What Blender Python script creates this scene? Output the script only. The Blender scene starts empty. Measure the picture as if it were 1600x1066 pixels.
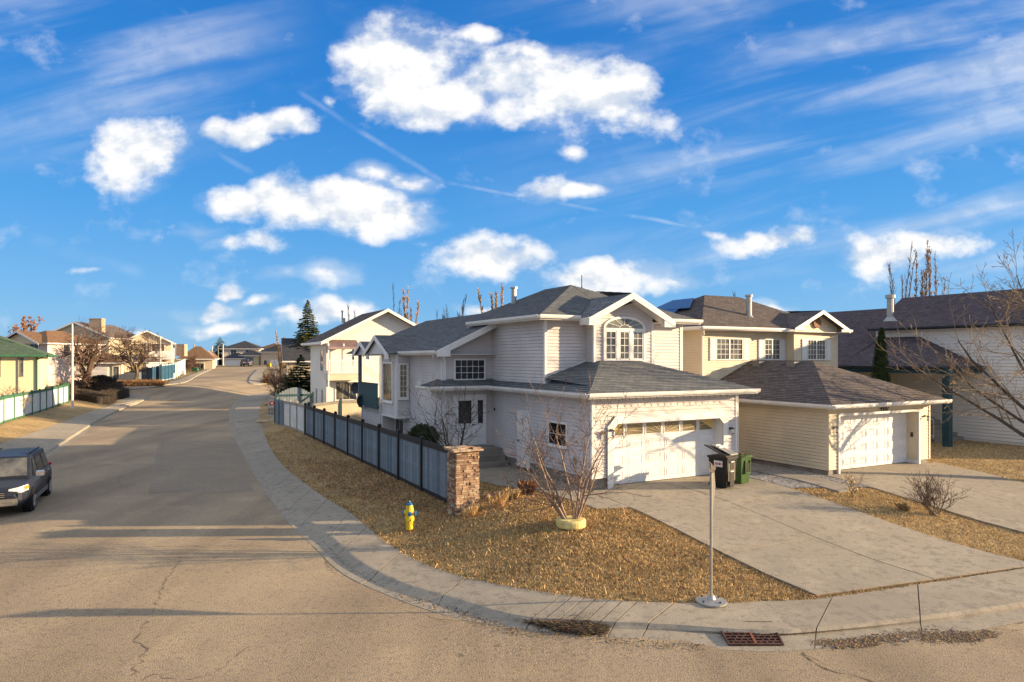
import bpy, bmesh, math, random
import numpy as np
from mathutils import Vector, Matrix
from mathutils.geometry import delaunay_2d_cdt
R = math.radians
C = bpy.context.scene.collection
SC = bpy.context.scene
# ------------------------------------------------------------------ camera
F = 1067.0; CX = 800.0; HY = 560.0; CH = 5.1
cam = bpy.data.cameras.new('camera'); co = bpy.data.objects.new('camera', cam); C.objects.link(co)
cam.sensor_width = 36; cam.lens = 36*F/1600; cam.shift_y = (HY-533)/1600
cam.clip_start = 0.1; cam.clip_end = 5000
co.location = (0, 0, CH); co.rotation_euler = (R(90), 0, 0); SC.camera = co
# ------------------------------------------------------------------ sky, sun, exposure
SUN_EL, SUN_AZ = 11.8, 1.5          # degrees; azimuth counted from +X towards +Y
SC.view_settings.view_transform = 'Standard'; SC.view_settings.look = 'None'
SC.view_settings.exposure = 1.35; SC.view_settings.gamma = 1; SC.view_settings.use_curve_mapping = False
SUN_STRENGTH = 4.8; SKY_STRENGTH = 0.10
sl = bpy.data.lights.new('sun', 'SUN'); sl.energy = SUN_STRENGTH; sl.angle = R(0.5); sl.color = (1.0, 0.735, 0.43)
so = bpy.data.objects.new('sun', sl); C.objects.link(so)
sv = Vector((math.cos(R(SUN_EL))*math.cos(R(SUN_AZ)), math.cos(R(SUN_EL))*math.sin(R(SUN_AZ)), math.sin(R(SUN_EL))))
so.rotation_euler = sv.to_track_quat('Z', 'Y').to_euler(); so.location = (60, 0, 40)

class NT:
    """short-hand for wiring shader nodes"""
    def __init__(s, tree): s.t = tree; s.n = tree.nodes; s.l = tree.links
    def new(s, typ, **kw):
        n = s.n.new(typ)
        for k, v in kw.items(): setattr(n, k, v)
        return n
    def put(s, sock, v):
        if isinstance(v, bpy.types.NodeSocket): s.l.new(v, sock)
        elif v is not None: sock.default_value = v
    def math(s, op, a, b=None, c=None, clamp=False):
        n = s.new('ShaderNodeMath', operation=op, use_clamp=clamp)
        s.put(n.inputs[0], a)
        if b is not None: s.put(n.inputs[1], b)
        if c is not None: s.put(n.inputs[2], c)
        return n.outputs[0]
    def vec(s, op, a, b=None):
        n = s.new('ShaderNodeVectorMath', operation=op)
        s.put(n.inputs[0], a)
        if b is not None: s.put(n.inputs[1], b)
        return n.outputs[1] if op in ('LENGTH', 'DOT_PRODUCT', 'DISTANCE') else n.outputs[0]
    def noise(s, v, scale, detail=3, rough=.55, dist=0, dim='3D', col=False):
        n = s.new('ShaderNodeTexNoise', noise_dimensions=dim)
        s.put(n.inputs['Vector'], v); n.inputs['Scale'].default_value = scale
        n.inputs['Detail'].default_value = detail; n.inputs['Roughness'].default_value = rough
        n.inputs['Distortion'].default_value = dist
        return n.outputs['Color' if col else 'Fac']
    def ramp(s, f, a, b, smooth=True):
        n = s.new('ShaderNodeMapRange', interpolation_type='SMOOTHSTEP' if smooth else 'LINEAR')
        s.put(n.inputs[0], f); n.inputs[1].default_value = a; n.inputs[2].default_value = b
        return n.outputs[0]
    def mix(s, f, a, b, mode='MIX'):
        n = s.new('ShaderNodeMix', data_type='RGBA', blend_type=mode)
        s.put(n.inputs[0], f)
        s.put(n.inputs[6], a if isinstance(a, bpy.types.NodeSocket) else tuple(a)[:3]+(1,))
        s.put(n.inputs[7], b if isinstance(b, bpy.types.NodeSocket) else tuple(b)[:3]+(1,))
        return n.outputs[2]
    def mapping(s, v, scale=(1,1,1), rot=(0,0,0), loc=(0,0,0)):
        n = s.new('ShaderNodeMapping'); s.put(n.inputs[0], v)
        n.inputs['Scale'].default_value = scale; n.inputs['Rotation'].default_value = rot; n.inputs['Location'].default_value = loc
        return n.outputs[0]

world = bpy.data.worlds.new('World'); SC.world = world; world.use_nodes = True
w = NT(world.node_tree); w.n.clear()
sky = w.new('ShaderNodeTexSky', sky_type='NISHITA'); sky.sun_disc = False
sky.sun_elevation = R(SUN_EL); sky.sun_rotation = R(90-SUN_AZ); sky.air_density = 1.0; sky.dust_density = 0.3; sky.ozone_density = 2.0
hs = w.new('ShaderNodeHueSaturation'); hs.inputs['Hue'].default_value = 0.50; hs.inputs['Saturation'].default_value = 1.18; hs.inputs['Value'].default_value = 1.0
w.l.new(sky.outputs[0], hs.inputs['Color'])
geo = w.new('ShaderNodeTexCoord')
d = geo.outputs['Generated']
sep = w.new('ShaderNodeSeparateXYZ'); w.put(sep.inputs[0], d)
dx, dy, dz = sep.outputs
ysafe = w.math('MAXIMUM', w.math('ABSOLUTE', dy), 0.15)
tx = w.math('DIVIDE', dx, ysafe); tz = w.math('DIVIDE', dz, ysafe)
cmb = w.new('ShaderNodeCombineXYZ'); w.put(cmb.inputs[0], tx); w.put(cmb.inputs[1], tz)
q = cmb.outputs[0]
front = w.ramp(dy, 0.15, 0.35)
# warp the lookup so that edges billow
wn = w.noise(q, 6, 4, .55, col=True)
wv = w.vec('MULTIPLY', w.vec('SUBTRACT', wn, (.5, .5, .5)), (.10, .075, 0))
qw = w.vec('ADD', q, wv)
blobs = [  # cumulus heaps: direction (as photo px), radii, weight
 (640,105,95,75,1),(590,80,60,38,.8),(700,160,95,42,1),(690,60,40,30,.7),(800,140,80,55,.9),(880,130,110,58,1),(945,145,95,58,1),(1000,180,60,42,.75),(735,46,36,18,.75),(835,82,70,18,.6),(570,110,45,30,.6),
 (225,232,88,52,1.1),(185,208,46,28,.8),(205,278,65,26,.6),(250,178,55,14,.45),
 (345,204,34,22,.8),(400,212,44,18,.8),(430,192,50,20,.85),
 (375,325,52,26,.95),(455,322,70,34,1.1),(540,322,88,38,1.15),(610,345,74,32,1.1),(575,278,38,20,.9),(620,290,52,18,.85),
 (770,408,80,28,1.05),(965,436,100,24,1.0),(1045,447,50,15,.8),(1190,378,70,20,.95),(1120,368,26,9,.5),
 (1395,402,70,30,1.0),(1460,385,75,28,1.0),(860,295,48,18,.8),(915,290,55,15,.8),(960,280,24,18,.6),(888,238,28,11,.5),
 (410,380,44,16,.7),(515,422,52,20,.85),(440,425,62,15,.55),(300,366,40,16,.45),(345,385,40,10,.45),
 (360,450,30,12,.8),(400,468,48,11,.7),(345,478,60,17,.8),(360,506,72,14,.8),(545,486,55,22,.85),(215,520,26,8,.7),(745,484,30,10,.6),(650,505,30,12,.6),(1190,478,50,12,.8),(460,490,40,12,.6),
 (150,420,55,10,.45),(570,190,22,20,.4),(510,155,16,10,.4),(665,388,36,8,.4)]
field = None
for (bx, by, rx, ry, wt) in blobs:
    c = ((bx-CX)/F, (HY-by)/F, 0); s = (F/rx/1.6, F/ry/1.6, 0)
    L = w.vec('LENGTH', w.vec('MULTIPLY', w.vec('SUBTRACT', qw, c), s))
    v = w.math('MULTIPLY', w.math('SUBTRACT', 1, L, clamp=True), wt)
    field = v if field is None else w.math('SMOOTH_MAX', field, v, .12)
fb = w.noise(w.mapping(q, (1, 1.35, 1)), 9, 9, .57)
fb2 = w.noise(w.mapping(w.vec('ADD', q, (.008, .021, 0)), (1, 1.35, 1)), 9, 5, .57)
dens = w.math('SUBTRACT', field, w.math('MULTIPLY', w.math('SUBTRACT', fb, .41), 2.1))
cum = w.math('MULTIPLY', w.math('POWER', w.ramp(dens, .02, .56), .8), w.ramp(field, .0, .2))
halo = w.math('MULTIPLY', w.ramp(w.math('SUBTRACT', field, w.math('MULTIPLY', w.math('SUBTRACT', w.noise(w.mapping(q, (1, 2.2, 1), (0, 0, R(-9))), 5, 6, .62), .45), 1.6)), .08, .75), .42)
cum = w.math('MAXIMUM', cum, w.math('MULTIPLY', halo, w.ramp(field, .0, .25)))
# high thin cloud in slanting streaks, mostly to the right
st = w.mapping(w.mapping(q, (1, 1, 1), (0, 0, R(-13))), (.75, 6.0, 1))
s1 = w.noise(st, 2.1, 5, .52, .35)
reg = w.math('ADD', w.math('MULTIPLY', w.ramp(tx, -.15, .45), .9), w.math('MULTIPLY', w.math('MULTIPLY', w.ramp(tx, -.25, -.55), w.ramp(tz, .25, .38)), .7))
cir = w.math('MULTIPLY', w.ramp(s1, .40, .72), w.math('MULTIPLY', reg, .62))
cir = w.math('MULTIPLY', cir, w.ramp(tz, .07, .16))
# a long straight condensation trail
def trail(x0, y0, x1, y1, wd):
    ax, ay, bx2, by2 = (x0-CX)/F, (HY-y0)/F, (x1-CX)/F, (HY-y1)/F
    L = math.hypot(bx2-ax, by2-ay); ux, uy = (bx2-ax)/L, (by2-ay)/L
    rel = w.vec('SUBTRACT', w.vec('ADD', q, w.vec('MULTIPLY', wv, (.12, .12, 0))), (ax, ay, 0))
    al = w.vec('DOT_PRODUCT', rel, (ux, uy, 0)); ac = w.math('ABSOLUTE', w.vec('DOT_PRODUCT', rel, (-uy, ux, 0)))
    m = w.math('MULTIPLY', w.ramp(ac, wd/F, 0), w.math('MULTIPLY', w.ramp(al, 0, .02), w.ramp(al, L, L-.02)))
    return m
tr = w.math('MAXIMUM', trail(460,140,700,290,7), trail(690,284,1090,357,5))
tr = w.math('MAXIMUM', tr, w.math('MULTIPLY', trail(20,232,180,268,14), .6)); tr = w.math('MAXIMUM', tr, w.math('MULTIPLY', trail(330,232,405,276,8), .6))
tr = w.math('MAXIMUM', tr, w.math('MULTIPLY', trail(275,10,355,70,6), .4)); tr = w.math('MAXIMUM', tr, w.math('MULTIPLY', trail(40,370,230,430,16), .5))
tr = w.math('MULTIPLY', tr, w.math('MULTIPLY', w.ramp(w.noise(q, 16, 4), .25, .7), .24))
thin = w.math('MAXIMUM', cir, tr)
# out of view broken cloud goes on, thickened to brighten the shaded sides
bn = w.noise(w.mapping(d, (1, 1, 2.6)), 3.2, 7, .6)
outside = w.math('MAXIMUM', w.math('SUBTRACT', 1, front), w.ramp(w.math('ABSOLUTE', tx), .8, 1.1))
outside = w.math('MAXIMUM', outside, w.ramp(tz, .58, .8))
oc = w.math('MULTIPLY', w.math('MULTIPLY', w.ramp(bn, .37, .58), outside), w.ramp(dz, .03, .12))
cover = w.math('MAXIMUM', w.math('MULTIPLY', w.math('MAXIMUM', cum, thin), front), oc)
# cloud tone: bright heads, slightly blue-grey undersides
tone = w.ramp(w.math('SUBTRACT', fb2, fb), -.12, .06)
ccol = w.mix(tone, (2.65, 2.95, 3.4), (4.1, 4.08, 4.05))
k_ = 3.75
cr = w.new('ShaderNodeValToRGB'); w.put(cr.inputs[0], w.math('MAXIMUM', dz, 0)); cr.color_ramp.interpolation = 'LINEAR'
el = cr.color_ramp.elements
stops = [(0, (.22,.53,.88)), (.08, (.145,.45,.88)), (.2, (.068,.355,.84)), (.36, (.022,.235,.72)), (.55, (.010,.165,.58)), (1, (.008,.11,.42))]
el[0].position = 0; el[0].color = stops[0][1]+(1,); el[1].position = 1; el[1].color = stops[-1][1]+(1,)
for p_, c_ in stops[1:-1]: e_ = el.new(p_); e_.color = c_+(1,)
deep = w.vec('SCALE', cr.outputs[0]); deep.node.inputs[3].default_value = k_
skyc = w.mix(.9, hs.outputs[0], deep)
final = w.mix(cover, skyc, ccol)
bg = w.new('ShaderNodeBackground'); w.put(bg.inputs[0], final); bg.inputs[1].default_value = SKY_STRENGTH
wo = w.new('ShaderNodeOutputWorld'); w.l.new(bg.outputs[0], wo.inputs[0])
world.cycles.sampling_method = 'MANUAL'; world.cycles.sample_map_resolution = 512
SC.cycles.max_bounces = 6

# ------------------------------------------------------------------ where things stand
GA = Vector((-.471, .882)); GB = Vector((.882, .471)); G0 = Vector((2.58, 22.0)); TH = math.atan2(.471, .882)
def uv2w(u, v): p = G0 + GB*u + GA*v; return p.x, p.y
def w2uv(x, y): dd = Vector((x, y))-G0; return dd.dot(GB), dd.dot(GA)
def ss(t): t = min(1, max(0, t)); return t*t*(3-2*t)
def zt(x, y):
    """height of the ground"""
    u, v = w2uv(x, y)
    z = 2.9*ss((y-90)/110) + .8*ss((y-200)/120)
    ue = -7.3 + .13*max(0, min(v, 70)-25)
    z += .70*ss((v+9.0)/8.0)*ss((u-ue)/4.6)*(1-ss((v-62)/14))
    uL = -18.2 + .07*(v-25)
    z += .7*ss((uL-u)/5.0)*(1-ss((v-66)/10))
    z += 1.75*ss((-x-30)/14)*ss((y-74)/14)*(1-ss((y-150)/40))
    return z
def PX(px, D): return ((px-CX)*D/F, D)
def ZY(py, D): return CH-(py-HY)*D/F
def gp(px, py, dz=0.0):
    """point of the ground that lies in this direction of sight"""
    D = 20.0
    lo, hi = 5.0, 400.0
    def f(D): return CH-(py-HY)*D/F-(zt((px-CX)*D/F, D)+dz)
    Dp = lo; fp = f(lo)
    while Dp < hi:
        Dn = Dp*1.04; fn = f(Dn)
        if fn <= 0:
            a, b = Dp, Dn
            for _ in range(20):
                m = (a+b)/2
                if f(m) > 0: a = m
                else: b = m
            return ((px-CX)*a/F, a)
        Dp = Dn
    return ((px-CX)*hi/F, hi)

# ------------------------------------------------------------------ mesh helpers
class MB:
    def __init__(s): s.v = []; s.f = []; s.uv = []; s.m = []; s.smooth = False
    def quad(s, *p, uv=None, mi=0):
        i = len(s.v); s.v.extend([tuple(x) for x in p]); s.f.append(tuple(range(i, i+len(p))))
        s.uv.append(uv); s.m.append(mi)
    def box(s, x0, x1, y0, y1, z0, z1, mi=0):
        s.hexa([(x0,y0,z0),(x1,y0,z0),(x1,y1,z0),(x0,y1,z0),(x0,y0,z1),(x1,y0,z1),(x1,y1,z1),(x0,y1,z1)], mi)
    def hexa(s, P, mi=0):
        i = len(s.v); s.v.extend([tuple(p) for p in P])
        for f in ((0,3,2,1),(4,5,6,7),(0,1,5,4),(1,2,6,5),(2,3,7,6),(3,0,4,7)):
            s.f.append(tuple(i+k for k in f)); s.uv.append(None); s.m.append(mi)
    def bar(s, a, b, w, h, up=(0,0,1), mi=0):
        """square bar from a to b, w across, h along up"""
        a = Vector(a); b = Vector(b); dd = (b-a).normalized(); up = Vector(up)
        sd = dd.cross(up)
        if sd.length < 1e-4: sd = Vector((1,0,0))
        sd.normalize(); u2 = sd.cross(dd).normalized()
        P = []
        for q0 in (a, b):
            for (i, j) in ((-1,-1),(1,-1),(1,1),(-1,1)): P.append(q0+sd*(i*w/2)+u2*(j*h/2))
        s.hexa([P[0],P[1],P[2],P[3],P[4],P[5],P[6],P[7]], mi)
    def prism(s, poly, ext, mi=0):
        """poly: 3D points of a planar outline; ext: extrusion vector"""
        n = len(poly); i = len(s.v); e = Vector(ext)
        s.v.extend([tuple(p) for p in poly]); s.v.extend([tuple(Vector(p)+e) for p in poly])
        s.f.append(tuple(range(i+n-1, i-1, -1))); s.uv.append(None); s.m.append(mi)
        s.f.append(tuple(range(i+n, i+2*n))); s.uv.append(None); s.m.append(mi)
        for k in range(n):
            s.f.append((i+k, i+(k+1) % n, i+n+(k+1) % n, i+n+k)); s.uv.append(None); s.m.append(mi)
    def tube(s, pts, rad, n=6, caps=True, mi=0):
        pts = [Vector(p) for p in pts]
        if not hasattr(rad, '__len__'): rad = [rad]*len(pts)
        base = len(s.v); prev = None
        for k, p in enumerate(pts):
            t = (pts[min(k+1, len(pts)-1)]-pts[max(k-1, 0)])
            t = t.normalized() if t.length > 1e-9 else Vector((0,0,1))
            if prev is None:
                a = t.cross(Vector((0,0,1)) if abs(t.z) < .9 else Vector((1,0,0))).normalized()
            else:
                a = (prev-t*prev.dot(t)); a = a.normalized() if a.length > 1e-6 else prev
            prev = a; b = t.cross(a)
            for j in range(n):
                an = 2*math.pi*j/n
                s.v.append(tuple(p+(a*math.cos(an)+b*math.sin(an))*rad[k]))
        for k in range(len(pts)-1):
            for j in range(n):
                s.f.append((base+k*n+j, base+k*n+(j+1) % n, base+(k+1)*n+(j+1) % n, base+(k+1)*n+j)); s.uv.append(None); s.m.append(mi)
        if caps and n > 3:
            s.f.append(tuple(base+j for j in range(n-1, -1, -1))); s.uv.append(None); s.m.append(mi)
            s.f.append(tuple(base+(len(pts)-1)*n+j for j in range(n))); s.uv.append(None); s.m.append(mi)
    def lathe(s, prof, n=16, c=(0,0,0), mi=0):
        s.tube([(c[0], c[1], c[2]+z) for r, z in prof], [r for r, z in prof], n, mi=mi)
    def courses(s, poly, e, up, expo, lip, mi=0, t0=None, jitter=0, rng=None, groove=0, off=0):
        """cover a flat convex outline with lapped rows (siding, shingles)"""
        poly = [Vector(p) for p in poly]; e = Vector(e).normalized(); up = Vector(up).normalized(); n = e.cross(up)
        o = poly[0]; st = [((p-o).dot(e), (p-o).dot(up)) for p in poly]
        tmin = min(t for _, t in st); tmax = max(t for _, t in st); t = tmin if t0 is None else t0
        def clip(pl, tc, keep):
            out = []
            for i in range(len(pl)):
                a, b = pl[i], pl[(i+1) % len(pl)]
                ina = (a[1]-tc)*keep >= -1e-9; inb = (b[1]-tc)*keep >= -1e-9
                if ina: out.append(a)
                if ina != inb:
                    k = (tc-a[1])/(b[1]-a[1]); out.append((a[0]+k*(b[0]-a[0]), tc))
            return out
        while t < tmax-1e-4:
            t1 = min(t+expo, tmax); band = clip(clip(st, t, 1), t1-(groove if t1-t > groove*2 else 0), -1)
            if groove and t1-t > groove*2:
                gb = clip(clip(st, t1-groove, 1), t1, -1)
                if len(gb) >= 3: s.quad(*[o+e*a+up*b+n*off for a, b in gb], mi=mi)
            if len(band) >= 3:
                lp = lip*(1+(rng.uniform(-jitter, jitter) if rng else 0))
                P = [o+e*a+up*b+n*(off+lp*(1-.75*(b-t)/expo)) if groove else o+e*a+up*b+n*(off+lp*(1-(b-t)/expo)) for a, b in band]
                s.quad(*P, uv=[(a, b) for a, b in band], mi=mi)
                low = [a for a, b in band if abs(b-t) < 1e-6]
                if len(low) >= 2:
                    a0, a1 = min(low), max(low)
                    s.quad(o+e*a0+up*t+n*off, o+e*a1+up*t+n*off, o+e*a1+up*t+n*(lp+off), o+e*a0+up*t+n*(lp+off), uv=[(a0,t),(a1,t),(a1,t),(a0,t)], mi=mi)
            t = t1
    def mesh(s, name):
        me = bpy.data.meshes.new(name); me.from_pydata(s.v, [], s.f)
        if any(u is not None for u in s.uv):
            ul = me.uv_layers.new(name='UVMap'); k = 0; dat = ul.data
            for f, u in zip(s.f, s.uv):
                for j in range(len(f)):
                    if u is not None: dat[k].uv = u[j]
                    k += 1
        return me
    def build(s, name, mat, parent=None, smooth=False, kind=None):
        me = s.mesh(name)
        ms = mat if isinstance(mat, (list, tuple)) else [mat]
        for m in ms: me.materials.append(m)
        if len(ms) > 1: me.polygons.foreach_set('material_index', s.m)
        if smooth or s.smooth:
            me.polygons.foreach_set('use_smooth', [True]*len(me.polygons))
        o = bpy.data.objects.new(name, me); C.objects.link(o)
        if parent: o.parent = parent
        if kind: o['kind'] = kind
        return o
def tag(o, label=None, cat=None, group=None, kind=None):
    if label: o['label'] = label
    if cat: o['category'] = cat
    if group: o['group'] = group
    if kind: o['kind'] = kind
    return o
def thing(name, label, cat, loc=(0,0,0), rz=0, group=None):
    o = bpy.data.objects.new(name, None); C.objects.link(o); o.location = loc; o.rotation_euler = (0,0,rz); o.empty_display_size = .3
    return tag(o, label, cat, group)
def inst(name, me, parent, loc=(0,0,0), rot=(0,0,0), scale=(1,1,1)):
    o = bpy.data.objects.new(name, me); C.objects.link(o); o.parent = parent; o.location = loc; o.rotation_euler = rot; o.scale = scale
    return o
def copy_tree(o, parent=None, top=True):
    c = o.copy(); C.objects.link(c); c.parent = parent
    for ch in KIDS(o): copy_tree(ch, c)
    return c
def KIDS(o): return [x for x in bpy.data.objects if x.parent is o]
def text_mesh(s, size, depth=.01):
    cu = bpy.data.curves.new('lettering', 'FONT'); cu.body = s; cu.size = size; cu.extrude = depth; cu.align_x = 'CENTER'
    o = bpy.data.objects.new('lettering', cu); C.objects.link(o)
    dg = bpy.context.evaluated_depsgraph_get(); dg.update()
    me = bpy.data.meshes.new_from_object(o.evaluated_get(dg)); bpy.data.objects.remove(o); return me

# ------------------------------------------------------------------ materials
def pm(name, col, rough=.8, var=.12, scale=3.0, bump=.0, bscale=40, col2=None, metal=0, spec=.3, grain=0, gscale=90, coord='Object', coat=0):
    m = bpy.data.materials.new(name); m.use_nodes = True; t = NT(m.node_tree)
    b = t.n['Principled BSDF']; tc = t.new('ShaderNodeTexCoord').outputs[coord]
    b.inputs['Roughness'].default_value = rough; b.inputs['Metallic'].default_value = metal
    b.inputs['Specular IOR Level'].default_value = spec; b.inputs['Coat Weight'].default_value = coat
    c2 = col2 if col2 else tuple(x*(1-var*1.6) for x in col)
    f = t.ramp(t.noise(tc, scale, 4, .6), .3, .7)
    c = t.mix(f, col, c2)
    if grain:
        g = t.noise(tc, gscale, 2, .7)
        c = t.mix(grain, c, t.mix(t.ramp(g, .3, .7, False), (0,0,0), tuple(min(1, x*2) for x in col)), 'OVERLAY') if False else t.mix(1, c, t.mix(t.ramp(g, .25, .75, False), (1-grain,)*3, (1+grain,)*3), 'MULTIPLY')
    t.put(b.inputs['Base Color'], c)
    if bump:
        bn = t.new('ShaderNodeBump'); bn.inputs['Strength'].default_value = bump; bn.inputs['Distance'].default_value = .02
        t.put(bn.inputs['Height'], t.noise(tc, bscale, 3, .6)); t.put(b.inputs['Normal'], bn.outputs[0])
    return m
def shingle_mat(name, c1, c2, c3):
    m = bpy.data.materials.new(name); m.use_nodes = True; t = NT(m.node_tree); b = t.n['Principled BSDF']
    uv = t.new('ShaderNodeTexCoord').outputs['UV']
    br = t.new('ShaderNodeTexBrick'); t.put(br.inputs['Vector'], uv); br.inputs['Scale'].default_value = 1
    br.inputs['Brick Width'].default_value = .26; br.inputs['Row Height'].default_value = .145; br.inputs['Mortar Size'].default_value = .007
    br.offset = .37; br.inputs['Color1'].default_value = (0,0,0,1); br.inputs['Color2'].default_value = (1,1,1,1); br.inputs['Mortar'].default_value = (.0,.0,.0,1)
    br.inputs['Bias'].default_value = 0
    rnd = t.math('ADD', br.outputs['Color'], 0)
    c = t.mix(rnd, c1, c2)
    c = t.mix(t.ramp(t.noise(uv, 1.1, 4, .65), .4, .75), c, c3)
    c = t.mix(t.math('MULTIPLY', br.outputs['Fac'], .6), c, (.015,.015,.017))
    c = t.mix(1, c, t.mix(t.noise(uv, 160, 2), (.6,)*3, (1.4,)*3), 'MULTIPLY')
    sm = t.mapping(uv, (3.5, .35, 1)); c = t.mix(t.math('MULTIPLY', t.ramp(t.noise(sm, 1.2, 4), .55, .8), .35), c, tuple(x*.6 for x in c1))
    t.put(b.inputs['Base Color'], c); b.inputs['Roughness'].default_value = .95; b.inputs['Specular IOR Level'].default_value = .15
    bn = t.new('ShaderNodeBump'); bn.inputs['Strength'].default_value = .5; bn.inputs['Distance'].default_value = .01
    t.put(bn.inputs['Height'], t.noise(uv, 120, 2)); t.put(b.inputs['Normal'], bn.outputs[0])
    return m
def lap_mat(name, col, pitch=.14):
    """far walls: lapped boards too fine to tell apart"""
    m = pm(name, col, .7, .05, .8); t = NT(m.node_tree); b = t.n['Principled BSDF']
    tc = t.new('ShaderNodeTexCoord').outputs['Object']; sp = t.new('ShaderNodeSeparateXYZ'); t.put(sp.inputs[0], tc)
    fr = t.math('FRACT', t.math('DIVIDE', sp.outputs[2], pitch))
    bn = t.new('ShaderNodeBump'); bn.inputs['Strength'].default_value = .5; bn.inputs['Distance'].default_value = .02
    t.put(bn.inputs['Height'], t.math('SUBTRACT', 1, fr)); t.put(b.inputs['Normal'], bn.outputs[0]); return m
def glass_mat(name, col=(.02,.025,.03), rough=.04, streak=None):
    m = pm(name, col, rough, .5, 1.5, spec=.6, col2=streak); return m
def ground_mat(name, cols, scales, bump=.5, crack=0, rough=.95, amp=.45):
    """cols: base, patch, light speck, dark speck"""
    m = bpy.data.materials.new(name); m.use_nodes = True; t = NT(m.node_tree); b = t.n['Principled BSDF']
    p = t.new('ShaderNodeNewGeometry').outputs['Position']
    c = t.mix(t.ramp(t.noise(p, scales[0], 5, .6), .35, .68), cols[0], cols[1])
    c = t.mix(t.math('MULTIPLY', t.ramp(t.noise(p, scales[1], 4, .65), .5, .72), .7), c, cols[2])
    c = t.mix(t.math('MULTIPLY', t.ramp(t.noise(p, scales[2], 3, .7), .5, .64), .8), c, cols[3])
    c = t.mix(1, c, t.mix(t.ramp(t.noise(p, scales[3], 2, .8), .2, .8, False), (1-amp,)*3, (1+amp,)*3), 'MULTIPLY')
    lg = t.noise(p, .33, 6, .62, .6); c = t.mix(t.math('MULTIPLY', t.ramp(lg, .52, .72), .30), c, tuple(x*.55 for x in cols[0]))
    if name == 'asphalt':
        ln = t.noise(t.mapping(p, (.55, .03, 1), (0, 0, -.49)), 1.0, 3, .5); c = t.mix(1, c, t.mix(t.ramp(ln, .35, .65), (.86,.85,.86), (1.10,1.10,1.09)), 'MULTIPLY')
        bl = t.noise(p, .16, 5, .6); c = t.mix(1, c, t.mix(t.ramp(bl, .38, .62), (.90,.89,.91), (1.07,1.06,1.04)), 'MULTIPLY')
        sp = t.noise(p, 2.6, 2, .5); c = t.mix(t.math('MULTIPLY', t.ramp(sp, .70, .76), .5), c, (.07,.06,.05))
    if crack:
        pp = t.vec('ADD', p, t.vec('MULTIPLY', t.vec('SUBTRACT', t.noise(p, 1.3, 5, .7, col=True), (.5,)*3), (.9, .9, 0)))
        vo = t.new('ShaderNodeTexVoronoi', feature='DISTANCE_TO_EDGE', voronoi_dimensions='2D'); t.put(vo.inputs['Vector'], pp); vo.inputs['Scale'].default_value = crack
        ck = t.math('MULTIPLY', t.ramp(vo.outputs['Distance'], .006, .0015), t.ramp(t.noise(p, .35, 3), .47, .56))
        c = t.mix(t.math('MULTIPLY', ck, .75), c, tuple(x*.25 for x in cols[0]))
    t.put(b.inputs['Base Color'], c); b.inputs['Roughness'].default_value = rough; b.inputs['Specular IOR Level'].default_value = .2
    bn = t.new('ShaderNodeBump'); bn.inputs['Strength'].default_value = bump; bn.inputs['Distance'].default_value = .02
    t.put(bn.inputs['Height'], t.noise(p, scales[3]*.7, 3, .7)); t.put(b.inputs['Normal'], bn.outputs[0]); return m
M = {}
M['asphalt'] = ground_mat('asphalt', [(.345,.272,.182),(.295,.235,.16),(.40,.315,.20),(.23,.188,.14)], (.10, .7, 9, 48), .8, crack=0, amp=.85)
M['patch'] = ground_mat('asphalt_patch', [(.305,.245,.175),(.265,.215,.155),(.35,.28,.19),(.21,.17,.135)], (.10, .7, 9, 48), .8, crack=0, amp=.85)
M['concrete'] = ground_mat('concrete', [(.335,.292,.228),(.285,.25,.198),(.385,.335,.26),(.225,.198,.16)], (.22, 1.1, 4, 60), .3, amp=.55)
M['concrete_edge'] = pm('concrete_edge', (.30,.27,.23), .9, .2, 2, bump=.3, grain=.2)
M['grass_base'] = ground_mat('dry_turf', [(.40,.285,.14),(.28,.20,.10),(.50,.36,.18),(.14,.105,.055)], (.35, 1.6, 6, 22), 1.0)
M['far_ground'] = ground_mat('far_ground', [(.26,.19,.10),(.20,.16,.09),(.30,.22,.13),(.13,.10,.05)], (.05, .3, 2, 12), .6)
M['dirt'] = ground_mat('soil', [(.24,.17,.11),(.18,.125,.08),(.34,.25,.16),(.09,.065,.045)], (.8, 3, 12, 40), 1.0)
M['siding_grey'] = pm('vinyl_siding_grey', (.635,.585,.565), .6, .09, .9, bump=.05, bscale=60)

M['siding_cream'] = pm('vinyl_siding_cream', (.69,.59,.425), .6, .09, .9, bump=.05, bscale=60)
M['siding_white'] = pm('vinyl_siding_white', (.82,.77,.69), .6, .05, .6, bump=.05, bscale=60)
M['trim'] = pm('white_painted_trim', (.78,.76,.73), .45, .06, 1.5)
M['gutter'] = pm('white_aluminium', (.74,.72,.68), .4, .08, 2)
M['soffit'] = pm('soffit', (.66,.64,.61), .6, .05, 2)
M['door_white'] = pm('door_white', (.76,.745,.73), .5, .04, 2)
M['gold'] = pm('golden_blind', (.80,.58,.22), .6, .1, 3)
M['shingle_grey'] = shingle_mat('shingle_grey', (0.115, 0.125, 0.135), (0.21, 0.212, 0.212), (0.145, 0.155, 0.165))
M['shingle_brown'] = shingle_mat('shingle_brown', (0.095, 0.08, 0.08), (0.185, 0.155, 0.14), (0.13, 0.108, 0.1))
M['shingle_purple'] = shingle_mat('shingle_purple', (0.085, 0.068, 0.077), (0.175, 0.138, 0.145), (0.12, 0.096, 0.105))
M['shingle_tan'] = shingle_mat('shingle_tan', (.15,.09,.055), (.24,.15,.09), (.19,.115,.07))
M['shingle_green'] = shingle_mat('shingle_green', (.06,.10,.07), (.11,.16,.11), (.08,.12,.08))
M['shingle_dark'] = shingle_mat('shingle_dark', (.04,.045,.055), (.08,.08,.09), (.06,.06,.07))
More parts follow.
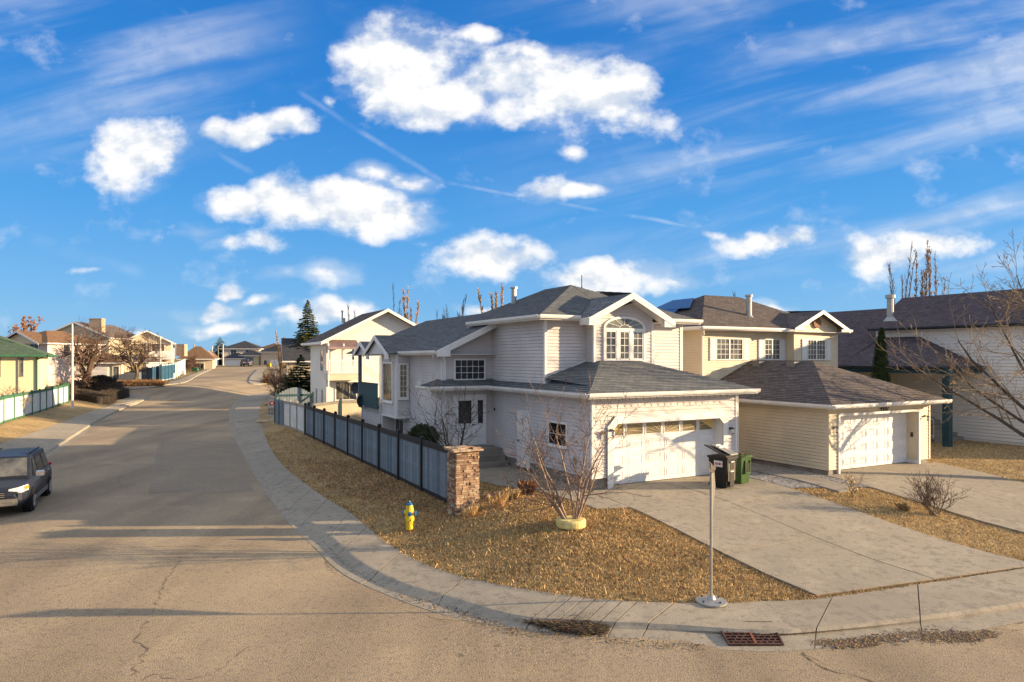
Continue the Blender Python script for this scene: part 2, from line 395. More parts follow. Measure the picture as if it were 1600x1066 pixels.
M['glass_tan'] = glass_mat('window_with_tan_blind', (.30,.25,.15), .1, (.16,.13,.08))
M['glass'] = glass_mat('window_glass', (.025,.028,.032))
M['glass_pale'] = glass_mat('window_glass_with_curtain', (.22,.22,.19), .08, (.06,.06,.06))
M['glass_mid'] = glass_mat('window_glass_half_drawn', (.17,.165,.14), .06, (.04,.04,.04))
M['fence_blue'] = pm('fence_stain_blue_grey', (.165,.21,.25), .85, .16, 1.8, bump=.4, bscale=30, grain=.18, gscale=25)
M['fence_blue2'] = pm('fence_stain_worn', (.22,.265,.30), .85, .2, 1.5, bump=.4, bscale=30, grain=.2, gscale=25)
M['fence_blue3'] = pm('fence_stain_dark', (.12,.16,.20), .85, .2, 1.5, bump=.4, bscale=30, grain=.2, gscale=25)
M['fence_black'] = pm('fence_post_black', (.018,.018,.022), .6, .2, 3)
M['fence_white'] = pm('fence_white', (.66,.66,.64), .8, .1, 2, bump=.2)
M['fence_greytrim'] = pm('fence_weathered_rail', (.36,.33,.28), .85, .15, 3)
M['green_trim'] = pm('green_painted_wood', (.05,.16,.09), .6, .15, 2)
M['teal'] = pm('teal_painted_wood', (.035,.085,.10), .7, .2, 2, bump=.3)
M['blue_fence'] = pm('blue_painted_fence', (.03,.10,.17), .7, .2, 2)
M['pale_blue'] = pm('pale_blue_metal', (.32,.42,.50), .6, .08, 2)
M['metal'] = pm('galvanised_metal', (.42,.41,.38), .42, .12, 6, metal=.6, spec=.5)
M['metal_dark'] = pm('dark_metal', (.05,.055,.06), .45, .2, 4, metal=.3)
M['cast_iron'] = pm('rusty_cast_iron', (.12,.055,.04), .75, .35, 9, bump=.5, bscale=60)
M['black'] = pm('black_plastic', (.012,.012,.014), .45, .2, 4)
M['green_bin'] = pm('green_plastic', (.045,.11,.025), .45, .15, 4)
M['bin_grey'] = pm('taupe_plastic', (.10,.09,.07), .5, .2, 4)
M['white'] = pm('white_paint', (.68,.68,.66), .5, .05, 3)
M['red'] = pm('red_print', (.55,.03,.03), .5, .1, 3)
M['yellow'] = pm('yellow_paint', (.75,.52,.03), .5, .12, 7, bump=.15)
M['hyd_blue'] = pm('blue_paint', (.02,.17,.42), .4, .15, 7)
M['tyre_yellow'] = pm('yellow_painted_rubber', (.74,.62,.25), .65, .2, 5, bump=.3, bscale=12)
M['rubber'] = pm('rubber', (.02,.02,.02), .85, .3, 12, bump=.3)
M['rust'] = pm('rust', (.30,.11,.05), .9, .3, 12)
M['bark'] = pm('bark_brown', (.13,.09,.065), .9, .25, 14, bump=.8, bscale=30)
M['bark_red'] = pm('bark_reddish', (.25,.155,.115), .7, .25, 14, bump=.6, bscale=30, col2=(.36,.27,.19))
M['bark_grey'] = pm('bark_grey', (.10,.085,.07), .9, .25, 12, bump=.8, bscale=30)
M['bark_pale'] = pm('bark_pale', (.34,.26,.17), .85, .25, 12, bump=.5, bscale=30)
M['twig'] = pm('twig_brown', (.16,.10,.075), .85, .3, 6)
M['twig_red'] = pm('twig_reddish', (.21,.14,.11), .85, .3, 6)
M['twig_pale'] = pm('twig_pale', (.33,.24,.15), .85, .25, 6)
M['twig_dark'] = pm('twig_dark', (.07,.055,.045), .85, .25, 6)
M['needle'] = pm('needles', (.07,.11,.04), .8, .4, 4, col2=(.15,.15,.05))
M['cedar'] = pm('cedar_leaf', (.022,.045,.018), .8, .4, 4, col2=(.055,.075,.02))
M['dead_leaf'] = pm('dead_leaf', (.30,.13,.05), .8, .4, 6, col2=(.20,.10,.05))
M['tan_leaf'] = pm('tan_leaf', (.62,.38,.15), .8, .3, 6)
def straw_mat(name, a_, b_, c_):
    m = bpy.data.materials.new(name); m.use_nodes = True; t = NT(m.node_tree); bs = t.n['Principled BSDF']; p = t.new('ShaderNodeNewGeometry').outputs['Position']
    c = t.mix(t.ramp(t.noise(p, 7, 3, .7), .38, .62), a_, b_)
    c = t.mix(t.ramp(t.noise(p, .8, 5, .7), .48, .68), c, c_)
    c = t.mix(t.math('MULTIPLY', t.ramp(t.noise(p, .45, 4, .6, .5), .58, .72), .55), c, (.17,.18,.045))
    t.put(bs.inputs['Base Color'], c); bs.inputs['Roughness'].default_value = .9; bs.inputs['Specular IOR Level'].default_value = .1; return m
M['straw'] = straw_mat('straw', (.80,.57,.27), (.56,.39,.18), (.38,.26,.125))
M['straw_dark'] = straw_mat('straw_dark', (.36,.235,.11), (.20,.135,.065), (.15,.105,.045))
M['gravel'] = pm('gravel_stone', (.40,.38,.36), .9, .4, 8, col2=(.18,.16,.15))
M['stone_a'] = pm('ledge_stone_tan', (.42,.28,.18), .9, .3, 7, bump=.8, bscale=25, col2=(.25,.16,.11))
M['stone_b'] = pm('ledge_stone_brown', (.27,.17,.12), .9, .3, 7, bump=.8, bscale=25)
M['stone_c'] = pm('ledge_stone_pale', (.50,.38,.27), .9, .25, 7, bump=.8, bscale=25)
M['mortar'] = pm('mortar_dark', (.09,.065,.05), .95, .2, 9)  # dark filling that shows in the joints of the pillar
M['awning'] = pm('ribbed_awning', (.34,.24,.23), .7, .15, 3)
M['brick_red'] = pm('orange_wood', (.38,.14,.05), .8, .2, 3)
M['car_blue'] = pm('car_paint_navy', (.016,.020,.036), .5, .1, 2, metal=.1, spec=.4, coat=.1)
M['car_dark'] = pm('car_paint_dark_blue', (.012,.018,.05), .25, .1, 2, metal=.4, spec=.6, coat=.6)
M['chrome'] = pm('chrome', (.62,.62,.62), .18, .05, 2, metal=.9)
M['plastic_grey'] = pm('grey_cladding', (.17,.16,.15), .5, .1, 3)
M['lamp_clear'] = pm('headlight_glass', (.75,.74,.70), .12, .2, 9, spec=.8)
M['amber'] = pm('amber_lens', (.75,.25,.04), .2, .1, 5)
M['solar'] = pm('solar_panel', (.02,.04,.10), .12, .1, 2, spec=.8)
M['terracotta'] = pm('carved_wood_disc', (.33,.17,.10), .8, .3, 12, bump=.5)
M['stucco_yellow'] = pm('stucco_yellow', (.70,.61,.40), .85, .05, .8, bump=.3)
M['stucco_pink'] = lap_mat('siding_pinkish', (.62,.52,.47))
M['lap_cream'] = lap_mat('siding_far_cream', (.68,.58,.42))
M['lap_white'] = lap_mat('siding_far_white', (.70,.67,.62))
M['lap_tan'] = lap_mat('siding_far_tan', (.56,.46,.34))
# ------------------------------------------------------------------ the ground and what is laid on it
rng = random.Random(7)
def inpoly(P, poly):
    poly = np.asarray(poly, float); x, y = P[:,0], P[:,1]; ins = np.zeros(len(P), bool); n = len(poly); j = n-1
    for i in range(n):
        xi, yi = poly[i]; xj, yj = poly[j]
        c = ((yi > y) != (yj > y)) & (x < (xj-xi)*(y-yi)/((yj-yi) if yj != yi else 1e-12)+xi)
        ins ^= c; j = i
    return ins
def dense(poly, step):
    out = []
    for i in range(len(poly)):
        a, b = Vector(poly[i]), Vector(poly[(i+1) % len(poly)]); n = max(1, int((b-a).length/step))
        for k in range(n): out.append(a.lerp(b, k/n))
    return out
def sheet(name, poly, dz, mat, step=1.5, kind='structure', parent=None, thick=0, box=None):
    poly = [Vector(p) for p in poly]; bd = dense(poly, step)
    xs = [p.x for p in poly]; ys = [p.y for p in poly]
    gx = np.arange(min(xs), max(xs), step); gy = np.arange(min(ys), max(ys), step)
    g = np.array([(a, b) for a in gx for b in gy]) if len(gx) and len(gy) else np.zeros((0,2))
    if len(g):
        g = g[inpoly(g, [(p.x, p.y) for p in poly])]
        B = np.array([(p.x, p.y) for p in bd])
        keep = [np.min((B[:,0]-q[0])**2+(B[:,1]-q[1])**2) > (step*.35)**2 for q in g]
        g = g[np.array(keep, bool)] if len(g) else g
    vs = [Vector((p.x, p.y)) for p in bd]+[Vector((float(a), float(b))) for a, b in g]
    n = len(bd); ed = [(i, (i+1) % n) for i in range(n)]
    r = delaunay_2d_cdt(vs, ed, [], 1, 1e-4)
    ov, of = r[0], r[2]; v3 = [(p.x, p.y, zt(p.x, p.y)+dz) for p in ov]; fs = [tuple(f) for f in of]
    if thick:
        m = MB(); m.v = list(v3); m.f = list(fs); m.uv = [None]*len(fs); m.m = [0]*len(fs)
        for i in range(n):
            a, b = bd[i], bd[(i+1) % n]
            za, zb = zt(a.x, a.y)+dz, zt(b.x, b.y)+dz
            m.quad((a.x,a.y,za), (a.x,a.y,za-thick), (b.x,b.y,zb-thick), (b.x,b.y,zb))
        return m.build(name, mat, parent, kind=kind)
    me = bpy.data.meshes.new(name); me.from_pydata(v3, [], fs); me.materials.append(mat)
    me.polygons.foreach_set('use_smooth', [True]*len(me.polygons))
    o = bpy.data.objects.new(name, me); C.objects.link(o)
    if parent: o.parent = parent
    if kind: o['kind'] = kind
    return o
def uvp(*pts): return [uv2w(u, v) for u, v in pts]
# the base of everything, out to the horizon
def gs(a, b, lo, hi, n):  # graded spacing
    return list(np.linspace(a, b, n))
gxs = sorted(set([-1500,-900,-600,-400,-300,-240,-190]+list(range(-150,151,5))+[190,240,300,400,600,900,1500]))
gys = sorted(set([-60,-30,-10]+list(range(0,331,5))+[360,400,460,540,650,800,1000,1400,2200]))
gv = [(x, y, zt(x, y)-(.3 if y < 75 else .3-.24*min(1, (y-75)/15))) for y in gys for x in gxs]; nx = len(gxs)
gf = [(j*nx+i, j*nx+i+1, (j+1)*nx+i+1, (j+1)*nx+i) for j in range(len(gys)-1) for i in range(nx-1)]
me = bpy.data.meshes.new('ground'); me.from_pydata(gv, [], gf); me.materials.append(M['far_ground']); go = bpy.data.objects.new('ground', me); C.objects.link(go); go['kind'] = 'structure'
me.polygons.foreach_set('use_smooth', [True]*len(me.polygons))

# kerb line of the corner lot: lawn edge | kerb top | foot of kerb | asphalt edge
ST = [((2100,812),(2100,858),(2100,865),(2100,880)), ((1700,872),(1700,925),(1700,933),(1700,950)), ((1600,888),(1600,943),(1600,951),(1600,971)), ((1440,912),(1445,965),(1445,973),(1450,997)),
 ((1280,935),(1250,985),(1250,992),(1247,1016)), ((1190,939),(1150,985),(1148,992),(1144,1016)), ((1105,943),(1060,978),(1058,987),(1050,1002)),
 ((960,938),(925,972),(922,982),(915,993)), ((850,925),(800,962),(797,971),(790,980)), ((740,905),(700,931),(694,947),(682,957)),
 ((660,880),(630,911),(618,925),(606,930)), ((600,845),(560,876),(549,889),(533,895)), ((548,802),(517,838),(506,848),(490,854)),
 ((500,772),(468,800),(461,807),(446,811)), ((445,730),(420,746),(414,751),(404,754)), ((420,695),(392,705),(388,708),(380,710)),
 ((409,665),(372,672),(369,674),(362,675)), ((405,645),(366,646),(364,647),(358,648)), ((411,629),(374,628),(372,629),(366,629)),
 ((428,621),(398,617),(396,617.3),(391,617)), ((480,619),(460,614),(459,614.3),(456,614)), ((620,619),(620,613),(620,613.5),(620,613))]
KS = []
for a, b, c, d_ in ST: KS.append([Vector(gp(*a, .12)), Vector(gp(*b, .115)), Vector(gp(*c, .015)), Vector(gp(*d_, .006))])
def smooth_rows(rows, sub=4):
    out = []
    n = len(rows)
    for i in range(n-1):
        p0 = rows[max(0,i-1)]; p1 = rows[i]; p2 = rows[i+1]; p3 = rows[min(n-1,i+2)]
        for k in range(sub):
            t = k/sub; r = []
            for j in range(len(p1)):
                a, b, c, e = p0[j], p1[j], p2[j], p3[j]
                r.append(.5*((2*b)+(c-a)*t+(2*a-5*b+4*c-e)*t*t+(3*b-a-3*c+e)*t**3))
            out.append(r)
    out.append(rows[-1]); return out
KR = smooth_rows(KS, 4)
LR = [0]
for i in range(1, len(KR)): LR.append(LR[-1]+(KR[i][1]-KR[i-1][1]).length)
def row_at(L):
    for i in range(1, len(KR)):
        if LR[i] >= L:
            t = (L-LR[i-1])/max(1e-6, LR[i]-LR[i-1]); return [KR[i-1][j].lerp(KR[i][j], t) for j in range(4)]
    return KR[-1]
HZ = [.12, .115, .018, .007]
def kerb_section(m, r0, r1, drop=0, mi=0):
    P = []
    for r in (r0, r1):
        q0 = []
        for j in range(4):
            kk = ss((r[1].x+1.2)/2.5) if r[1].y < 22 else 0
            hz = HZ[j]+kk*(0, -.045, .012, 0)[j]
            q0.append((r[j].x, r[j].y, zt(r[j].x, r[j].y)+hz-drop))
        mid = r[0].lerp(r[1], .96); q0.insert(1, (mid.x, mid.y, zt(mid.x, mid.y)+.122-drop))
        P.append(q0)
    for j in range(4): m.quad(P[0][j], P[0][j+1], P[1][j+1], P[1][j])
    if not drop:
        for Q in P:   # end faces in the joints
            m.quad(*[Q[j] for j in range(5)], *[(Q[j][0], Q[j][1], Q[j][2]-.10) for j in range(4, -1, -1)])
        m.quad(P[0][0], P[1][0], (P[1][0][0], P[1][0][1], P[1][0][2]-.10), (P[0][0][0], P[0][0][1], P[0][0][2]-.10))
sw = thing('sidewalk', None, None, (0,0,0)); sw['kind'] = 'structure'
mb = MB()
for i in range(len(KR)-1): kerb_section(mb, KR[i], KR[i+1], drop=.06)
mb.build('joint_bed', M['dirt'], sw)
# slabs
Lg0, Lg1 = None, None
def L_of(px, py):
    q0 = Vector(gp(px, py)); best = min(range(len(KR)), key=lambda i: (KR[i][1]-q0).length); return LR[best]
La, Lb = L_of(955, 960), L_of(840, 955)
La, Lb = min(La, Lb), max(La, Lb)
Lend = L_of(372, 672)
L = 0.0; k = 0
while L < LR[-1]-.05:
    if L < La < L+2.9 and L+.3 < La: ln = La-L
    elif La-1e-3 <= L < Lb-.05: ln = .26
    elif L > Lend: ln = 6
    else: ln = rng.choice((1.55, 2.3, 1.55, 3.1))
    L1 = min(L+ln, LR[-1]); mb = MB(); sub = max(1, int(round((L1-L)/.5)))
    rows = [row_at(L+(L1-L)*q0/sub) for q0 in range(sub+1)]
    g = .014 if ln > .3 else .012
    f0 = (rows[1][1]-rows[0][1]).length or 1; f1 = (rows[-1][1]-rows[-2][1]).length or 1
    rows[0] = [a.lerp(b, g/f0) for a, b in zip(rows[0], rows[1])]; rows[-1] = [a.lerp(b, g/f1) for a, b in zip(rows[-1], rows[-2])]
    dzz = rng.uniform(-.004, .004)
    for i in range(sub): kerb_section(mb, rows[i], rows[i+1], 0)
    mb.v = [(a, b, c+dzz) for a, b, c in mb.v]
    mb.build('slab', M['concrete'], sw)
    L = L1; k += 1
def poly_uv(px_list, dz=0): return [gp(x, y, dz) for x, y in px_list]
# asphalt
foot = [r[2] for r in KR]
left_kerb = [(-500,1060),(-250,905),(-60,793),(71,710),(118,680),(158,656),(200,636),(228,624.5),(233,621),(226,618),(205,617),(120,618),(-40,619),(-300,620)]
lk_w = [Vector(gp(*p)) for p in left_kerb]
far_left = [(-300,609),(0,609.5),(110,610),(171,610),(220,606),(259,602),(289,598),(306,589),(321,581.5),(330,578),(250,575.5)]
far_top = [(250,573.2),(460,573.2),(460,575.5),(404,577.5),(398,583),(391,590),(388,598),(392,601),(420,601),(640,601)]
asph = [tuple(p) for p in foot]+[gp(640,601)]+[gp(*p) for p in reversed(far_top[:-1])]+[gp(*p) for p in reversed(far_left)]+[tuple(p) for p in reversed(lk_w)]+[(-30,2),(40,2),(50,14)]
road = sheet('road', asph, 0, M['asphalt'], 3.0)
# darker resurfaced patch in the street and a smaller one near the corner
sheet('road_patch', [gp(*p) for p in [(248,690),(290,688.5),(340,689.5),(375,688),(382,715),(386,740),(396,768),(340,771),(280,769),(232,773),(236,740),(243,712)]], .004, M['patch'], 2.5, 'structure')
# left sidewalk, strips beyond
def strip(name, outer, inner, dz, mat, kerb=True, parent=None):
    O = [Vector(gp(*p)) for p in outer]; I = [Vector(gp(*p)) for p in inner]; m = MB()
    rows = smooth_rows([[a, b] for a, b in zip(I, O)], 3)
    for r0, r1 in zip(rows, rows[1:]):
        a, b, c, e = r0[0], r0[1], r1[1], r1[0]
        z = [zt(p.x, p.y)+dz for p in (a, b, c, e)]
        m.quad((a.x,a.y,z[0]), (b.x,b.y,z[1]), (c.x,c.y,z[2]), (e.x,e.y,z[3]))
        ob = (b-a).normalized()*.12; oc = (c-e).normalized()*.12
        m.quad((b.x,b.y,z[1]), (b.x+ob.x,b.y+ob.y,z[1]-dz+.01), (c.x+oc.x,c.y+oc.y,z[2]-dz+.01), (c.x,c.y,z[2]))
        m.quad((b.x+ob.x,b.y+ob.y,z[1]-dz+.01), (b.x+ob.x*4,b.y+ob.y*4,z[1]-dz+.006), (c.x+oc.x*4,c.y+oc.y*4,z[2]-dz+.006), (c.x+oc.x,c.y+oc.y,z[2]-dz+.01))
    return m.build(name, mat, parent, kind='structure')
L_in = [(-520,980),(-300,866),(-120,752),(0,697),(48,680),(84,667),(134,648),(181,631),(195,624),(190,620.5),(170,619.3),(90,620),(-40,621),(-300,622)]
L_out = [(-500,1060),(-250,905),(-60,793),(71,710),(118,680),(158,656),(200,636),(226,625.5),(232,621.5),(222,618.3),(200,617.5),(120,618),(-40,619),(-300,620)]
strip('sidewalk', L_out, L_in, .12, M['concrete'])
strip('sidewalk', [(640,601),(460,601),(405,601.3),(390,599),(390,593),(396,585),(403,578)], [(640,599),(460,599.5),(428,599.5),(414,597.5),(411,592),(411,585),(414,578)], .12, M['concrete'])
strip('sidewalk', [(330,578),(321,581.5),(306,589),(289,598),(262,602),(171,610),(0,609.5),(-300,609)], [(322,578),(312,581.5),(296,588),(274,596),(245,600.5),(165,608),(0,607.8),(-300,607.5)], .12, M['concrete'])
# lawns
inner = [tuple(r[0]) for r in KR]
lawn = sheet('lawn', inner+[(-8,108),(60,108),(90,60),(90,22)], .10, M['grass_base'], .9)
sheet('lawn', [tuple(Vector(gp(*p))) for p in L_in]+[(-260,95),(-260,20),(-60,10)], .10, M['grass_base'], 2.5)
sheet('lawn', [gp(*p) for p in [(640,599),(460,599.5),(428,599.5),(414,597.5),(411,592),(411,585),(414,578),(470,578),(660,585)]], .08, M['far_ground'], 4)
# dark debris in the gutter at the lower right, and the broken edge of the asphalt
def uvbox(u0, u1, v0, v1): return uvp((u0,v0),(u1,v0),(u1,v1),(u0,v1))
sheet('soil_bed', uvp((-3.9,.2),(-1.9,1.0),(-.6,-.1),(.05,-1.7),(-.9,-2.2),(-2.6,-1.2),(-4.0,-.5)), .112, M['dirt'], .5)
# front driveway: six slabs
dw = thing('driveway', None, None); dw['kind'] = 'structure'
def low(u): return -8.62-.165*(u+.3)
us = [-.3, 2.95, 6.25]; 
for i in range(2):
    for (a, b) in ((-.02,-3.0),(-3.0,-6.0),(-6.0,None)):
        g = .016; u0, u1 = us[i]+g, us[i+1]-g; t = a-g
        if b is None: pl = uvp((u0,t),(u0,low(u0)+.05),(u1,low(u1)+.05),(u1,t))
        else: pl = uvp((u0,t),(u0,b+g),(u1,b+g),(u1,t))
        sheet('slab', pl, .150+rng.uniform(-.003,.003), M['concrete'], 1.1, None, dw, thick=.08)
sheet('joint_bed', uvp((-.3,0),(-.3,low(-.3)),(6.25,low(6.25)),(6.25,0)), .128, M['dirt'], 1.1, None, dw)
sheet('slab', uvp((.83,.0),(5.69,.0),(5.69,.39),(.83,.39)), .150, M['concrete'], 1.1, None, dw, thick=.08)
# neighbour's driveway
dn = thing('driveway', None, None); dn['kind'] = 'structure'
for (u0, u1) in ((9.2,12.5),(12.5,15.9)):
    for (a, b) in ((-1.62,-5.2),(-5.2,-8.4),(-8.4,-11.2)):
        g = .012; sheet('slab', uvp((u0+g,a-g),(u0+g,b+g),(u1-g,b+g),(u1-g,a-g)), .150+rng.uniform(-.003,.003), M['concrete'], 1.2, None, dn, thick=.08)
sheet('slab', uvbox(9.97,14.78,-1.6,-1.16), .150, M['concrete'], 1.2, None, dn, thick=.08)
sheet('joint_bed', uvbox(9.2,15.9,-11.2,-1.6), .128, M['dirt'], 1.2, None, dn)
# walk from the drive to the front steps
wk = thing('path', None, None); wk['kind'] = 'structure'
WP = [(-.32,-2.15),(-.32,-.9),(-.05,-.35),(-.05,6.0),(-1.7,5.9),(-2.6,3.9),(-2.5,2.9),(-1.9,1.6),(-1.35,.2),(-1.1,-2.0)]
sheet('path_slab', uvp((-.33,-2.3),(-.33,-.5),(-.02,-.02),(-.02,.9),(-1.62,.9),(-1.45,.2),(-1.3,-2.1)), .145, M['concrete'], .6, None, wk, thick=.08)
sheet('path_slab', uvp((-.02,.925),(-.02,3.3),(-2.45,3.3),(-2.25,2.2),(-1.65,.925)), .148, M['concrete'], .6, None, wk, thick=.08)
sheet('path_slab', uvp((-.02,3.325),(-.02,5.6),(-2.0,5.6),(-2.5,4.4),(-2.46,3.325)), .145, M['concrete'], .6, None, wk, thick=.08)
# gravel between the garages with a walk in it
gravel_poly = uvp((6.3,-2.4),(9.2,-3.3),(9.32,5.6),(6.46,6.6),(6.46,0))
sheet('gravel_bed', gravel_poly, .125, M['gravel'], .6)
wn_ = thing('path', None, None); wn_['kind'] = 'structure'
for k in range(6): sheet('path_slab', uvbox(7.5,8.5,-3.4+k*1.5+.01,-1.9+k*1.5-.01), .165, M['concrete_edge'], .8, None, wn_, thick=.06)
def scatter(name, poly, n, maker, mat, kind='stuff', dz=.1, excl=(), seed=1, dist_bias=0, parent=None, label=None, cat=None):
    """many tiny pieces as one mesh; maker(rs, P) -> verts (k,m,3), faces template"""
    rs = np.random.RandomState(seed); P = np.asarray([tuple(p) for p in poly], float)
    lo, hi = P.min(0), P.max(0); pts = np.zeros((0,2)); tries = 0
    while len(pts) < n and tries < 40:
        q0 = lo+rs.rand(n, 2)*(hi-lo); ok = inpoly(q0, P)
        for e in excl: ok &= ~inpoly(q0, e)
        if dist_bias: ok &= rs.rand(n) < np.clip((dist_bias/np.maximum(q0[:,1], 1))**2, 0, 1)
        pts = np.vstack([pts, q0[ok]]); tries += 1
    pts = pts[:n]; z = np.array([zt(a, b) for a, b in pts])+dz
    V, Fc = maker(rs, pts, z); k, m = V.shape[:2]
    faces = []; base = np.arange(k)*m
    for f in Fc: faces.append(base[:,None]+np.array(f)[None])
    fl = np.concatenate(faces); nf, fn = fl.shape
    me = bpy.data.meshes.new(name); me.vertices.add(k*m); me.vertices.foreach_set('co', V.reshape(-1).astype(np.float32))
    me.loops.add(nf*fn); me.loops.foreach_set('vertex_index', fl.reshape(-1).astype(np.int32))
    me.polygons.add(nf); me.polygons.foreach_set('loop_start', (np.arange(nf)*fn).astype(np.int32))
    ms = mat if isinstance(mat, (list, tuple)) else [mat]
    for mm in ms: me.materials.append(mm)
    me.update(calc_edges=True)
    if len(ms) > 1:
        pick = np.random.RandomState(seed+5).randint(0, len(ms), k); me.polygons.foreach_set('material_index', np.tile(pick, len(Fc)).astype(np.int32))
    o = bpy.data.objects.new(name, me); C.objects.link(o); tag(o, label, cat, None, kind); o.parent = parent; return o
def blade_maker(h0, h1, wd):
    def f(rs, p, z):
        k = len(p); a = rs.rand(k)*2*np.pi; h = h0+(h1-h0)*rs.rand(k); lean = rs.rand(k)*1.1*h; la = rs.rand(k)*2*np.pi
        dx_, dy_ = np.cos(a)*wd/2, np.sin(a)*wd/2
        V = np.zeros((k,3,3)); V[:,0] = np.stack([p[:,0]-dx_, p[:,1]-dy_, z], 1); V[:,1] = np.stack([p[:,0]+dx_, p[:,1]+dy_, z], 1)
        V[:,2] = np.stack([p[:,0]+np.cos(la)*lean, p[:,1]+np.sin(la)*lean, z+h], 1); return V, [(0,1,2)]
    return f
def chip_maker(s0, s1, flat=.6):
    def f(rs, p, z):
        k = len(p); V = np.zeros((k,5,3)); s = s0+(s1-s0)*rs.rand(k); a = rs.rand(k)*2*np.pi
        for j in range(4):
            an = a+j*np.pi/2+rs.rand(k)*.5; V[:,j] = np.stack([p[:,0]+np.cos(an)*s, p[:,1]+np.sin(an)*s, z-.004], 1)
        V[:,4] = np.stack([p[:,0]+(rs.rand(k)-.5)*s, p[:,1]+(rs.rand(k)-.5)*s, z+s*flat*(.6+rs.rand(k)*.8)], 1)
        return V, [(0,1,4),(1,2,4),(2,3,4),(3,0,4)]
    return f
hole = [uvp((-.3,0),(-.3,low(-.3)),(6.25,low(6.25)),(6.25,0)), uvbox(9.2,15.9,-11.2,-1.6), uvbox(-.1,6.5,-.1,12), uvbox(9.3,15.7,-1.7,9), gravel_poly,
        uvp((-.33,-2.3),(-.02,0),(-.02,6),(-2.0,5.6),(-2.5,4.4),(-2.46,3.3),(-2.25,2.2),(-1.62,.9),(-1.3,-2.1)), uvbox(-2.2,6,7,20)]
def outset(poly): return poly
near_lawn = [tuple(r[0]+(r[1]-r[0]).normalized()*(.035+.05*math.sin(i*2.7)+.03*math.sin(i*7.1))) for i, r in enumerate(smooth_rows(KR, 3)) if r[0].y < 46 and r[0].x < 14]
corner_poly = near_lawn+[uv2w(-2.3,28), uv2w(-2.3,7.2), uv2w(-2.0,5.6), uv2w(0,0), uv2w(6.3,0), uv2w(6.3,-9.9)]
scatter('grass_blades', near_lawn+[uv2w(-4.3,28), uv2w(-4.3,1), uv2w(-2.5,4.5), uv2w(.2,-.1), uv2w(2,-5)], 140000, blade_maker(.02,.060,.017), [M['straw'], M['straw_dark']], dz=.10, excl=hole, seed=3, dist_bias=19, label='dry golden turf covering the corner lot', cat='grass')
scatter('grass_tufts', near_lawn+[uv2w(-4.3,28), uv2w(-4.3,1), uv2w(-2.5,4.5), uv2w(.2,-.1), uv2w(2,-5)], 5200, blade_maker(.05,.13,.035), [M['straw'], M['straw_dark'], M['dead_leaf']], dz=.09, excl=hole, seed=8, dist_bias=22, label='longer matted tufts scattered over the corner lawn', cat='grass')
strip_poly = uvp((6.25,-10),(9.2,-10.4),(9.2,-3.4),(6.3,-2.4))
scatter('grass_blades', strip_poly, 16000, blade_maker(.02,.07,.018), [M['straw'], M['straw'], M['straw_dark']], dz=.10, seed=4, label='dry turf strip between the two driveways', cat='grass')
scatter('grass_blades', uvp((16,-12),(26,-14),(30,4),(17,4),(15.8,-1.8)), 22000, blade_maker(.03,.08,.025), [M['straw'], M['straw'], M['straw_dark']], dz=.10, seed=5, label='dry turf beside the neighbouring driveway', cat='grass')
scatter('gravel', gravel_poly, 6000, chip_maker(.015,.04), M['gravel'], dz=.125, seed=6, excl=[uvbox(7.5,8.5,-3.4,5.6)], label='pale gravel between the two garages', cat='gravel')
# drifts of dead grass and needles: brown heap in the gutter, and dirt along the right kerb
def heap(name, poly_px, n, mats, h, seed, label):
    P = [gp(*p, .03) for p in poly_px]; c = np.mean(P, 0)
    def mk(rs, p, z):
        k = len(p); R_ = max(np.hypot(*(np.array(q0)-c)) for q0 in P)
        dd = np.hypot(p[:,0]-c[0], (p[:,1]-c[1])*2.2)/R_; hh = h*np.clip(1-dd, 0, 1)**.6*rs.rand(k)
        a = rs.normal(0, .5, k)+.1; l = .05+.10*rs.rand(k); wd = .006
        V = np.zeros((k,4,3)); ca, sa = np.cos(a), np.sin(a); t = rs.normal(0,.25,k)*l
        for j, (sx, sy) in enumerate(((-1,-1),(1,-1),(1,1),(-1,1))):
            V[:,j] = np.stack([p[:,0]+ca*l*sx-sa*wd*sy, p[:,1]+sa*l*sx+ca*wd*sy, z+hh+t*sx+.01], 1)
        return V, [(0,1,2,3)]
    scatter(name, P, n, mk, mats, dz=.03, seed=seed, label=label, cat='debris')
    m = MB(); base = len(P)
    ctr = (c[0], c[1], zt(*c)+.03+h*.75)
    for i in range(len(P)):
        a, b = P[i], P[(i+1) % len(P)]; ma = ((a[0]+c[0])/2, (a[1]+c[1])/2, zt(*c)+.03+h*.6); mb_ = ((b[0]+c[0])/2, (b[1]+c[1])/2, zt(*c)+.03+h*.6)
        m.quad((a[0],a[1],zt(*a)+.012), (b[0],b[1],zt(*b)+.012), mb_, ma); m.quad(ma, mb_, ctr)
    return m
mats = [M['twig'], M['straw_dark'], M['dirt'], M['twig_dark']]
hm = heap('needle_heap', [(822,972),(850,962),(890,960),(925,967),(948,980),(945,990),(915,991),(870,984)], 5200, mats, .075, 11, 'heap of brown needles and dead grass swept into the gutter')
hm.build('gutter_silt', M['dirt'], kind='stuff')['label'] = 'dark silt under the needle heap in the gutter'
dpoly = [(1268,1003),(1290,996),(1312,998),(1335,990),(1372,993),(1400,986),(1440,988),(1478,981),(1510,985),(1545,983),(1538,990),(1552,996),(1520,1000),(1500,1008),(1462,1003),(1430,1010),(1390,1004),(1345,1012),(1318,1004)]
rq = random.Random(77)
drift = MB()
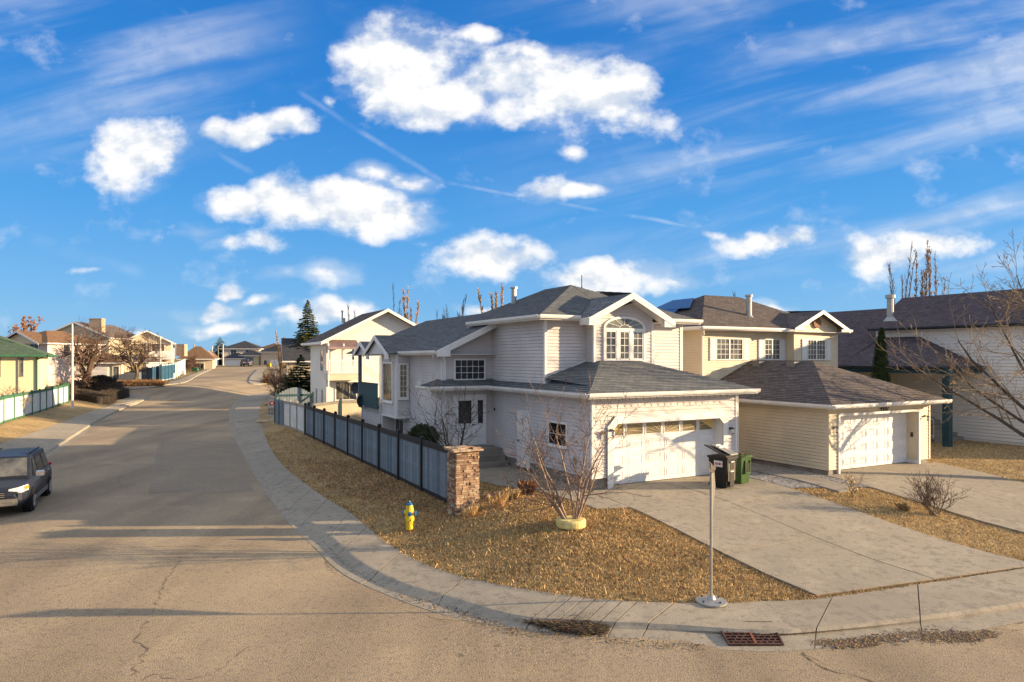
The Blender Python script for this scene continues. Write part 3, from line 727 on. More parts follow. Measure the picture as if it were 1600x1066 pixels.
for k in range(3600):
    t_ = rq.random(); cxp = 1275+275*t_; cyp = 1001-14*t_+5*math.sin(t_*9)+rq.gauss(0, 2.2+3.2*math.sin(t_*3.1))+rq.uniform(-2, 2)
    px_, py_ = cxp+rq.gauss(0, 7), cyp; x, y = gp(px_, py_, .02); s_ = rq.uniform(.006, .018) if rq.random() < .96 else rq.uniform(.02, .035); an = rq.uniform(0, 6.28); z0 = zt(x, y)+.012
    c4 = [(x+math.cos(an+i*1.57+rq.uniform(-.4,.4))*s_*1.5, y+math.sin(an+i*1.57+rq.uniform(-.4,.4))*s_*1.5, z0) for i in range(4)]; top = (x, y, z0+s_*rq.uniform(.3, 1)); mi = rq.choice((0, 0, 0, 1, 2))
    for i in range(4): drift.quad(c4[i], c4[(i+1) % 4], top, mi=mi)
o = drift.build('soil_drift', [M['dirt'], M['straw_dark'], M['stone_b']], kind='stuff'); tag(o, 'drift of brown dirt and crumbs along the kerb at the lower right', 'debris')
scatter('leaf_litter', [gp(*p, .1) for p in [(440,790),(470,805),(540,880),(640,935),(800,985),(1100,1012),(1100,1000),(800,972),(640,920),(560,878),(500,830),(470,795)]], 900, chip_maker(.008,.025,.5), [M['twig_dark'], M['dirt'], M['straw_dark']], dz=.03, seed=13, label='sparse grit and leaf bits along the curved gutter', cat='debris')
scatter('leaf_litter', uvp((-4.3,1.5),(-3.2,1.5),(-3.2,8),(-6.2,16),(-6.6,8),(-5.8,3),(-4.6,-.3)), 5000, chip_maker(.02,.05,.7), [M['dead_leaf'], M['twig'], M['straw_dark']], dz=.11, seed=14, label='rusty brown leaf litter along the foot of the blue fence', cat='debris')
# cracks in the asphalt and the slab, filled with dark dirt (thin raised beads of dirt)
def crack(pxs, wd, seed, mat='twig_dark', dz=.006):
    rs = random.Random(seed); pts = [Vector(gp(*p)) for p in pxs]; out = []
    for a, b in zip(pts, pts[1:]):
        n = max(2, int((b-a).length/.12)); 
        for k in range(n):
            q0 = a.lerp(b, k/n); nn = Vector((-(b-a).y, (b-a).x)).normalized(); out.append(q0+nn*rs.gauss(0,.035))
    out.append(pts[-1]); m = MB(); prev = None
    for i, p in enumerate(out):
        t = (out[min(i+1,len(out)-1)]-out[max(0,i-1)]).normalized(); nn = Vector((-t.y, t.x)); ww = wd*rs.uniform(.05,.75)*(0.15 if rs.random() < .12 else 1)
        cur = ((p.x-nn.x*ww, p.y-nn.y*ww, zt(p.x,p.y)+dz), (p.x+nn.x*ww, p.y+nn.y*ww, zt(p.x,p.y)+dz))
        if prev: m.quad(prev[0], prev[1], cur[1], cur[0])
        prev = cur
    return m
cm = MB()
def addmb(dst, src):
    n = len(dst.v); dst.v += src.v; dst.f += [tuple(i+n for i in f) for f in src.f]; dst.uv += src.uv; dst.m += src.m
for i, (c_, wd) in enumerate([([(283,870),(258,910),(247,940),(232,965),(218,985),(213,1003),(227,1015),(214,1040),(205,1056)], .018), ([(225,1062),(236,1056),(300,1062)], .014),
    ([(300,1062),(340,1050),(375,1020),(392,1010)], .012), ([(1250,1020),(1270,1036),(1310,1050),(1360,1064),(1400,1080)], .035), ([(1255,1022),(1300,1042),(1340,1058),(1380,1075)], .015),
    ([(195,735),(185,750),(190,760)], .02), ([(80,733),(150,728),(250,719),(380,717)], .022), ([(260,768),(330,765),(385,762)], .02), ([(255,690),(252,720),(250,740)], .018),
    ([(0,880),(60,874),(120,862),(210,855),(320,854),(420,852)], .014), ([(70,923),(130,907),(200,895)], .012), ([(490,830),(500,860),(520,890),(560,903),(610,925)], .022), ([(510,873),(512,890),(530,900),(565,905)], .012),
    ([(635,952),(680,966),(740,975),(705,990),(695,1000)], .014), ([(1000,1002),(1050,1002),(1080,1006),(1120,1012)], .02), ([(1536,992),(1550,978),(1570,974),(1600,971)], .04)]):
    addmb(cm, crack(c_, wd, 40+i))
cm.build('road_crack', M['dirt'], road, kind='stuff')
cm = MB()
for i, (c_, wd, dz) in enumerate([([(742,907),(725,916),(700,930),(685,936),(672,944)], .016, .126), ([(610,852),(580,857),(558,865),(540,872)], .010, .126), ([(1060,992),(1075,978),(1090,977),(1118,975)], .008, .126),
     ([(1275,939),(1300,946),(1335,958),(1365,972),(1385,985)], .012, .126), ([(474,805),(500,802),(528,798)], .012, .126)]):
    addmb(cm, crack(c_, wd, 80+i, dz=dz+.006))
cm.build('slab_crack', M['dirt'], sw, kind='stuff')
# stamped writing in the kerb slab
gx_, gy_ = gp(1012, 987, .09)
# storm drain
def quadpt(p00, p10, p11, p01, s, t, z):
    a = Vector(p00).lerp(Vector(p10), s); b = Vector(p01).lerp(Vector(p11), s); q0 = a.lerp(b, t); return Vector((q0.x, q0.y, z))
c00, c10, c11, c01 = [gp(*p, .05) for p in ((1140,1005),(1222,1005),(1205,978),(1121,977))]
sd = thing('storm_drain', 'rusty cast iron storm drain grate set in the kerb beside the sign post', 'drain', (c00[0], c00[1], 0))
m = MB(); oz = Vector((c00[0], c00[1], 0)); zz = zt(*c00)
def g3(s, t, z): return quadpt(c00, c10, c11, c01, s, t, zz+z)-oz
m.hexa([g3(-.02,-.02,-.05), g3(1.02,-.02,-.05), g3(1.02,1.02,-.05), g3(-.02,1.02,-.05), g3(-.02,-.02,.020), g3(1.02,-.02,.020), g3(1.02,1.02,.092), g3(-.02,1.02,.092)])
m.build('pit_shade_block', M['black'], sd)  # solid black block, painted for the darkness below the grate
def lz(t): return .022+.072*t
m = MB()
def plate(m, s0, s1, t0, t1, h=.022):
    m.hexa([g3(s0,t0,lz(t0)), g3(s1,t0,lz(t0)), g3(s1,t1,lz(t1)), g3(s0,t1,lz(t1)), g3(s0,t0,lz(t0)+h), g3(s1,t0,lz(t0)+h), g3(s1,t1,lz(t1)+h), g3(s0,t1,lz(t1)+h)])
for a in ((-.03,0,-.03,1.03),(1,1.03,-.03,1.03),(0,1,-.04,.02),(0,1,.98,1.04)): plate(m, *a, h=.026)
m.build('frame', M['cast_iron'], sd)
m = MB(); plate(m, .485, .53, .02, .98, .025); m.build('centre_bar', M['rust'], sd)
for half in ((0,.485),(.53,1)):
    m = MB()
    for r in range(1, 8): plate(m, half[0], half[1], r/8-.025, r/8+.02, .02)
    for r in range(8):
        for k in range(1, 4):
            s = half[0]+(half[1]-half[0])*(k+(.5 if r % 2 else 0)-.25)/4; plate(m, s-.012, s+.012, r/8, (r+1)/8, .02)
    m.build('grate', M['cast_iron'], sd)
# kerb stamp: a contractor's mark pressed into the concrete, no longer legible word of pressed letters
# ------------------------------------------------------------------ house-building helpers (local u, v, z; z absolute)
Z = Vector((0,0,1))
def house_root(name, label, x=None, y=None, th=TH, cat='house'):
    if x is None: x, y = G0
    return thing(name, label, cat, (x, y, 0), th)
FR = {'f': (Vector((1,0,0)), Vector((0,-1,0))), 'l': (Vector((0,-1,0)), Vector((-1,0,0))), 'r': (Vector((0,1,0)), Vector((1,0,0))), 'b': (Vector((-1,0,0)), Vector((0,1,0)))}
def W3(o, side, s, z, off=0):
    e, n = FR[side]; return Vector((o[0], o[1], 0))+e*s+Z*z+n*off
def siding(mb, side, o, poly, expo=.125, lip=.026):
    """poly in (s, z), convex, counter-clockwise seen from outside"""
    e, n = FR[side]; mb.courses([W3(o, side, s, z) for s, z in poly], e, Z, expo, lip, groove=.018*expo/.125, off=-.012)
def rect(s0, s1, z0, z1): return [(s0,z0),(s1,z0),(s1,z1),(s0,z1)]
def corner_trim(mb, x, y, z0, z1, wd=.09, p=.022):
    mb.box(x-p if True else x, x+p, y-p, y+p, z0, z1)
def wbox(mb, o, side, s0, s1, z0, z1, d0, d1, mi=0):
    e, n = FR[side]; P = []
    for z in (z0, z1):
        for (s, dd) in ((s0,d0),(s1,d0),(s1,d1),(s0,d1)): P.append(W3(o, side, s, z, dd))
    mb.hexa(P, mi)
def window(parent, o, side, s0, s1, z0, z1, cols=1, rows=1, glass='glass', fw=.07, proud=.055, split=None, mat='trim', mw=.018, sill=True, name='window', top_arch=False):
    m = MB()
    wbox(m, o, side, s0-fw, s1+fw, z1, z1+fw, 0, proud); wbox(m, o, side, s0-fw, s1+fw, z0-fw, z0, 0, proud)
    wbox(m, o, side, s0-fw, s0, z0, z1, 0, proud); wbox(m, o, side, s1, s1+fw, z0, z1, 0, proud)
    if sill: wbox(m, o, side, s0-fw-.02, s1+fw+.02, z0-fw-.03, z0-fw, 0, proud+.03)
    if split:
        for q0 in split: wbox(m, o, side, s0+(s1-s0)*q0-.035, s0+(s1-s0)*q0+.035, z0, z1, 0, proud-.004)
    for k in range(1, cols): s = s0+(s1-s0)*k/cols; wbox(m, o, side, s-mw/2, s+mw/2, z0, z1, .0, .036)
    for k in range(1, rows): z = z0+(z1-z0)*k/rows; wbox(m, o, side, s0, s1, z-mw/2, z+mw/2, .0, .034)
    f = m.build(name, M[mat], parent)
    g = MB(); wbox(g, o, side, s0+.001, s1-.001, z0+.001, z1-.001, .0, .027); g.build('pane', M[glass], f)
    return f
def roof(parent, faces, mat, name='roof_slope', expo=.145, lip=.012, under=True, thick=.05):
    """each face: (points, eave direction) with the eave first edge"""
    out = []
    for poly in faces:
        poly = [Vector(p) for p in poly]
        n = (poly[1]-poly[0]).cross(poly[2]-poly[0]).normalized()
        if n.z < 0: n = -n
        e = Z.cross(n).normalized(); up = n.cross(e)
        # order so that e x up = n
        m = MB(); m.courses(poly, e, up, expo, lip)
        if under: m.prism([p-n*.002 for p in poly], -n*thick)
        out.append(m.build(name, M[mat], parent))
    return out
def gutter(mb, a, b, h=.13, w=.11):
    a = Vector(a); b = Vector(b); dd = (b-a).normalized(); sd = dd.cross(Z)
    prof = [(0,0),(.75*w,0),(w,.45*h),(w,h),(w-.02,h),(w-.02,.5*h),(.7*w,.02),(0,.02)]
    P0 = [a+sd*x+Z*(z-h) for x, z in prof]; mb.prism(P0, b-a)
def fascia(mb, a, b, h=.17, t=.03):
    a = Vector(a); b = Vector(b); mb.bar(a-Z*h/2, b-Z*h/2, t, h)
def rake(mb, a, b, out, h=.2, t=.035):
    """barge board under a sloping roof edge; out = direction it faces"""
    a = Vector(a); b = Vector(b); o = Vector(out)*t
    mb.prism([a, b, b-Z*h, a-Z*h], o)
def downpipe(mb, pts, r=.04): mb.tube(pts, r, 6)
def garage_door(parent, u0, u1, v, z0, z1, rows, cols, top_windows=False):
    m = MB(); rh = (z1-z0)/rows
    for k in range(rows): m.box(u0, u1, v, v+.04, z0+k*rh+.006, z0+(k+1)*rh-.006)
    m.box(u0, u1, v+.012, v+.03, z0, z1)
    dr = m.build('garage_door', M['door_white'], parent)
    cw = (u1-u0)/cols; pw, ph = cw-.20, rh-.20
    pmn = MB(); b = .03; dd = .013
    o0 = [(-pw/2,0,-ph/2),(pw/2,0,-ph/2),(pw/2,0,ph/2),(-pw/2,0,ph/2)]
    i1 = [(-pw/2+b,-dd*.1,-ph/2+b),(pw/2-b,-dd*.1,-ph/2+b),(pw/2-b,-dd*.1,ph/2-b),(-pw/2+b,-dd*.1,ph/2-b)]
    o1 = [(x*1.0, -dd, z*1.0) for x, y, z in o0]
    # picture-frame moulding proud of the skin, field set back inside it, raised centre
    def ringq(A, B):
        for k in range(4): pmn.quad(A[k], A[(k+1)%4], B[(k+1)%4], B[k])
    ringq(o0, o1); ringq(o1, i1); c2 = [(x*.80, -dd*.1, z*.70) for x, y, z in o0]; c3 = [(x*.74, -dd*1.05, z*.6) for x, y, z in o0]
    ringq(i1, c2); ringq(c2, c3); pmn.quad(*c3)
    me = pmn.mesh('door_panel'); me.materials.append(M['door_white'])
    for r in range(rows-(1 if top_windows else 0)):
        for c in range(cols): inst('door_panel', me, dr, (u0+(c+.5)*cw, v, z0+(r+.5)*rh))
    if top_windows:
        zc0, zc1 = z1-rh+.075, z1-.09; mid = (u0+u1)/2
        for c in range(cols):
            a, b_ = u0+c*cw+.075, u0+(c+1)*cw-.075
            f = MB(); f.box(a-.03, b_+.03, v-.02, v, zc1, zc1+.03); f.box(a-.03, b_+.03, v-.02, v, zc0-.03, zc0)
            f.box(a-.03, a, v-.02, v, zc0, zc1); f.box(b_, b_+.03, v-.02, v, zc0, zc1); fo = f.build('door_light', M['door_white'], dr)
            g = MB(); g.box(a, b_, v-.006, v, zc0, zc1); g.build('pane', M['glass_tan'], fo)
            s = MB()   # sunburst bars radiating from the middle of the door; the end lights hold a golden spandrel
            for k in range(9):
                an = R(12+156*k/8); dx_, dz_ = math.cos(an), math.sin(an)*.55
                p0 = Vector((mid, v-.012, zc0-.02)); pts = []
                for t in [i*.05 for i in range(80)]:
                    x, z = p0.x+dx_*t, p0.z+dz_*t
                    if a <= x <= b_ and zc0 <= z <= zc1: pts.append((x, z))
                if len(pts) > 1: s.bar((pts[0][0], v-.012, pts[0][1]), (pts[-1][0], v-.012, pts[-1][1]), .012, .022, (0,-1,0))
            if c in (0, cols-1):
                xs = (a, b_) if c == 0 else (b_, a)
                s.prism([(xs[0], v-.014, zc0), (xs[0], v-.014, zc1), (xs[1], v-.014, zc1), (xs[0]+(xs[1]-xs[0])*.6, v-.014, zc0+(zc1-zc0)*.62)], (0,.006,0))
            if s.v: s.build('sunburst', M['gold'] if c in (0,cols-1) else M['siding_cream'], fo)
    return dr
# ------------------------------------------------------------------ the corner house
H = house_root('corner_house', 'pale grey sided two storey corner house with sunburst garage door and arched window')
g = MB()
g.box(0.03,.80,.06,.5,.2,1.2); g.box(5.72,6.37,.06,.5,.2,1.2); g.box(0.03,6.37,.5,7.27,.2,1.2); g.box(-2.11,6.37,7.28,18,.2,1.5)
g.build('foundation', M['concrete_edge'], H)
# cores (plain boxes just behind the siding) keep light out
g = MB(); g.box(.02,.80,.02,.42,1.2,3.85); g.box(5.71,6.38,.02,.42,1.2,3.85); g.box(.80,5.71,.02,.42,2.99,3.85); g.box(.02,6.38,.5,7.3,1.2,3.85)
g.box(.0+.02,6.38,2.97,14,3.7,6.5); g.box(1.78,4.45,2.42,3.0,4.3,6.45); g.box(-2.12,6.38,7.27,13.48,1.2,5.2); g.box(.6,6.38,13.5,18,1.2,5.2)
g.prism([(1.78,2.42,6.4),(4.45,2.42,6.4),(4.45,2.42,6.64),(3.115,2.42,7.35),(1.78,2.42,6.64)], (0,1.5,0))
g.build('wall_core', M['siding_grey'], H)
g = MB()
siding(g, 'f', (0,0), rect(.0,.81,1.2,3.95)); siding(g, 'f', (0,0), rect(5.70,6.4,1.2,3.95)); siding(g, 'f', (0,0), rect(.81,5.70,2.95,3.95))
siding(g, 'l', (0,0), rect(-7.25,0,1.2,3.95))
g.build('siding', M['siding_grey'], H)
g = MB()
siding(g, 'f', (0,2.95), rect(0,1.75,3.9,6.55)); siding(g, 'f', (0,2.95), rect(4.48,6.4,4.2,6.55)); siding(g, 'l', (0,0), rect(-8.6,-2.95,3.9,6.55))
siding(g, 'l', (1.75,0), rect(-2.95,-2.4,4.2,6.5)); siding(g, 'f', (0,2.4), rect(1.75,4.48,4.5,6.5)); siding(g, 'f', (0,2.4), [(1.75,6.45),(4.48,6.45),(4.48,6.66),(3.115,7.37),(1.75,6.66)])
g.build('siding', M['siding_grey'], H)
g = MB()
siding(g, 'f', (0,7.25), rect(-2.14,0,1.5,4.3)); siding(g, 'f', (0,7.25), [(-2.14,4.0),(-.0,4.0),(-.0,6.56),(-2.14,5.56)])
siding(g, 'l', (-2.14,0), rect(-13.5,-7.25,1.25,5.4)); siding(g, 'f', (0,11.33), rect(-2.75,-2.14,2.45,5.4)); siding(g, 'l', (-2.75,0), rect(-13.5,-11.33,2.45,5.4))
siding(g, 'b', (0,13.5), rect(-1,2.75,2.45,5.4)); siding(g, 'l', (.6,0), rect(-18,-13.5,2.6,5.4)); siding(g, 'l', (-2.7,0), rect(-17,-13.52,.9,2.62)); siding(g, 'f',(0,13.52), rect(-2.7,-2.14,.9,2.45))
g.box(-2.73,-2.14,11.35,13.48,2.47,5.3); g.box(-2.68,.6,13.56,17,.9,2.6)
g.build('siding', M['siding_grey'], H)
g = MB()  # white corner boards
for (x, y, z0, z1) in ((0,0,1.2,3.9),(6.4,0,1.2,3.9),(0,2.95,4.0,6.5),(6.4,2.95,4.2,6.5),(1.75,2.4,4.75,6.45),(4.48,2.4,4.7,6.45),(-2.14,7.25,1.5,3.9),(-2.14,7.25,4.15,5.35),(-2.75,11.33,2.45,5.3),(-2.75,13.5,2.45,5.3),(-2.7,17,.9,2.6)):
    g.box(x-.026, x+.07, y-.026, y, z0, z1); g.box(x-.026, x, y, y+.07, z0, z1)
    if x > 3: g.box(x, x+.026, y-.026, y+.07, z0, z1)
    if x in (6.4,4.48): g.box(x-.07, x-.026, y-.026, y-.002, z0, z1)
g.box(-2.77,-2.12,11.3,13.53,2.38,2.46); g.box(-2.06,-.0,7.19,7.235,3.78,3.9)
g.build('corner_board', M['trim'], H, kind='stuff')
# bay window underside slope
# garage door, surround
garage_door(H, .81, 5.70, .40, .86, 2.96, 4, 6, True)
g = MB()
def vp(s, z, d=0): return (s, -d, z)
tw = .23; cf = .32
outer_ = [(.58,.84),(.58,2.86),(.90,3.20),(5.61,3.20),(5.93,2.86),(5.93,.84)]; inner_ = [(.81,.84),(.81,2.76),(1.0,2.95),(5.51,2.95),(5.70,2.76),(5.70,.84)]
for k in range(5):
    P = [vp(*outer_[k], .018), vp(*outer_[k+1], .018), vp(*inner_[k+1], .018), vp(*inner_[k], .018)]
    g.prism(P, (0,-.045,0))
g.box(.79,.81,.0,.42,.84,2.96); g.box(5.70,5.72,.0,.42,.84,2.96); g.box(.79,5.72,.0,.42,2.96,2.98)
g.prism([(.81,.0,2.76),(.81,.0,2.96),(1.0,.0,2.96)], (0,.02,0)); g.prism([(5.7,.0,2.76),(5.7,.0,2.96),(5.51,.0,2.96)], (0,.02,0))
g.build('door_surround', M['trim'], H)
# house number set on the wall, wall lamps
for i, ch in enumerate('4103'):
    me = text_mesh(ch, .17, .008); me.materials.append(M['bark_red']); o = inst('house_number', me, H, (.19+i*.11, -.035, 2.62+.0*i), (R(90),0,0))
def coach_lamp(parent, x, y, z, side='f'):
    m = MB(); e, n = FR[side]; p = Vector((x, y, z))
    m.tube([p, p+n*.03], .05, 8); m.tube([p+n*.02, p+n*.10+Z*.07, p+n*.14+Z*.02], .012, 5)
    q0 = p+n*.14; m.tube([q0+Z*.03, q0+Z*.0, q0-Z*.01], [.02,.07,.075], 6); m.tube([q0+Z*.02, q0-Z*.17, q0-Z*.19], [.008,.05,.02], 6)
    o = m.build('wall_lamp', M['metal_dark'], parent); g2 = MB(); g2.tube([q0-Z*.01, q0-Z*.17], [.06,.045], 6); g2.build('lamp_glass', M['lamp_clear'], o)
coach_lamp(H, .5+.18, -.065, 2.75); coach_lamp(H, 6.07-.02, -.02, 2.55)
# lower wrap-around roof
zr = 3.98; 
lower = [
 [(-.5,-.5,zr),(6.95,-.5,zr),(3.75,2.36,5.02),(2.0,2.36,5.02)],
 [(-.5,6.6,zr),(-.5,-.5,zr),(0,0,zr+.21),(0,6.6,zr+.21)],
 [(0,0,zr+.21),(2.0,2.36,5.02),(1.75,2.94,4.98),(0,2.94,zr+.21)],
 [(-3.0,6.6,zr),(-.5,6.6,zr),(0,7.22,zr+.24),(-2.2,7.22,zr+.24)],
 [(-3.0,7.9,zr),(-3.0,6.6,zr),(-2.2,7.22,zr+.24),(-2.16,7.9,zr+.24)],
 [(-.5,6.6,zr),(0,6.6,zr+.21),(0,7.22,zr+.24)],
 [(6.95,-.5,zr),(6.95,3.2,zr),(3.75,2.36,5.0)],
]
roof(H, lower, 'shingle_grey')
g = MB(); g.prism([(-.46,-.46,zr-.16),(6.9,-.46,zr-.16),(6.9,7,zr-.16),(-.46,7,zr-.16)], (0,0,.02)); g.prism([(-2.96,6.64,zr-.16),(-.4,6.64,zr-.16),(-.4,7.3,zr-.16),(-2.96,7.9,zr-.16)], (0,0,.02))
g.build('soffit', M['soffit'], H)
g = MB()
gutter(g, (-.5,-.5,zr+.02), (6.97,-.5,zr+.02)); gutter(g, (-.5,6.62,zr+.02), (-.5,-.52,zr+.02)); gutter(g, (-3.0,6.6,zr+.02), (-.5,6.6,zr+.02)); gutter(g, (-3.0,7.9,zr+.02), (-3.0,6.58,zr+.02)); gutter(g, (6.95,-.5,zr+.02), (6.95,7,zr+.02))
for a, b in (((-.5,-.485,zr),(6.95,-.485,zr)),((-.485,6.6,zr),(-.485,-.5,zr)),((-3,6.615,zr),(-.5,6.615,zr)),((-2.985,7.9,zr),(-2.985,6.6,zr))): fascia(g, a, b, .16)
g.prism([(-3.0,6.6,zr-.16),(-2.2,7.22,zr-.16),(-2.2,7.22,zr-.5),(-2.24,7.22,zr-.5)], (0,.03,0))
g.build('gutter', M['gutter'], H)
# upper hipped roof, wing roof, gable over the arched window
ze, zp = 6.62, 8.20; pk = 3.2
# front slope left and right of the window gable (valley lines run to the gable ridge)
gx0, gx1, gzr, gvr = 1.14, 5.08, 7.50, 4.50
front = [[(-.55,2.4,ze),(gx0,2.4,ze),(3.11,gvr,gzr),(pk,6.15,zp)], [(gx1,2.4,ze),(6.95,2.4,ze),(pk,6.15,zp),(3.11,gvr,gzr)]]
left = [[(-.55,8.46,ze),(-.55,2.4,ze),(pk,6.15,zp),(pk,8.4,zp)]]
right = [[(6.95,2.4,ze),(6.95,12.15,ze),(pk,8.4,zp),(pk,6.15,zp)]]; back = [[(6.95,12.15,ze),(1.0,12.15,ze),(1.2,10.75,7.2),(pk,8.4,zp)]]
gab = [[(gx0,1.85,6.52),(gx0,2.41,6.6),(3.11,gvr,gzr),(3.11,1.85,gzr)], [(gx1,2.41,6.6),(gx1,1.85,6.52),(3.11,1.85,gzr),(3.11,gvr,gzr)]]
roof(H, front+left+right+back, 'shingle_grey'); roof(H, gab, 'shingle_grey')
wl = 5.39; slope = .47; wr = 1.2; wz = wl+slope*(wr+2.64)
wing = [[(-2.64,13.5,wl),(-2.64,6.75,wl),(-.02,6.75,wl+slope*2.62),(-.02,8.46,wl+slope*2.62),(pk,8.42,wl+slope*(pk+2.64)),(wr,10.75,wz),(wr,15.5,wz)],
        [(-2.64,20.5,wl),(-2.64,13.5,wl),(wr,15.5,wz),(wr,18.0,wz)], [(-2.64,20.6,wl),(wr+4.1,20.6,wl),(wr,18.0,wz)], [(wr+4.2,20.5,wl),(wr+4.2,10,wl),(wr,9.5,wz),(wr,18,wz)]]
roof(H, wing, 'shingle_grey')
# two little gables facing the street over the bay and the deck
def street_gable(v0, v1, u_front, ze_, zp_, u_back):
    vm = (v0+v1)/2
    roof(H, [[(u_back,v0,ze_),(u_front,v0,ze_),(u_front,vm,zp_),(u_back+1.75,vm,zp_)], [(u_front,v1,ze_),(u_back,v1,ze_),(u_back+1.75,vm,zp_),(u_front,vm,zp_)]], 'shingle_grey')
    m = MB(); rake(m, (u_front,v0-.02,ze_-.0), (u_front,vm,zp_), (-1,0,0), .2); rake(m, (u_front,v1+.02,ze_), (u_front,vm,zp_), (-1,0,0), .2)
    m.box(u_front-.03,u_front+.06,v0-.03,v0+.28,ze_-.26,ze_-.02); 
    m.build('barge_board', M['trim'], H)
street_gable(11.2, 14.95, -3.25, 5.33, 6.18, -2.3); street_gable(14.5, 17.3, -3.15, 5.3, 5.95, -2.3)
g = MB(); g.prism([(-3.12,11.4,5.3),(-3.12,14.8,5.3),(-3.12,13.08,6.05)], (.04,0,0)); g.prism([(-3.0,14.6,5.3),(-3.0,17.2,5.3),(-3.0,15.9,5.85)], (.04,0,0)); g.box(-3.1,.6,11.3,17.2,5.27,5.29)
g.build('gable_wall', M['soffit'], H)
g = MB()
g.prism([(-.5,2.45,ze-.15),(6.9,2.45,ze-.15),(6.9,8.3,ze-.15),(-.5,8.3,ze-.15)], (0,0,.02)); g.prism([(-2.6,6.8,wl-.15),(-.03,6.8,wl-.15),(-.03,7.3,wl-.15),(-2.1,7.3,wl-.15),(-2.1,20.4,wl-.15),(-2.6,20.4,wl-.15)], (0,0,.02))
g.prism([(gx0+.06,1.9,6.36),(3.11,1.9,7.33),(3.11,2.42,7.33),(gx0+.06,2.42,6.36)], (0,0,.02)); g.prism([(gx1-.06,1.9,6.36),(3.11,1.9,7.33),(3.11,2.42,7.33),(gx1-.06,2.42,6.36)], (0,0,.02))
g.build('soffit', M['soffit'], H)
g = MB()
gutter(g, (-.57,2.4,ze+.02), (gx0-.02,2.4,ze+.02)); gutter(g, (gx1+.02,2.4,ze+.02), (6.97,2.4,ze+.02)); gutter(g, (-.55,8.46,ze+.02), (-.55,2.38,ze+.02)); gutter(g, (6.95,2.4,ze+.02), (6.95,12.1,ze+.02))
gutter(g, (-2.64,11.25,wl+.02), (-2.64,6.75,wl+.02))
for a, b in (((-.55,2.415,ze),(gx0,2.415,ze)),((gx1,2.415,ze),(6.95,2.415,ze)),((-.535,8.46,ze),(-.535,2.4,ze)),((-2.625,11.3,wl),(-2.625,6.75,wl))): fascia(g, a, b, .16)
rake(g, (gx0,1.84,6.54), (3.11,1.84,gzr+.02), (0,-1,0), .24); rake(g, (gx1,1.84,6.54), (3.11,1.84,gzr+.02), (0,-1,0), .24)
g.box(gx0-.03,gx0+.5,1.82,2.0,6.28,6.56); g.box(gx1-.5,gx1+.03,1.82,2.0,6.28,6.56); g.box(gx0-.02,gx0+.02,1.85,2.41,6.3,6.55); g.box(gx1-.02,gx1+.02,1.85,2.41,6.3,6.55)
rake(g, (-2.66,6.74,wl+.01), (-.03,6.74,wl+slope*2.62+.01), (0,-1,0), .26); g.prism([(-2.66,6.73,wl),(-2.1,6.73,wl+.22),(-2.1,6.73,wl-.22),(-2.66,6.73,wl-.22)], (0,-.05,0))
g.build('gutter', M['gutter'], H)
g = MB(); downpipe(g, [(-2.66,7.1,wl-.12),(-2.62,7.2,wl-.25),(-2.25,7.32,wl-.35),(-2.2,7.34,wl-.5),(-2.2,7.34,zr+.2)]); downpipe(g, [(-2.9,6.62,zr-.12),(-2.8,6.8,zr-.3),(-2.24,7.2,zr-.55),(-2.22,7.22,1.6)])
downpipe(g, [(-.6,8.4,ze-.1),(-.5,8.42,ze-.3),(-.4,8.44,ze-.42)]); downpipe(g, [(-2.85,13.5,5.2),(-2.83,13.56,1.0)], .03)
g.build('downpipe', M['gutter'], H)
# flashing steps where roof meets wall
g = MB(); g.prism([(0.0,2.93,4.1),(1.74,2.93,4.95),(1.74,2.93,5.07),(0.0,2.93,4.24)], (0,-.02,0)); g.build('flashing', M['trim'], H)
# windows
window(H, (0,7.25), 'f', -1.66, -.38, 4.26, 5.02, 5, 3, 'glass')
window(H, (0,0), 'l', -2.62, -1.50, 2.09, 2.83, 2, 2, 'glass')
window(H, (-2.75,0), 'l', -13.2, -11.9, 3.15, 4.85, 1, 1, 'glass_mid', fw=.09)
window(H, (0,11.33), 'f', -2.6, -2.3, 3.35, 4.8, 2, 6, 'glass_tan', fw=.1)
window(H, (-2.14,0), 'l', -13.2, -12.05, 1.5, 2.22, 2, 1, 'glass')
# arch window: three casements with a fanlight
aw = thing('x', None, None); bpy.data.objects.remove(aw)
m = MB(); a0, a1, zb, zm, zt_ = 2.20, 4.03, 5.03, 6.13, 6.66
fm = lambda s0, s1, z0, z1, d=.06: m.box(s0, s1, 2.4-d, 2.4, z0, z1)
fm(a0-.05,a1+.05,zb-.09,zb); fm(a0-.05,a0+.03,zb,zm); fm(a1-.03,a1+.05,zb,zm); fm(a0-.05,a1+.05,zm,zm+.09)
cwid = (a1-a0)/3
for k in (1,2): fm(a0+k*cwid-.06,a0+k*cwid+.06,zb,zm,.055)
for k in range(3):
    c0, c1 = a0+k*cwid+(.03 if k == 0 else .06), a0+(k+1)*cwid-(.03 if k == 2 else .06)
    fm(c0,c0+.05,zb,zm,.045); fm(c1-.05,c1,zb,zm,.045); fm(c0,c1,zb,zb+.06,.045); fm(c0,c1,zm-.05,zm,.045)
    fm((c0+c1)/2-.01,(c0+c1)/2+.01,zb,zm,.036)
    for r in range(1,4): fm(c0,c1,zb+(zm-zb)*r/4-.01,zb+(zm-zb)*r/4+.01,.034)
rx, rz = (a1-a0)/2+.05, zt_-zm-.02; cx_ = (a0+a1)/2; pr = None
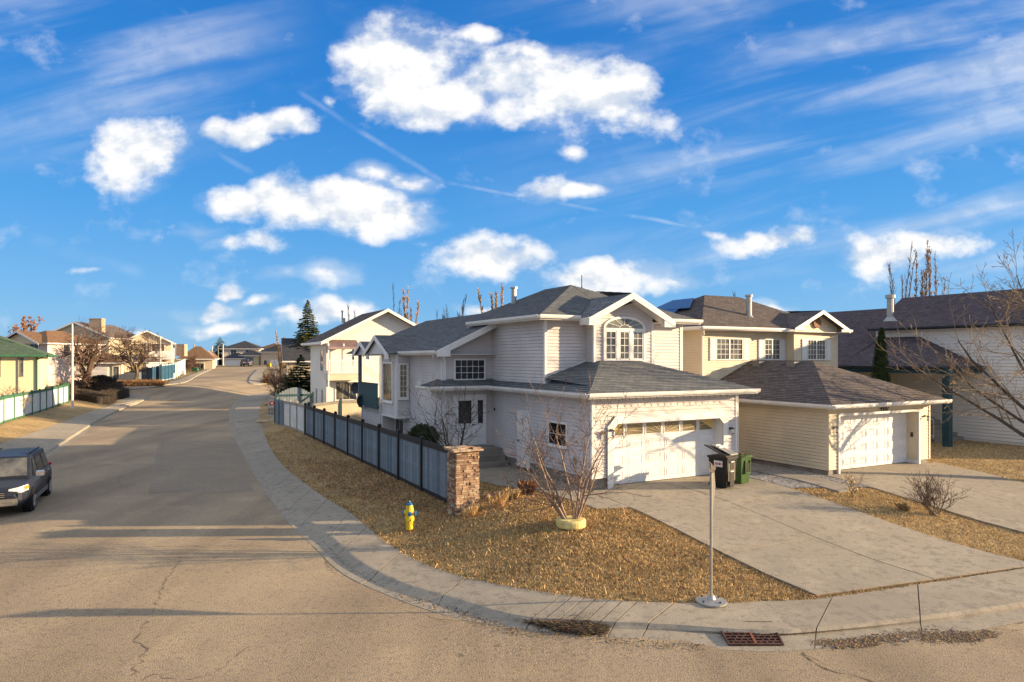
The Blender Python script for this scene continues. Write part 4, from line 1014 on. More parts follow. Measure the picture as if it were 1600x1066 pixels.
for k in range(19):
    an = math.pi*k/18; po = (cx_+math.cos(an)*rx, zm+.09+math.sin(an)*(rz-.06)); pi_ = (cx_+math.cos(an)*(rx-.09), zm+.09+math.sin(an)*(rz-.15))
    if pr: m.prism([(pr[0][0],2.395,pr[0][1]),(po[0],2.395,po[1]),(pi_[0],2.395,pi_[1]),(pr[1][0],2.395,pr[1][1])], (0,-.055,0))
    pr = (po, pi_)
for k in range(1,6):
    an = math.pi*k/6; m.bar((cx_+math.cos(an)*.22,2.368,zm+.09+math.sin(an)*.12), (cx_+math.cos(an)*(rx-.06),2.368,zm+.09+math.sin(an)*(rz-.12)), .012, .02, (0,-1,0))
pr = None
for k in range(9):
    an = math.pi*k/8; p = (cx_+math.cos(an)*.24, 2.367, zm+.09+math.sin(an)*.13)
    if pr: m.bar(pr, p, .012, .02, (0,-1,0))
    pr = p
wf = m.build('arched_window', M['trim'], H)
for k in range(3):
    g2 = MB(); g2.box(a0+k*cwid+.07, a0+(k+1)*cwid-.07, 2.375, 2.399, zb+.01, zm-.01); g2.build('pane', M['glass_mid'], wf)
g2 = MB(); g2.prism([(cx_+math.cos(math.pi*k/18)*(rx-.05), 2.385, zm+.09+math.sin(math.pi*k/18)*(rz-.1)) for k in range(19)], (0,-.012,0)); g2.build('pane', M['glass_pale'], wf)
# round-topped louvre over the bay window
m = MB(); m.prism([(-2.775,12.9,4.98),(-2.775,12.2,4.98),(-2.775,12.28,5.18),(-2.775,12.55,5.26),(-2.775,12.82,5.18)], (-.03,0,0)); m.build('gable_vent', M['soffit'], H)
# entrance: door with glass, sidelight, steps
dfr = MB()
for b_ in ((-1.78,-.30,3.53,3.62),(-1.78,-1.70,1.55,3.53),(-.38,-.30,1.55,3.53),(-.82,-.74,1.55,3.53)): dfr.box(b_[0],b_[1],7.16,7.235,b_[2],b_[3])
dfo = dfr.build('door_frame', M['trim'], H)
m = MB(); m.box(-1.70,-.82,7.19,7.24,1.56,3.53); d1 = m.build('front_door', M['door_white'], dfo)
m = MB(); m.box(-.74,-.38,7.19,7.24,1.56,3.53); m.build('sidelight', M['door_white'], dfo)
g2 = MB(); g2.box(-1.55,-.97,7.175,7.192,2.45,3.38); g2.build('door_glass', M['glass'], dfo); g2 = MB(); g2.box(-.67,-.45,7.175,7.192,2.45,3.38); g2.build('sidelight_glass', M['glass'], dfo)
g2 = MB(); g2.box(-1.6,-.92,7.17,7.188,2.38,2.45); g2.box(-1.6,-.92,7.17,7.188,3.38,3.44); g2.box(-1.6,-1.55,7.17,7.188,2.45,3.38); g2.box(-.97,-.92,7.17,7.188,2.45,3.38); g2.box(-1.5,-1.3,7.175,7.19,1.75,2.2); g2.box(-1.2,-1.0,7.175,7.19,1.75,2.2); g2.build('door_moulding', M['door_white'], dfo)
g2 = MB(); g2.tube([(-.9,7.18,2.4),(-.9,7.12,2.4)], .03, 8); g2.build('door_knob', M['metal_dark'], dfo)
m = MB(); m.box(-.06,-.025,6.9,6.97,2.95,3.05); m.build('doorbell', M['black'], H)
st_ = MB()
for k, (v0, z) in enumerate(((6.25,1.50),(5.95,1.27),(5.65,1.04))):
    st_.box(-1.95, -.04, v0, (7.22, 6.248, 5.948)[k], .5, z)
st_.v = list(st_.v)
so_ = st_.build('front_steps', M['concrete_edge'], H)
# side door of the garage
m = MB(); m.box(-.04,-.0,4.02,4.09,.95,3.02); m.box(-.04,.0,4.94,5.01,.95,3.02); m.box(-.04,.0,4.02,5.01,3.02,3.1); f = m.build('door_frame', M['trim'], H)
m = MB(); m.box(-.028,.01,4.09,4.94,.95,3.02)
for (a, b, c, d_) in ((4.2,4.46,2.0,2.85),(4.57,4.83,2.0,2.85),(4.2,4.46,1.1,1.8),(4.57,4.83,1.1,1.8)): m.box(-.036,-.028,a,b,c,d_)
m.build('side_door', M['door_white'], f); m = MB(); m.tube([(-.03,4.85,1.95),(-.09,4.85,1.95)], .03, 8); m.build('door_knob', M['metal_dark'], f)
# vents, meter, roof flue, aerial
m = MB(); m.box(-2.2,-2.14,9.7,10.15,3.8,4.1); m.box(-2.23,-2.19,9.78,9.88,3.85,4.05); m.box(-2.23,-2.19,9.96,10.06,3.85,4.05); m.build('wall_vent', M['trim'], H)
m = MB(); m.box(-.05,-.016,.9,1.05,1.62,1.78); m.build('outlet_box', M['metal'], H)
m = MB(); m.lathe([(.12,0),(.11,.85),(.11,.86),(.17,.87),(.17,.93),(.10,.94)], 10, (1.6,8.3,7.3)); m.lathe([(.26,0),(.13,.2)], 10, (1.6,8.3,7.2)); m.build('flue_pipe', M['metal'], H)
# deck behind the bay: post, dark privacy boards
dk = MB(); dk.box(-2.9,.6,13.55,17.1,2.55,2.72); dk.build('deck_floor', M['fence_greytrim'], H)
for v in (16.9,): m = MB(); m.box(-2.95,-2.79,v-.08,v+.08,2.7,5.28); m.build('deck_post', M['fence_blue'], H)
for k in range(22):
    m = MB() if k == 0 else m
    if k == 0: m.box(-.013,.013,-.07,.07,0,1.2); bme = m.mesh('privacy_board'); bme.materials.append(M['teal'])
    inst('privacy_board', bme, H, (-2.93, 13.68+k*.147, 2.66+rng.uniform(-.01,.01)))
m = MB(); m.box(-2.96,-2.9,13.6,16.95,3.84,3.9); m.build('deck_rail', M['teal'], H)
# string of small clip lights under the eave and up the corners
m = MB()
for k in range(26): x = -.4+k*.285; m.tube([(x,-.58,zr-.13),(x+.03,-.60,zr-.22)], [.006,.014], 4)
for k in range(34): m.box(.53,.565,-.065,-.05,.95+k*.055,.965+k*.055)
for k in range(11): m.box(4.56+.0,4.585,2.37,2.39,4.8+k*.15,4.82+k*.15); m.box(2.02,2.04,2.37,2.39,4.8+k*.15,4.82+k*.15)
m.build('clip_lights', M['metal_dark'], H, kind='stuff')
# satellite dishes on the deck corner
def dish(loc, rz, label):
    t = thing('satellite_dish', label, 'satellite dish', loc, rz)
    m = MB(); n = 14
    prev = None
    for k in range(6):
        r = .29*k/5; y = .07*(k/5)**2
        ring = [(r*math.cos(2*math.pi*j/n), -y, r*math.sin(2*math.pi*j/n)*1.08) for j in range(n)]
        if prev:
            for j in range(n): m.quad(prev[j], prev[(j+1)%n], ring[(j+1)%n], ring[j]); m.quad(*[Vector(q0)+Vector((0,.015,0)) for q0 in (ring[j], ring[(j+1)%n], prev[(j+1)%n], prev[j])])
        prev = ring
    m.build('reflector', M['metal_dark'], t, smooth=True)
    m = MB(); m.tube([(0,.02,0),(0,.12,-.1),(0,.18,-.9)], .022, 6); m.build('mast', M['metal'], t)
    m = MB(); m.tube([(0,0,-.42),(0,-.45,-.25)], .014, 5); m.box(-.03,.03,-.52,-.42,-.29,-.2); m.build('feed_arm', M['pale_blue'], t); return t
dx_, dy_ = uv2w(-3.0, 16.0)
def at(px, D, z): return ((px-CX)*D/F, D, z)
dish(at(557, 36, ZY(606, 36)), R(-12), 'upper round dark satellite dish beside the dark deck boards')
dish(at(566, 35, ZY(627, 35)), R(20), 'lower satellite dish tilted behind the fence beside the deck boards')
t = thing('antenna_mast', 'thin antenna mast standing up behind the peak of the corner house roof', 'antenna', at(909, 31, 6.2))
m = MB(); m.tube([(0,0,0),(0,0,ZY(430,31)-6.2)], .02, 5); m.tube([(0,0,1.9),(0,0,2.15)], .035, 5); m.build('mast', M['metal_dark'], t)

# ------------------------------------------------------------------ the cream neighbour to the right
N = house_root('cream_house', 'cream sided two storey house with shuttered windows and brown roof right of the corner house')
g = MB(); g.box(9.42,9.94,-1.55,-1.05,.1,1.1); g.box(14.81,15.52,-1.55,-1.05,.1,1.1); g.box(9.42,15.52,-1.05,5,.1,1.1); g.box(9.45,17.9,5,12,.1,1.1); g.build('foundation', M['concrete_edge'], N)
g = MB(); g.box(9.39,9.95,-1.58,-.9,1.0,3.3); g.box(14.45+.32,15.55,-1.58,-.9,1.0,3.3); g.box(9.95,14.8,-1.58,-.9,2.97,3.3); g.box(9.39,15.55,-.8,5.0,1.0,3.3); g.box(9.42,17.9,4.92,12,1,6.4); g.box(14.82,17.93,4.42,5,3,6.4)
g.prism([(14.83,4.43,6.38),(17.92,4.43,6.38),(17.92,4.43,6.62),(16.375,4.43,7.32),(14.83,4.43,6.62)], (0,1.2,0)); g.build('wall_core', M['siding_cream'], N)
g = MB()
siding(g, 'l', (9.37,0), rect(-5,1.6,.98,3.35)); siding(g, 'f', (0,-1.6), rect(9.37,9.95,1.0,3.35)); siding(g, 'f', (0,-1.6), rect(14.8,15.57,1.0,3.35)); siding(g, 'f', (0,-1.6), rect(9.95,14.8,2.97,3.35))
siding(g, 'l', (9.4,0), rect(-12,-4.9,1.0,6.45)); siding(g, 'f', (0,4.9), rect(9.4,14.8,3.3,6.45)); siding(g, 'l', (14.8,0), rect(-4.9,-4.4,3.3,6.45)); siding(g, 'f', (0,4.4), rect(14.8,17.95,1.1,6.45)); siding(g, 'f', (0,4.4), [(14.8,6.4),(17.95,6.4),(17.95,6.66),(16.375,7.36),(14.8,6.66)])
g.build('siding', M['siding_cream'], N)
g = MB()
for (x, y, z0, z1) in ((9.37,-1.6,1.0,3.3),(15.57,-1.6,1.0,3.3),(9.4,4.9,3.6,6.4),(17.95,4.4,1.1,6.4)):
    s_ = 1 if x > 15 else -1
    g.box(min(x,x+s_*.026), max(x,x+s_*.026), y-.026, y+.07, z0, z1); g.box(min(x,x-s_*.07), max(x,x-s_*.07), y-.026, y-.001, z0, z1)
g.build('corner_board', M['siding_cream'], N, kind='stuff')
garage_door(N, 9.95, 14.80, -1.15, .86, 2.96, 4, 7)
g = MB(); g.box(9.86,9.95,-1.65,-1.1,.84,3.05); g.box(14.8,14.89,-1.65,-1.1,.84,3.05); g.box(9.95,14.8,-1.65,-1.1,2.96,3.05); g.build('door_surround', M['trim'], N)
m = MB(); m.box(14.77,14.8,-1.42,-1.3,1.9,2.1); m.build('keypad', M['metal_dark'], N)
me = text_mesh('4107', .27, .01); me.materials.append(M['black']); inst('house_number', me, N, (12.55,-1.66,3.07), (R(90),0,0))
coach_lamp(N, 9.62, -1.62, 2.55); coach_lamp(N, 15.2, -1.62, 2.75)
zg = 3.42; 
gr = [[(8.87,-2.1,zg),(16.07,-2.1,zg),(12.47,1.5,4.99)], [(8.87,4.9,zg),(8.87,-2.1,zg),(12.47,1.5,4.99),(12.47,4.9,4.99)], [(16.07,-2.1,zg),(16.07,4.4,zg),(12.47,4.4,4.99),(12.47,1.5,4.99)]]
roof(N, gr, 'shingle_brown')
zn = 6.5; nzr = 8.36
vb = 4.3; gxl, gxr = 14.35, 18.4
nr = [[(8.85,4.35,zn),(14.4,4.35,zn),(16.37,6.3,7.42),(15.3,8.3,nzr),(12.8,8.3,nzr)], [(8.85,12.2,zn),(8.85,4.35,zn),(12.8,8.3,nzr)], [(18.5,4.35,zn),(18.5,12.2,zn),(15.3,8.3,nzr)], [(18.4,4.35,zn),(15.3,8.3,nzr),(16.37,6.3,7.42)], [(18.5,12.2,zn),(8.85,12.2,zn),(12.8,8.3,nzr),(15.3,8.3,nzr)]]
roof(N, nr, 'shingle_brown')
roof(N, [[(14.4,4.0,6.5),(14.4,4.36,6.52),(16.37,6.3,7.42),(16.37,4.0,7.42)], [(18.35,4.36,6.52),(18.35,4.0,6.5),(16.37,4.0,7.42),(16.37,6.3,7.42)]], 'shingle_brown')
g = MB()
gutter(g, (8.87,-2.1,zg+.02), (16.1,-2.1,zg+.02)); gutter(g, (8.87,4.9,zg+.02), (8.87,-2.12,zg+.02)); gutter(g, (8.85,4.35,zn+.02), (15.0,4.35,zn+.02)); gutter(g, (8.85,12,zn+.02), (8.85,4.33,zn+.02)); gutter(g, (17.7,4.05,zn+.02), (18.55,4.05,zn+.02)); gutter(g, (14.35,4.05,zn+.02), (15.0,4.05,zn+.02))
for a, b in (((8.87,-2.085,zg),(16.07,-2.085,zg)),((8.885,4.9,zg),(8.885,-2.1,zg)),((8.85,4.365,zn),(15,4.365,zn)),((8.865,12,zn),(8.865,4.35,zn))): fascia(g, a, b, .15)
rake(g, (14.36,3.99,6.52), (16.37,3.99,7.44), (0,-1,0), .18); rake(g, (18.39,3.99,6.52), (16.37,3.99,7.44), (0,-1,0), .18)
g.build('gutter', M['gutter'], N)
g = MB(); g.prism([(8.9,-2.05,zg-.14),(16,-2.05,zg-.14),(16,4.4,zg-.14),(8.9,4.4,zg-.14)], (0,0,.02)); g.prism([(8.9,4.4,zn-.14),(18.4,4.05,zn-.14),(18.4,12,zn-.14),(8.9,12,zn-.14)], (0,0,.02)); g.build('soffit', M['soffit'], N)
g = MB(); downpipe(g, [(8.95,4.36,6.4),(9.2,4.6,6.15),(9.33,4.82,6.1),(9.33,4.83,3.7)]); g.build('downpipe', M['gutter'], N)
for (s0, s1, o_, cols, z0, z1) in ((10.25,11.85,(0,4.9),6,5.06,5.98),(13.35,14.35,(0,4.9),4,5.06,5.98),(15.75,17.0,(0,4.4),6,5.06,5.98)):
    window(N, o_, 'f', s0, s1, z0, z1, cols, 4, 'glass_mid', fw=.05, split=(.5,), sill=False)
    for s in (s0-.42, s1+.08):
        m = MB(); y = o_[1]; m.box(s,s+.34,y-.05,y-.018,z0-.06,z1+.06)
        m.box(s+.04,s+.3,y-.058,y-.05,z0,(z0+z1)/2-.04); m.box(s+.04,s+.3,y-.058,y-.05,(z0+z1)/2+.04,z1); m.build('shutter', M['white'], N)
m = MB(); m.tube([(16.37,4.385,6.85),(16.37,4.30,6.85)], .27, 18); m.build('round_ornament', M['terracotta'], N)
m = MB(); m.lathe([(.13,0),(.13,1.0),(.18,1.01),(.18,1.1),(.1,1.12)], 10, (13.3,5.8,7.1)); m.lathe([(.3,0),(.15,.22)], 10, (13.3,5.8,6.98)); m.build('flue_pipe', M['metal'], N)
m = MB()
for (a, b) in ((11.1,2.9),(12.0,.9)): pass
for (u_, v_) in ((12.1,2.2),(12.1,4.1)): zz_ = 4.99-(12.47-u_)*.436; m = MB(); m.box(u_-.2,u_+.2,v_-.2,v_+.2,zz_-.1,zz_+.12); m.build('roof_vent', M['plastic_grey'], N)
pass
m = MB()
for k in range(2): m.prism([Vector((9.3+k*1.5,7.2+k*.0,6.85+k*.68)), Vector((9.3+k*1.5,10.4,6.85+k*.68)), Vector((10.7+k*1.5,10.0,7.5+k*.66)), Vector((10.7+k*1.5,7.9+k*.5,7.5+k*.66))], (-.03,0,.05))
m.build('solar_panel', M['solar'], N)

# ------------------------------------------------------------------ the far right white house with purple-brown roof
T = house_root('white_house', 'large white sided house with purple-brown shingle roof and teal porch post at the right')
# side wall at u = tu running towards the camera; px 1376..1600
tu, ue = 25.3, 21.2
def v_at(px, u): k = (px-CX)/F; X0, D0 = G0.x+GB.x*u, G0.y+GB.y*u; return (X0-k*D0)/(k*GA.y-GA.x)
def u_at(px, v): k = (px-CX)/F; X0, D0 = G0.x+GA.x*v, G0.y+GA.y*v; return (k*D0-X0)/(GB.x-k*GB.y)
def zpx(px, py, v): u = u_at(px, v); return CH-(py-HY)*(22+.471*u+.882*v)/F
TZ = lambda px, py, u: CH-(py-HY)*(22+.471*u+.882*v_at(px,u))/F
va = v_at(1376, tu); vb_ = v_at(1600, tu)-4.5; vf = v_at(1357, tu-.5)
ztop = TZ(1376, 513, tu); zbot = .95; zec = TZ(1440, 573, ue); zw = TZ(1436, 526, tu); vpk = v_at(1436, tu); vc = v_at(1538, tu)
slp = (zw-zec)/(tu-ue)
def solve(u0, z0, sl, px, py):
    u = u0
    for _ in range(400):
        if z0+sl*(u-u0) >= TZ(px, py, u): break
        u += .03
    return u
ur1 = solve(ue, zec, slp, 1387, 482); zr1 = zec+slp*(ur1-ue)
ur2 = solve(tu-.5, ztop, .47, 1410, 466); zr2 = ztop+.47*(ur2-tu+.5); vr2 = v_at(1410, ur2)
g = MB(); siding(g, 'l', (tu,0), rect(-va-.3,-vb_,zbot,ztop), .17, .035); ub = 2*ur2-tu-.0; g.box(tu+.02,ub,vb_+.02,va+.2,.4,ztop-.05); g.prism([(tu+.02,vb_+.02,ztop-.06),(ub,vb_+.02,ztop-.06),(ur2,vb_+.02,zr2-.12)], (0,3,0))
g.build('siding', M['siding_white'], T)
g = MB(); g.box(tu+.03,ub-.03,vb_+.03,va,.0,zbot+.05); g.build('foundation', M['concrete_edge'], T)
roof(T, [[(tu-.5,vf,ztop-.05),(tu-.5,vb_-.6,ztop-.05),(ur2,vb_-.6,zr2),(ur2,vr2,zr2)], [(2*ur2-tu+.5,vb_-.6,ztop),(2*ur2-tu+.5,vf,ztop),(ur2,vr2,zr2),(ur2,vb_-.6,zr2)], [(2*ur2-tu+.5,vf,ztop),(tu-.5,vf,ztop-.05),(ur2,vr2,zr2)]], 'shingle_purple')
vfar = va+14
roof(T, [[(ue,vfar,zec),(ue,va-.2,zec),(ur1,va+.2,zr1),(ur1,vfar,zr1)], [(2*ur1-ue,va,zec),(2*ur1-ue,vfar,zec),(ur1,vfar,zr1),(ur1,va,zr1)],
         [(ue,va-.2,zec),(ue,vc,zec),(tu-.03,vpk,zw),(tu-.03,va-.2,zw)], [(ue,vc,zec),(tu-.03,vc,zec),(tu-.03,vpk,zw)]], 'shingle_purple')
vw = va-1.0
g = MB(); g.box(ue+.6,ur1+3,vw+.05,vfar,.3,zec-.1); g.build('wall_core', M['siding_white'], T)
g = MB(); g.box(ue+.05,ue+.2,vc+.1,vfar,zec-.34,zec-.1); g.box(ue+.2,tu-.03,vc+.1,vc+.25,zec-.34,zec-.1); g.build('porch_beam', M['teal'], T)
g = MB(); gutter(g, (tu-.5,vf,ztop-.03), (tu-.5,vb_-.6,ztop-.03)); gutter(g, (ue,vfar,zec), (ue,vc,zec)); gutter(g, (ue,vc,zec), (tu-.03,vc,zec)); g.build('gutter', M['metal_dark'], T)
g = MB(); g.box(ue+.05,tu-.03,vc+.3,vw,zec-.2,zec-.18); g.box(tu-.45,tu,vb_-.5,va,ztop-.22,ztop-.2); g.build('soffit', M['soffit'], T)
g = MB(); siding(g, 'f', (0,vw), rect(ue+.6,tu,1.0,zec-.2)); g.build('siding', M['siding_cream'], T)
window(T, (0,vw), 'f', u_at(1408,vw), u_at(1424,vw), zpx(1415,608,vw), zpx(1415,588,vw), 1, 1, 'glass', split=(.5,), fw=.06)
window(T, (0,vw), 'f', u_at(1429,vw), u_at(1438,vw), zpx(1434,608,vw), zpx(1434,587,vw), 1, 1, 'glass_mid', fw=.06)
coach_lamp(T, u_at(1455,vw), vw-.02, zpx(1455,583,vw))
vq = v_at(1480, ue+.45); m = MB(); m.box(ue+.3,ue+.62,vq-.16,vq+.16,.6,zec-.1); m.build('porch_post', M['teal'], T)
m = MB()
for k in range(5): m.box(tu-2.6,tu-.04,vq+2.4-k*.3,vq+2.698-k*.3,.4,1.75-k*.19)
m.box(ue+.8,tu-.04,vq+2.7,vw,.4,1.9); m.build('porch_steps', M['concrete'], T)
m = MB(); a = Vector((tu-2.7,vq+2.7,2.8)); b = Vector((tu-2.7,vq+1.2,1.95)); m.bar(a, b, .04, .04)
for k in range(7): p = a.lerp(b, k/6); m.bar(p, p-Z*.95, .025, .025, (1,0,0))
m.bar(a-Z*.85, b-Z*.85, .03, .03); m.bar(a, a+Vector((0,2.2,0)), .04, .04)
for k in range(8): p = a+Vector((0,.3*k,0)); m.bar(p, p-Z*.95, .025, .025, (1,0,0))
m.build('hand_rail', M['white'], T)
# flue
xx = PX(1391, 38); t_ = Vector((*xx, 0)); lu = w2uv(*xx)
m = MB(); zf = ZY(499, 38); m.lathe([(.17,0),(.17,1.15),(.25,1.17),(.25,1.35),(.1,1.38)], 10, (lu[0],lu[1],zf)); m.lathe([(.36,0),(.18,.25)], 10, (lu[0],lu[1],zf-.12)); m.build('flue_pipe', M['metal'], T)
# ------------------------------------------------------------------ plain distant houses
def simple_house(label, x, y, th, w_, d_, z0, h, pitch=.45, kind='hip', wall='lap_cream', rf='shingle_dark', over=.5, ridge='x', wins=(), name='house', gd=None, extra=None):
    """local x along the front (0..w), y going back (0..d)"""
    t = thing(name, label, 'house', (x, y, 0), th); z1 = z0+h
    g = MB(); g.box(0, w_, 0, d_, z0-.6, z1); 
    if kind == 'gable':
        if ridge == 'y': g.prism([(0,0,z1),(w_,0,z1),(w_/2,0,z1+pitch*w_/2)], (0,d_,0))
        else: g.prism([(0,0,z1),(0,d_,z1),(0,d_/2,z1+pitch*d_/2)], (w_,0,0))
    g.build('wall', M[wall], t)
    a, b, c, e = -over, w_+over, -over, d_+over; ze_ = z1-over*pitch
    if kind == 'hip':
        r = min((b-a), (e-c))/2; zr_ = ze_+pitch*r
        if (b-a) >= (e-c): p, q0 = (a+r, c+r, zr_), (b-r, c+r, zr_); F_ = [[(a,c,ze_),(b,c,ze_),q0,p], [(b,e,ze_),(a,e,ze_),p,q0], [(a,e,ze_),(a,c,ze_),p], [(b,c,ze_),(b,e,ze_),q0]]
        else: p, q0 = (a+r, c+r, zr_), (a+r, e-r, zr_); F_ = [[(a,c,ze_),(b,c,ze_),p], [(b,e,ze_),(a,e,ze_),q0], [(a,e,ze_),(a,c,ze_),p,q0], [(b,c,ze_),(b,e,ze_),q0,p]]
    elif ridge == 'y':
        m_ = w_/2; zr_ = ze_+pitch*(m_+over); F_ = [[(a,e,ze_),(a,c,ze_),(m_,c,zr_),(m_,e,zr_)], [(b,c,ze_),(b,e,ze_),(m_,e,zr_),(m_,c,zr_)]]
    else:
        m_ = d_/2; zr_ = ze_+pitch*(m_+over); F_ = [[(a,c,ze_),(b,c,ze_),(b,m_,zr_),(a,m_,zr_)], [(b,e,ze_),(a,e,ze_),(a,m_,zr_),(b,m_,zr_)]]
    roof(t, F_, rf, expo=.30, lip=.015, thick=.08)
    g = MB()
    if kind == 'gable' and ridge == 'y':
        rake(g, (a,c-.02,ze_), (w_/2,c-.02,zr_), (0,-1,0), .24); rake(g, (b,c-.02,ze_), (w_/2,c-.02,zr_), (0,-1,0), .24)
        g.bar((a-.02,c,ze_-.08), (a-.02,e,ze_-.08), .06, .16); g.bar((b+.02,c,ze_-.08), (b+.02,e,ze_-.08), .06, .16)
    elif kind == 'gable':
        for X_ in (a-.02, b+.02): rake(g, (X_,c,ze_), (X_,d_/2,zr_), (1,0,0), .24); rake(g, (X_,e,ze_), (X_,d_/2,zr_), (1,0,0), .24)
        g.bar((a,c-.02,ze_-.08), (b,c-.02,ze_-.08), .06, .16, (0,0,1))
    else:
        for P_, Q_ in (((a,c-.02),(b,c-.02)),((b+.02,c),(b+.02,e)),((a-.02,e),(a-.02,c)),((b,e+.02),(a,e+.02))): g.bar((P_[0],P_[1],ze_-.07), (Q_[0],Q_[1],ze_-.07), .06, .16)
    g.prism([(a+.03,c+.03,ze_-.17),(b-.03,c+.03,ze_-.17),(b-.03,e-.03,ze_-.17),(a+.03,e-.03,ze_-.17)], (0,0,.02))
    g.build('eaves', M['trim'], t)
    for (side, s0, s1, a0, a1, cols, rows, gl) in wins:
        o = {'f': (0,0), 'r': (w_,0), 'l': (0,0)}[side]
        window(t, o, side, s0, s1, z0+a0, z0+a1, cols, rows, gl, fw=.09, proud=.07, mw=.03)
    if gd:
        s0, s1, hh = gd; m = MB(); m.box(s0-.12, s1+.12, -.07, 0, z0, z0+hh+.14); fo = m.build('door_surround', M['trim'], t)
        m = MB()
        for r in range(4): m.box(s0, s1, -.10, -.071, z0+.02+hh*r/4, z0-.02+hh*(r+1)/4)
        m.build('garage_door', M['door_white'], fo)
    return t
def hx(px, D): return ((px-CX)*D/F, D)
def place(px, D, th, *a, **k): x, y = hx(px, D); return simple_house(k.pop('label'), x, y, th, *a, **k)
# yellow stuccoed house with the green roof, left edge
t = thing('green_roof_house', 'yellow stucco house with green roof and narrow windows at the left edge', 'house', (*hx(59, 62), 0), R(31))
zb_, zt2 = .5, ZY(553, 62)
g = MB(); g.box(-26, 0, 0, 14, 0, zt2); g.build('wall', M['stucco_yellow'], t)
roof(t, [[(-26.6,-.7,zt2-.1),(.7,-.7,zt2-.1),(-7,7,zt2+3.3),(-19,7,zt2+3.3)], [(.7,-.7,zt2-.1),(.7,14.7,zt2-.1),(-7,7,zt2+3.3)], [(.7,14.7,zt2-.1),(-26.6,14.7,zt2-.1),(-19,7,zt2+3.3),(-7,7,zt2+3.3)]], 'shingle_green', expo=.25)
g = MB(); gutter(g, (-26,-.7,zt2-.08), (.72,-.7,zt2-.08), .2, .14); gutter(g, (.7,-.72,zt2-.08), (.7,14,zt2-.08), .2, .14); downpipe(g, [(-.05,-.09,zt2-.2),(-.05,-.09,.6)], .07); downpipe(g, [(.5,-.6,zt2-.25),(.02,-.12,zt2-.5)], .06); g.build('gutter', M['green_trim'], t)
g = MB(); downpipe(g, [(-1.45,-.06,zt2-.1),(-1.45,-.06,.6)], .05); g.build('downpipe', M['fence_greytrim'], t)
g = MB(); g.prism([(-26,-.66,zt2-.3),(.66,-.66,zt2-.3),(.66,14,zt2-.3),(-26,14,zt2-.3)], (0,0,.03)); g.build('soffit', M['trim'], t)
for s in (-2.95, -1.3): window(t, (0,0), 'f', s, s+.22, zt2-2.0, zt2-.35, 1, 1, 'glass_mid', fw=.04, mat='fence_greytrim')
# two-storey pinkish house with brown hipped roof and small front gable
t = place(8, 88, R(-9), 6.2, 9, 1.6, 5.7, .48, 'hip', 'stucco_pink', 'shingle_tan', label='two storey pinkish sided house with tan hipped roof behind the green roofed house', name='house', wins=[('f',3.7,4.9,4.0,5.4,2,1,'glass'),('f',1.4,2.3,4.0,5.4,1,1,'glass_pale'),('r',2.5,3.5,3.9,5.2,1,1,'glass')])
roof(t, [[(-.2,-1.2,7.0),(2.9,-1.2,8.55),(2.9,1.9,8.55),(-.2,1.9,7.0)], [(6.0,-1.2,7.0),(6.0,1.9,7.0),(2.9,1.9,8.55),(2.9,-1.2,8.55)]], 'shingle_tan')
g = MB(); g.prism([(.1,-.7,7.0),(5.7,-.7,7.0),(2.9,-.7,8.4)], (0,.2,0)); g.build('gable_wall', M['lap_cream'], t); g = MB(); rake(g, (-.3,-1.25,7.0), (2.9,-1.25,8.6), (0,-1,0), .25); rake(g, (6.1,-1.25,7.0), (2.9,-1.25,8.6), (0,-1,0), .25); g.build('barge_board', M['trim'], t)
place(66, 104, R(6), 9.6, 12, 1.6, 6.9, .46, 'gable', 'lap_cream', 'shingle_brown', ridge='y', label='tall cream gabled house with a brick chimney behind the bare street tree', name='house', wins=[('f',5.5,6.6,4.4,5.6,2,1,'glass_mid')])
x, y = hx(152, 106); g = MB(); g.box(-.9,.9,-.6,.6,0,2.6); g.box(-.95,.95,-.65,.65,2.4,2.55); o = g.build('chimney', M['stone_c'], bpy.data.objects[-1] if False else None); o.parent = [q0 for q0 in bpy.data.objects if q0.get('label','').startswith('tall cream gabled')][0]; o.matrix_parent_inverse = Matrix(); lw = Vector((x, y, ZY(524,106))); pr_ = o.parent; o.location = (Matrix.Rotation(-pr_.rotation_euler.z, 4, 'Z') @ (lw-pr_.location))
place(66, 92, R(14), 9.6, 7, 1.95, 2.75, .40, 'hip', 'lap_cream', 'shingle_tan', label='low garage with wide white door behind the bare street tree', name='house', gd=(2.2,7.9,2.1), wins=[('f',8.6,9.3,.1,2.0,1,1,'glass_pale')])
place(186, 106, R(8), 4.0, 7, 1.9, 2.8, .5, 'gable', 'lap_white', 'shingle_brown', ridge='y', label='small white gabled entry wing behind the round bare tree', name='house', wins=[('f',.6,1.5,1.1,2.3,1,1,'glass_mid')])
t = place(190, 112, R(25), 7.4, 4, 2.0, 5.9, .5, 'gable', 'lap_cream', 'shingle_brown', ridge='y', label='cream gabled two storey house with a white upper balcony left of the street', name='house', wins=[('f',4.4,6.2,3.9,5.5,3,1,'glass_mid')])
g = MB(); g.box(3.6,7.5,-1.8,0,4.9,5.1); bal = g.build('balcony', M['trim'], t); g = MB(); g.box(3.6,7.5,-1.85,-1.78,5.1,6.3); g.box(7.45,7.52,-1.78,0,5.1,6.3); g.build('balcony_panel', M['white'], bal)
g = MB()
for xx_ in (3.7, 7.4): g.box(xx_-.1,xx_+.1,-1.75,-1.55,1.6,7.9)
g.build('balcony_post', M['trim'], t, kind='stuff')
place(183, 122, R(2), 6, 9, 1.6, 6.0, .5, 'hip', 'lap_tan', 'shingle_brown', label='tan house partly hidden behind the cream gabled balcony house', name='house')
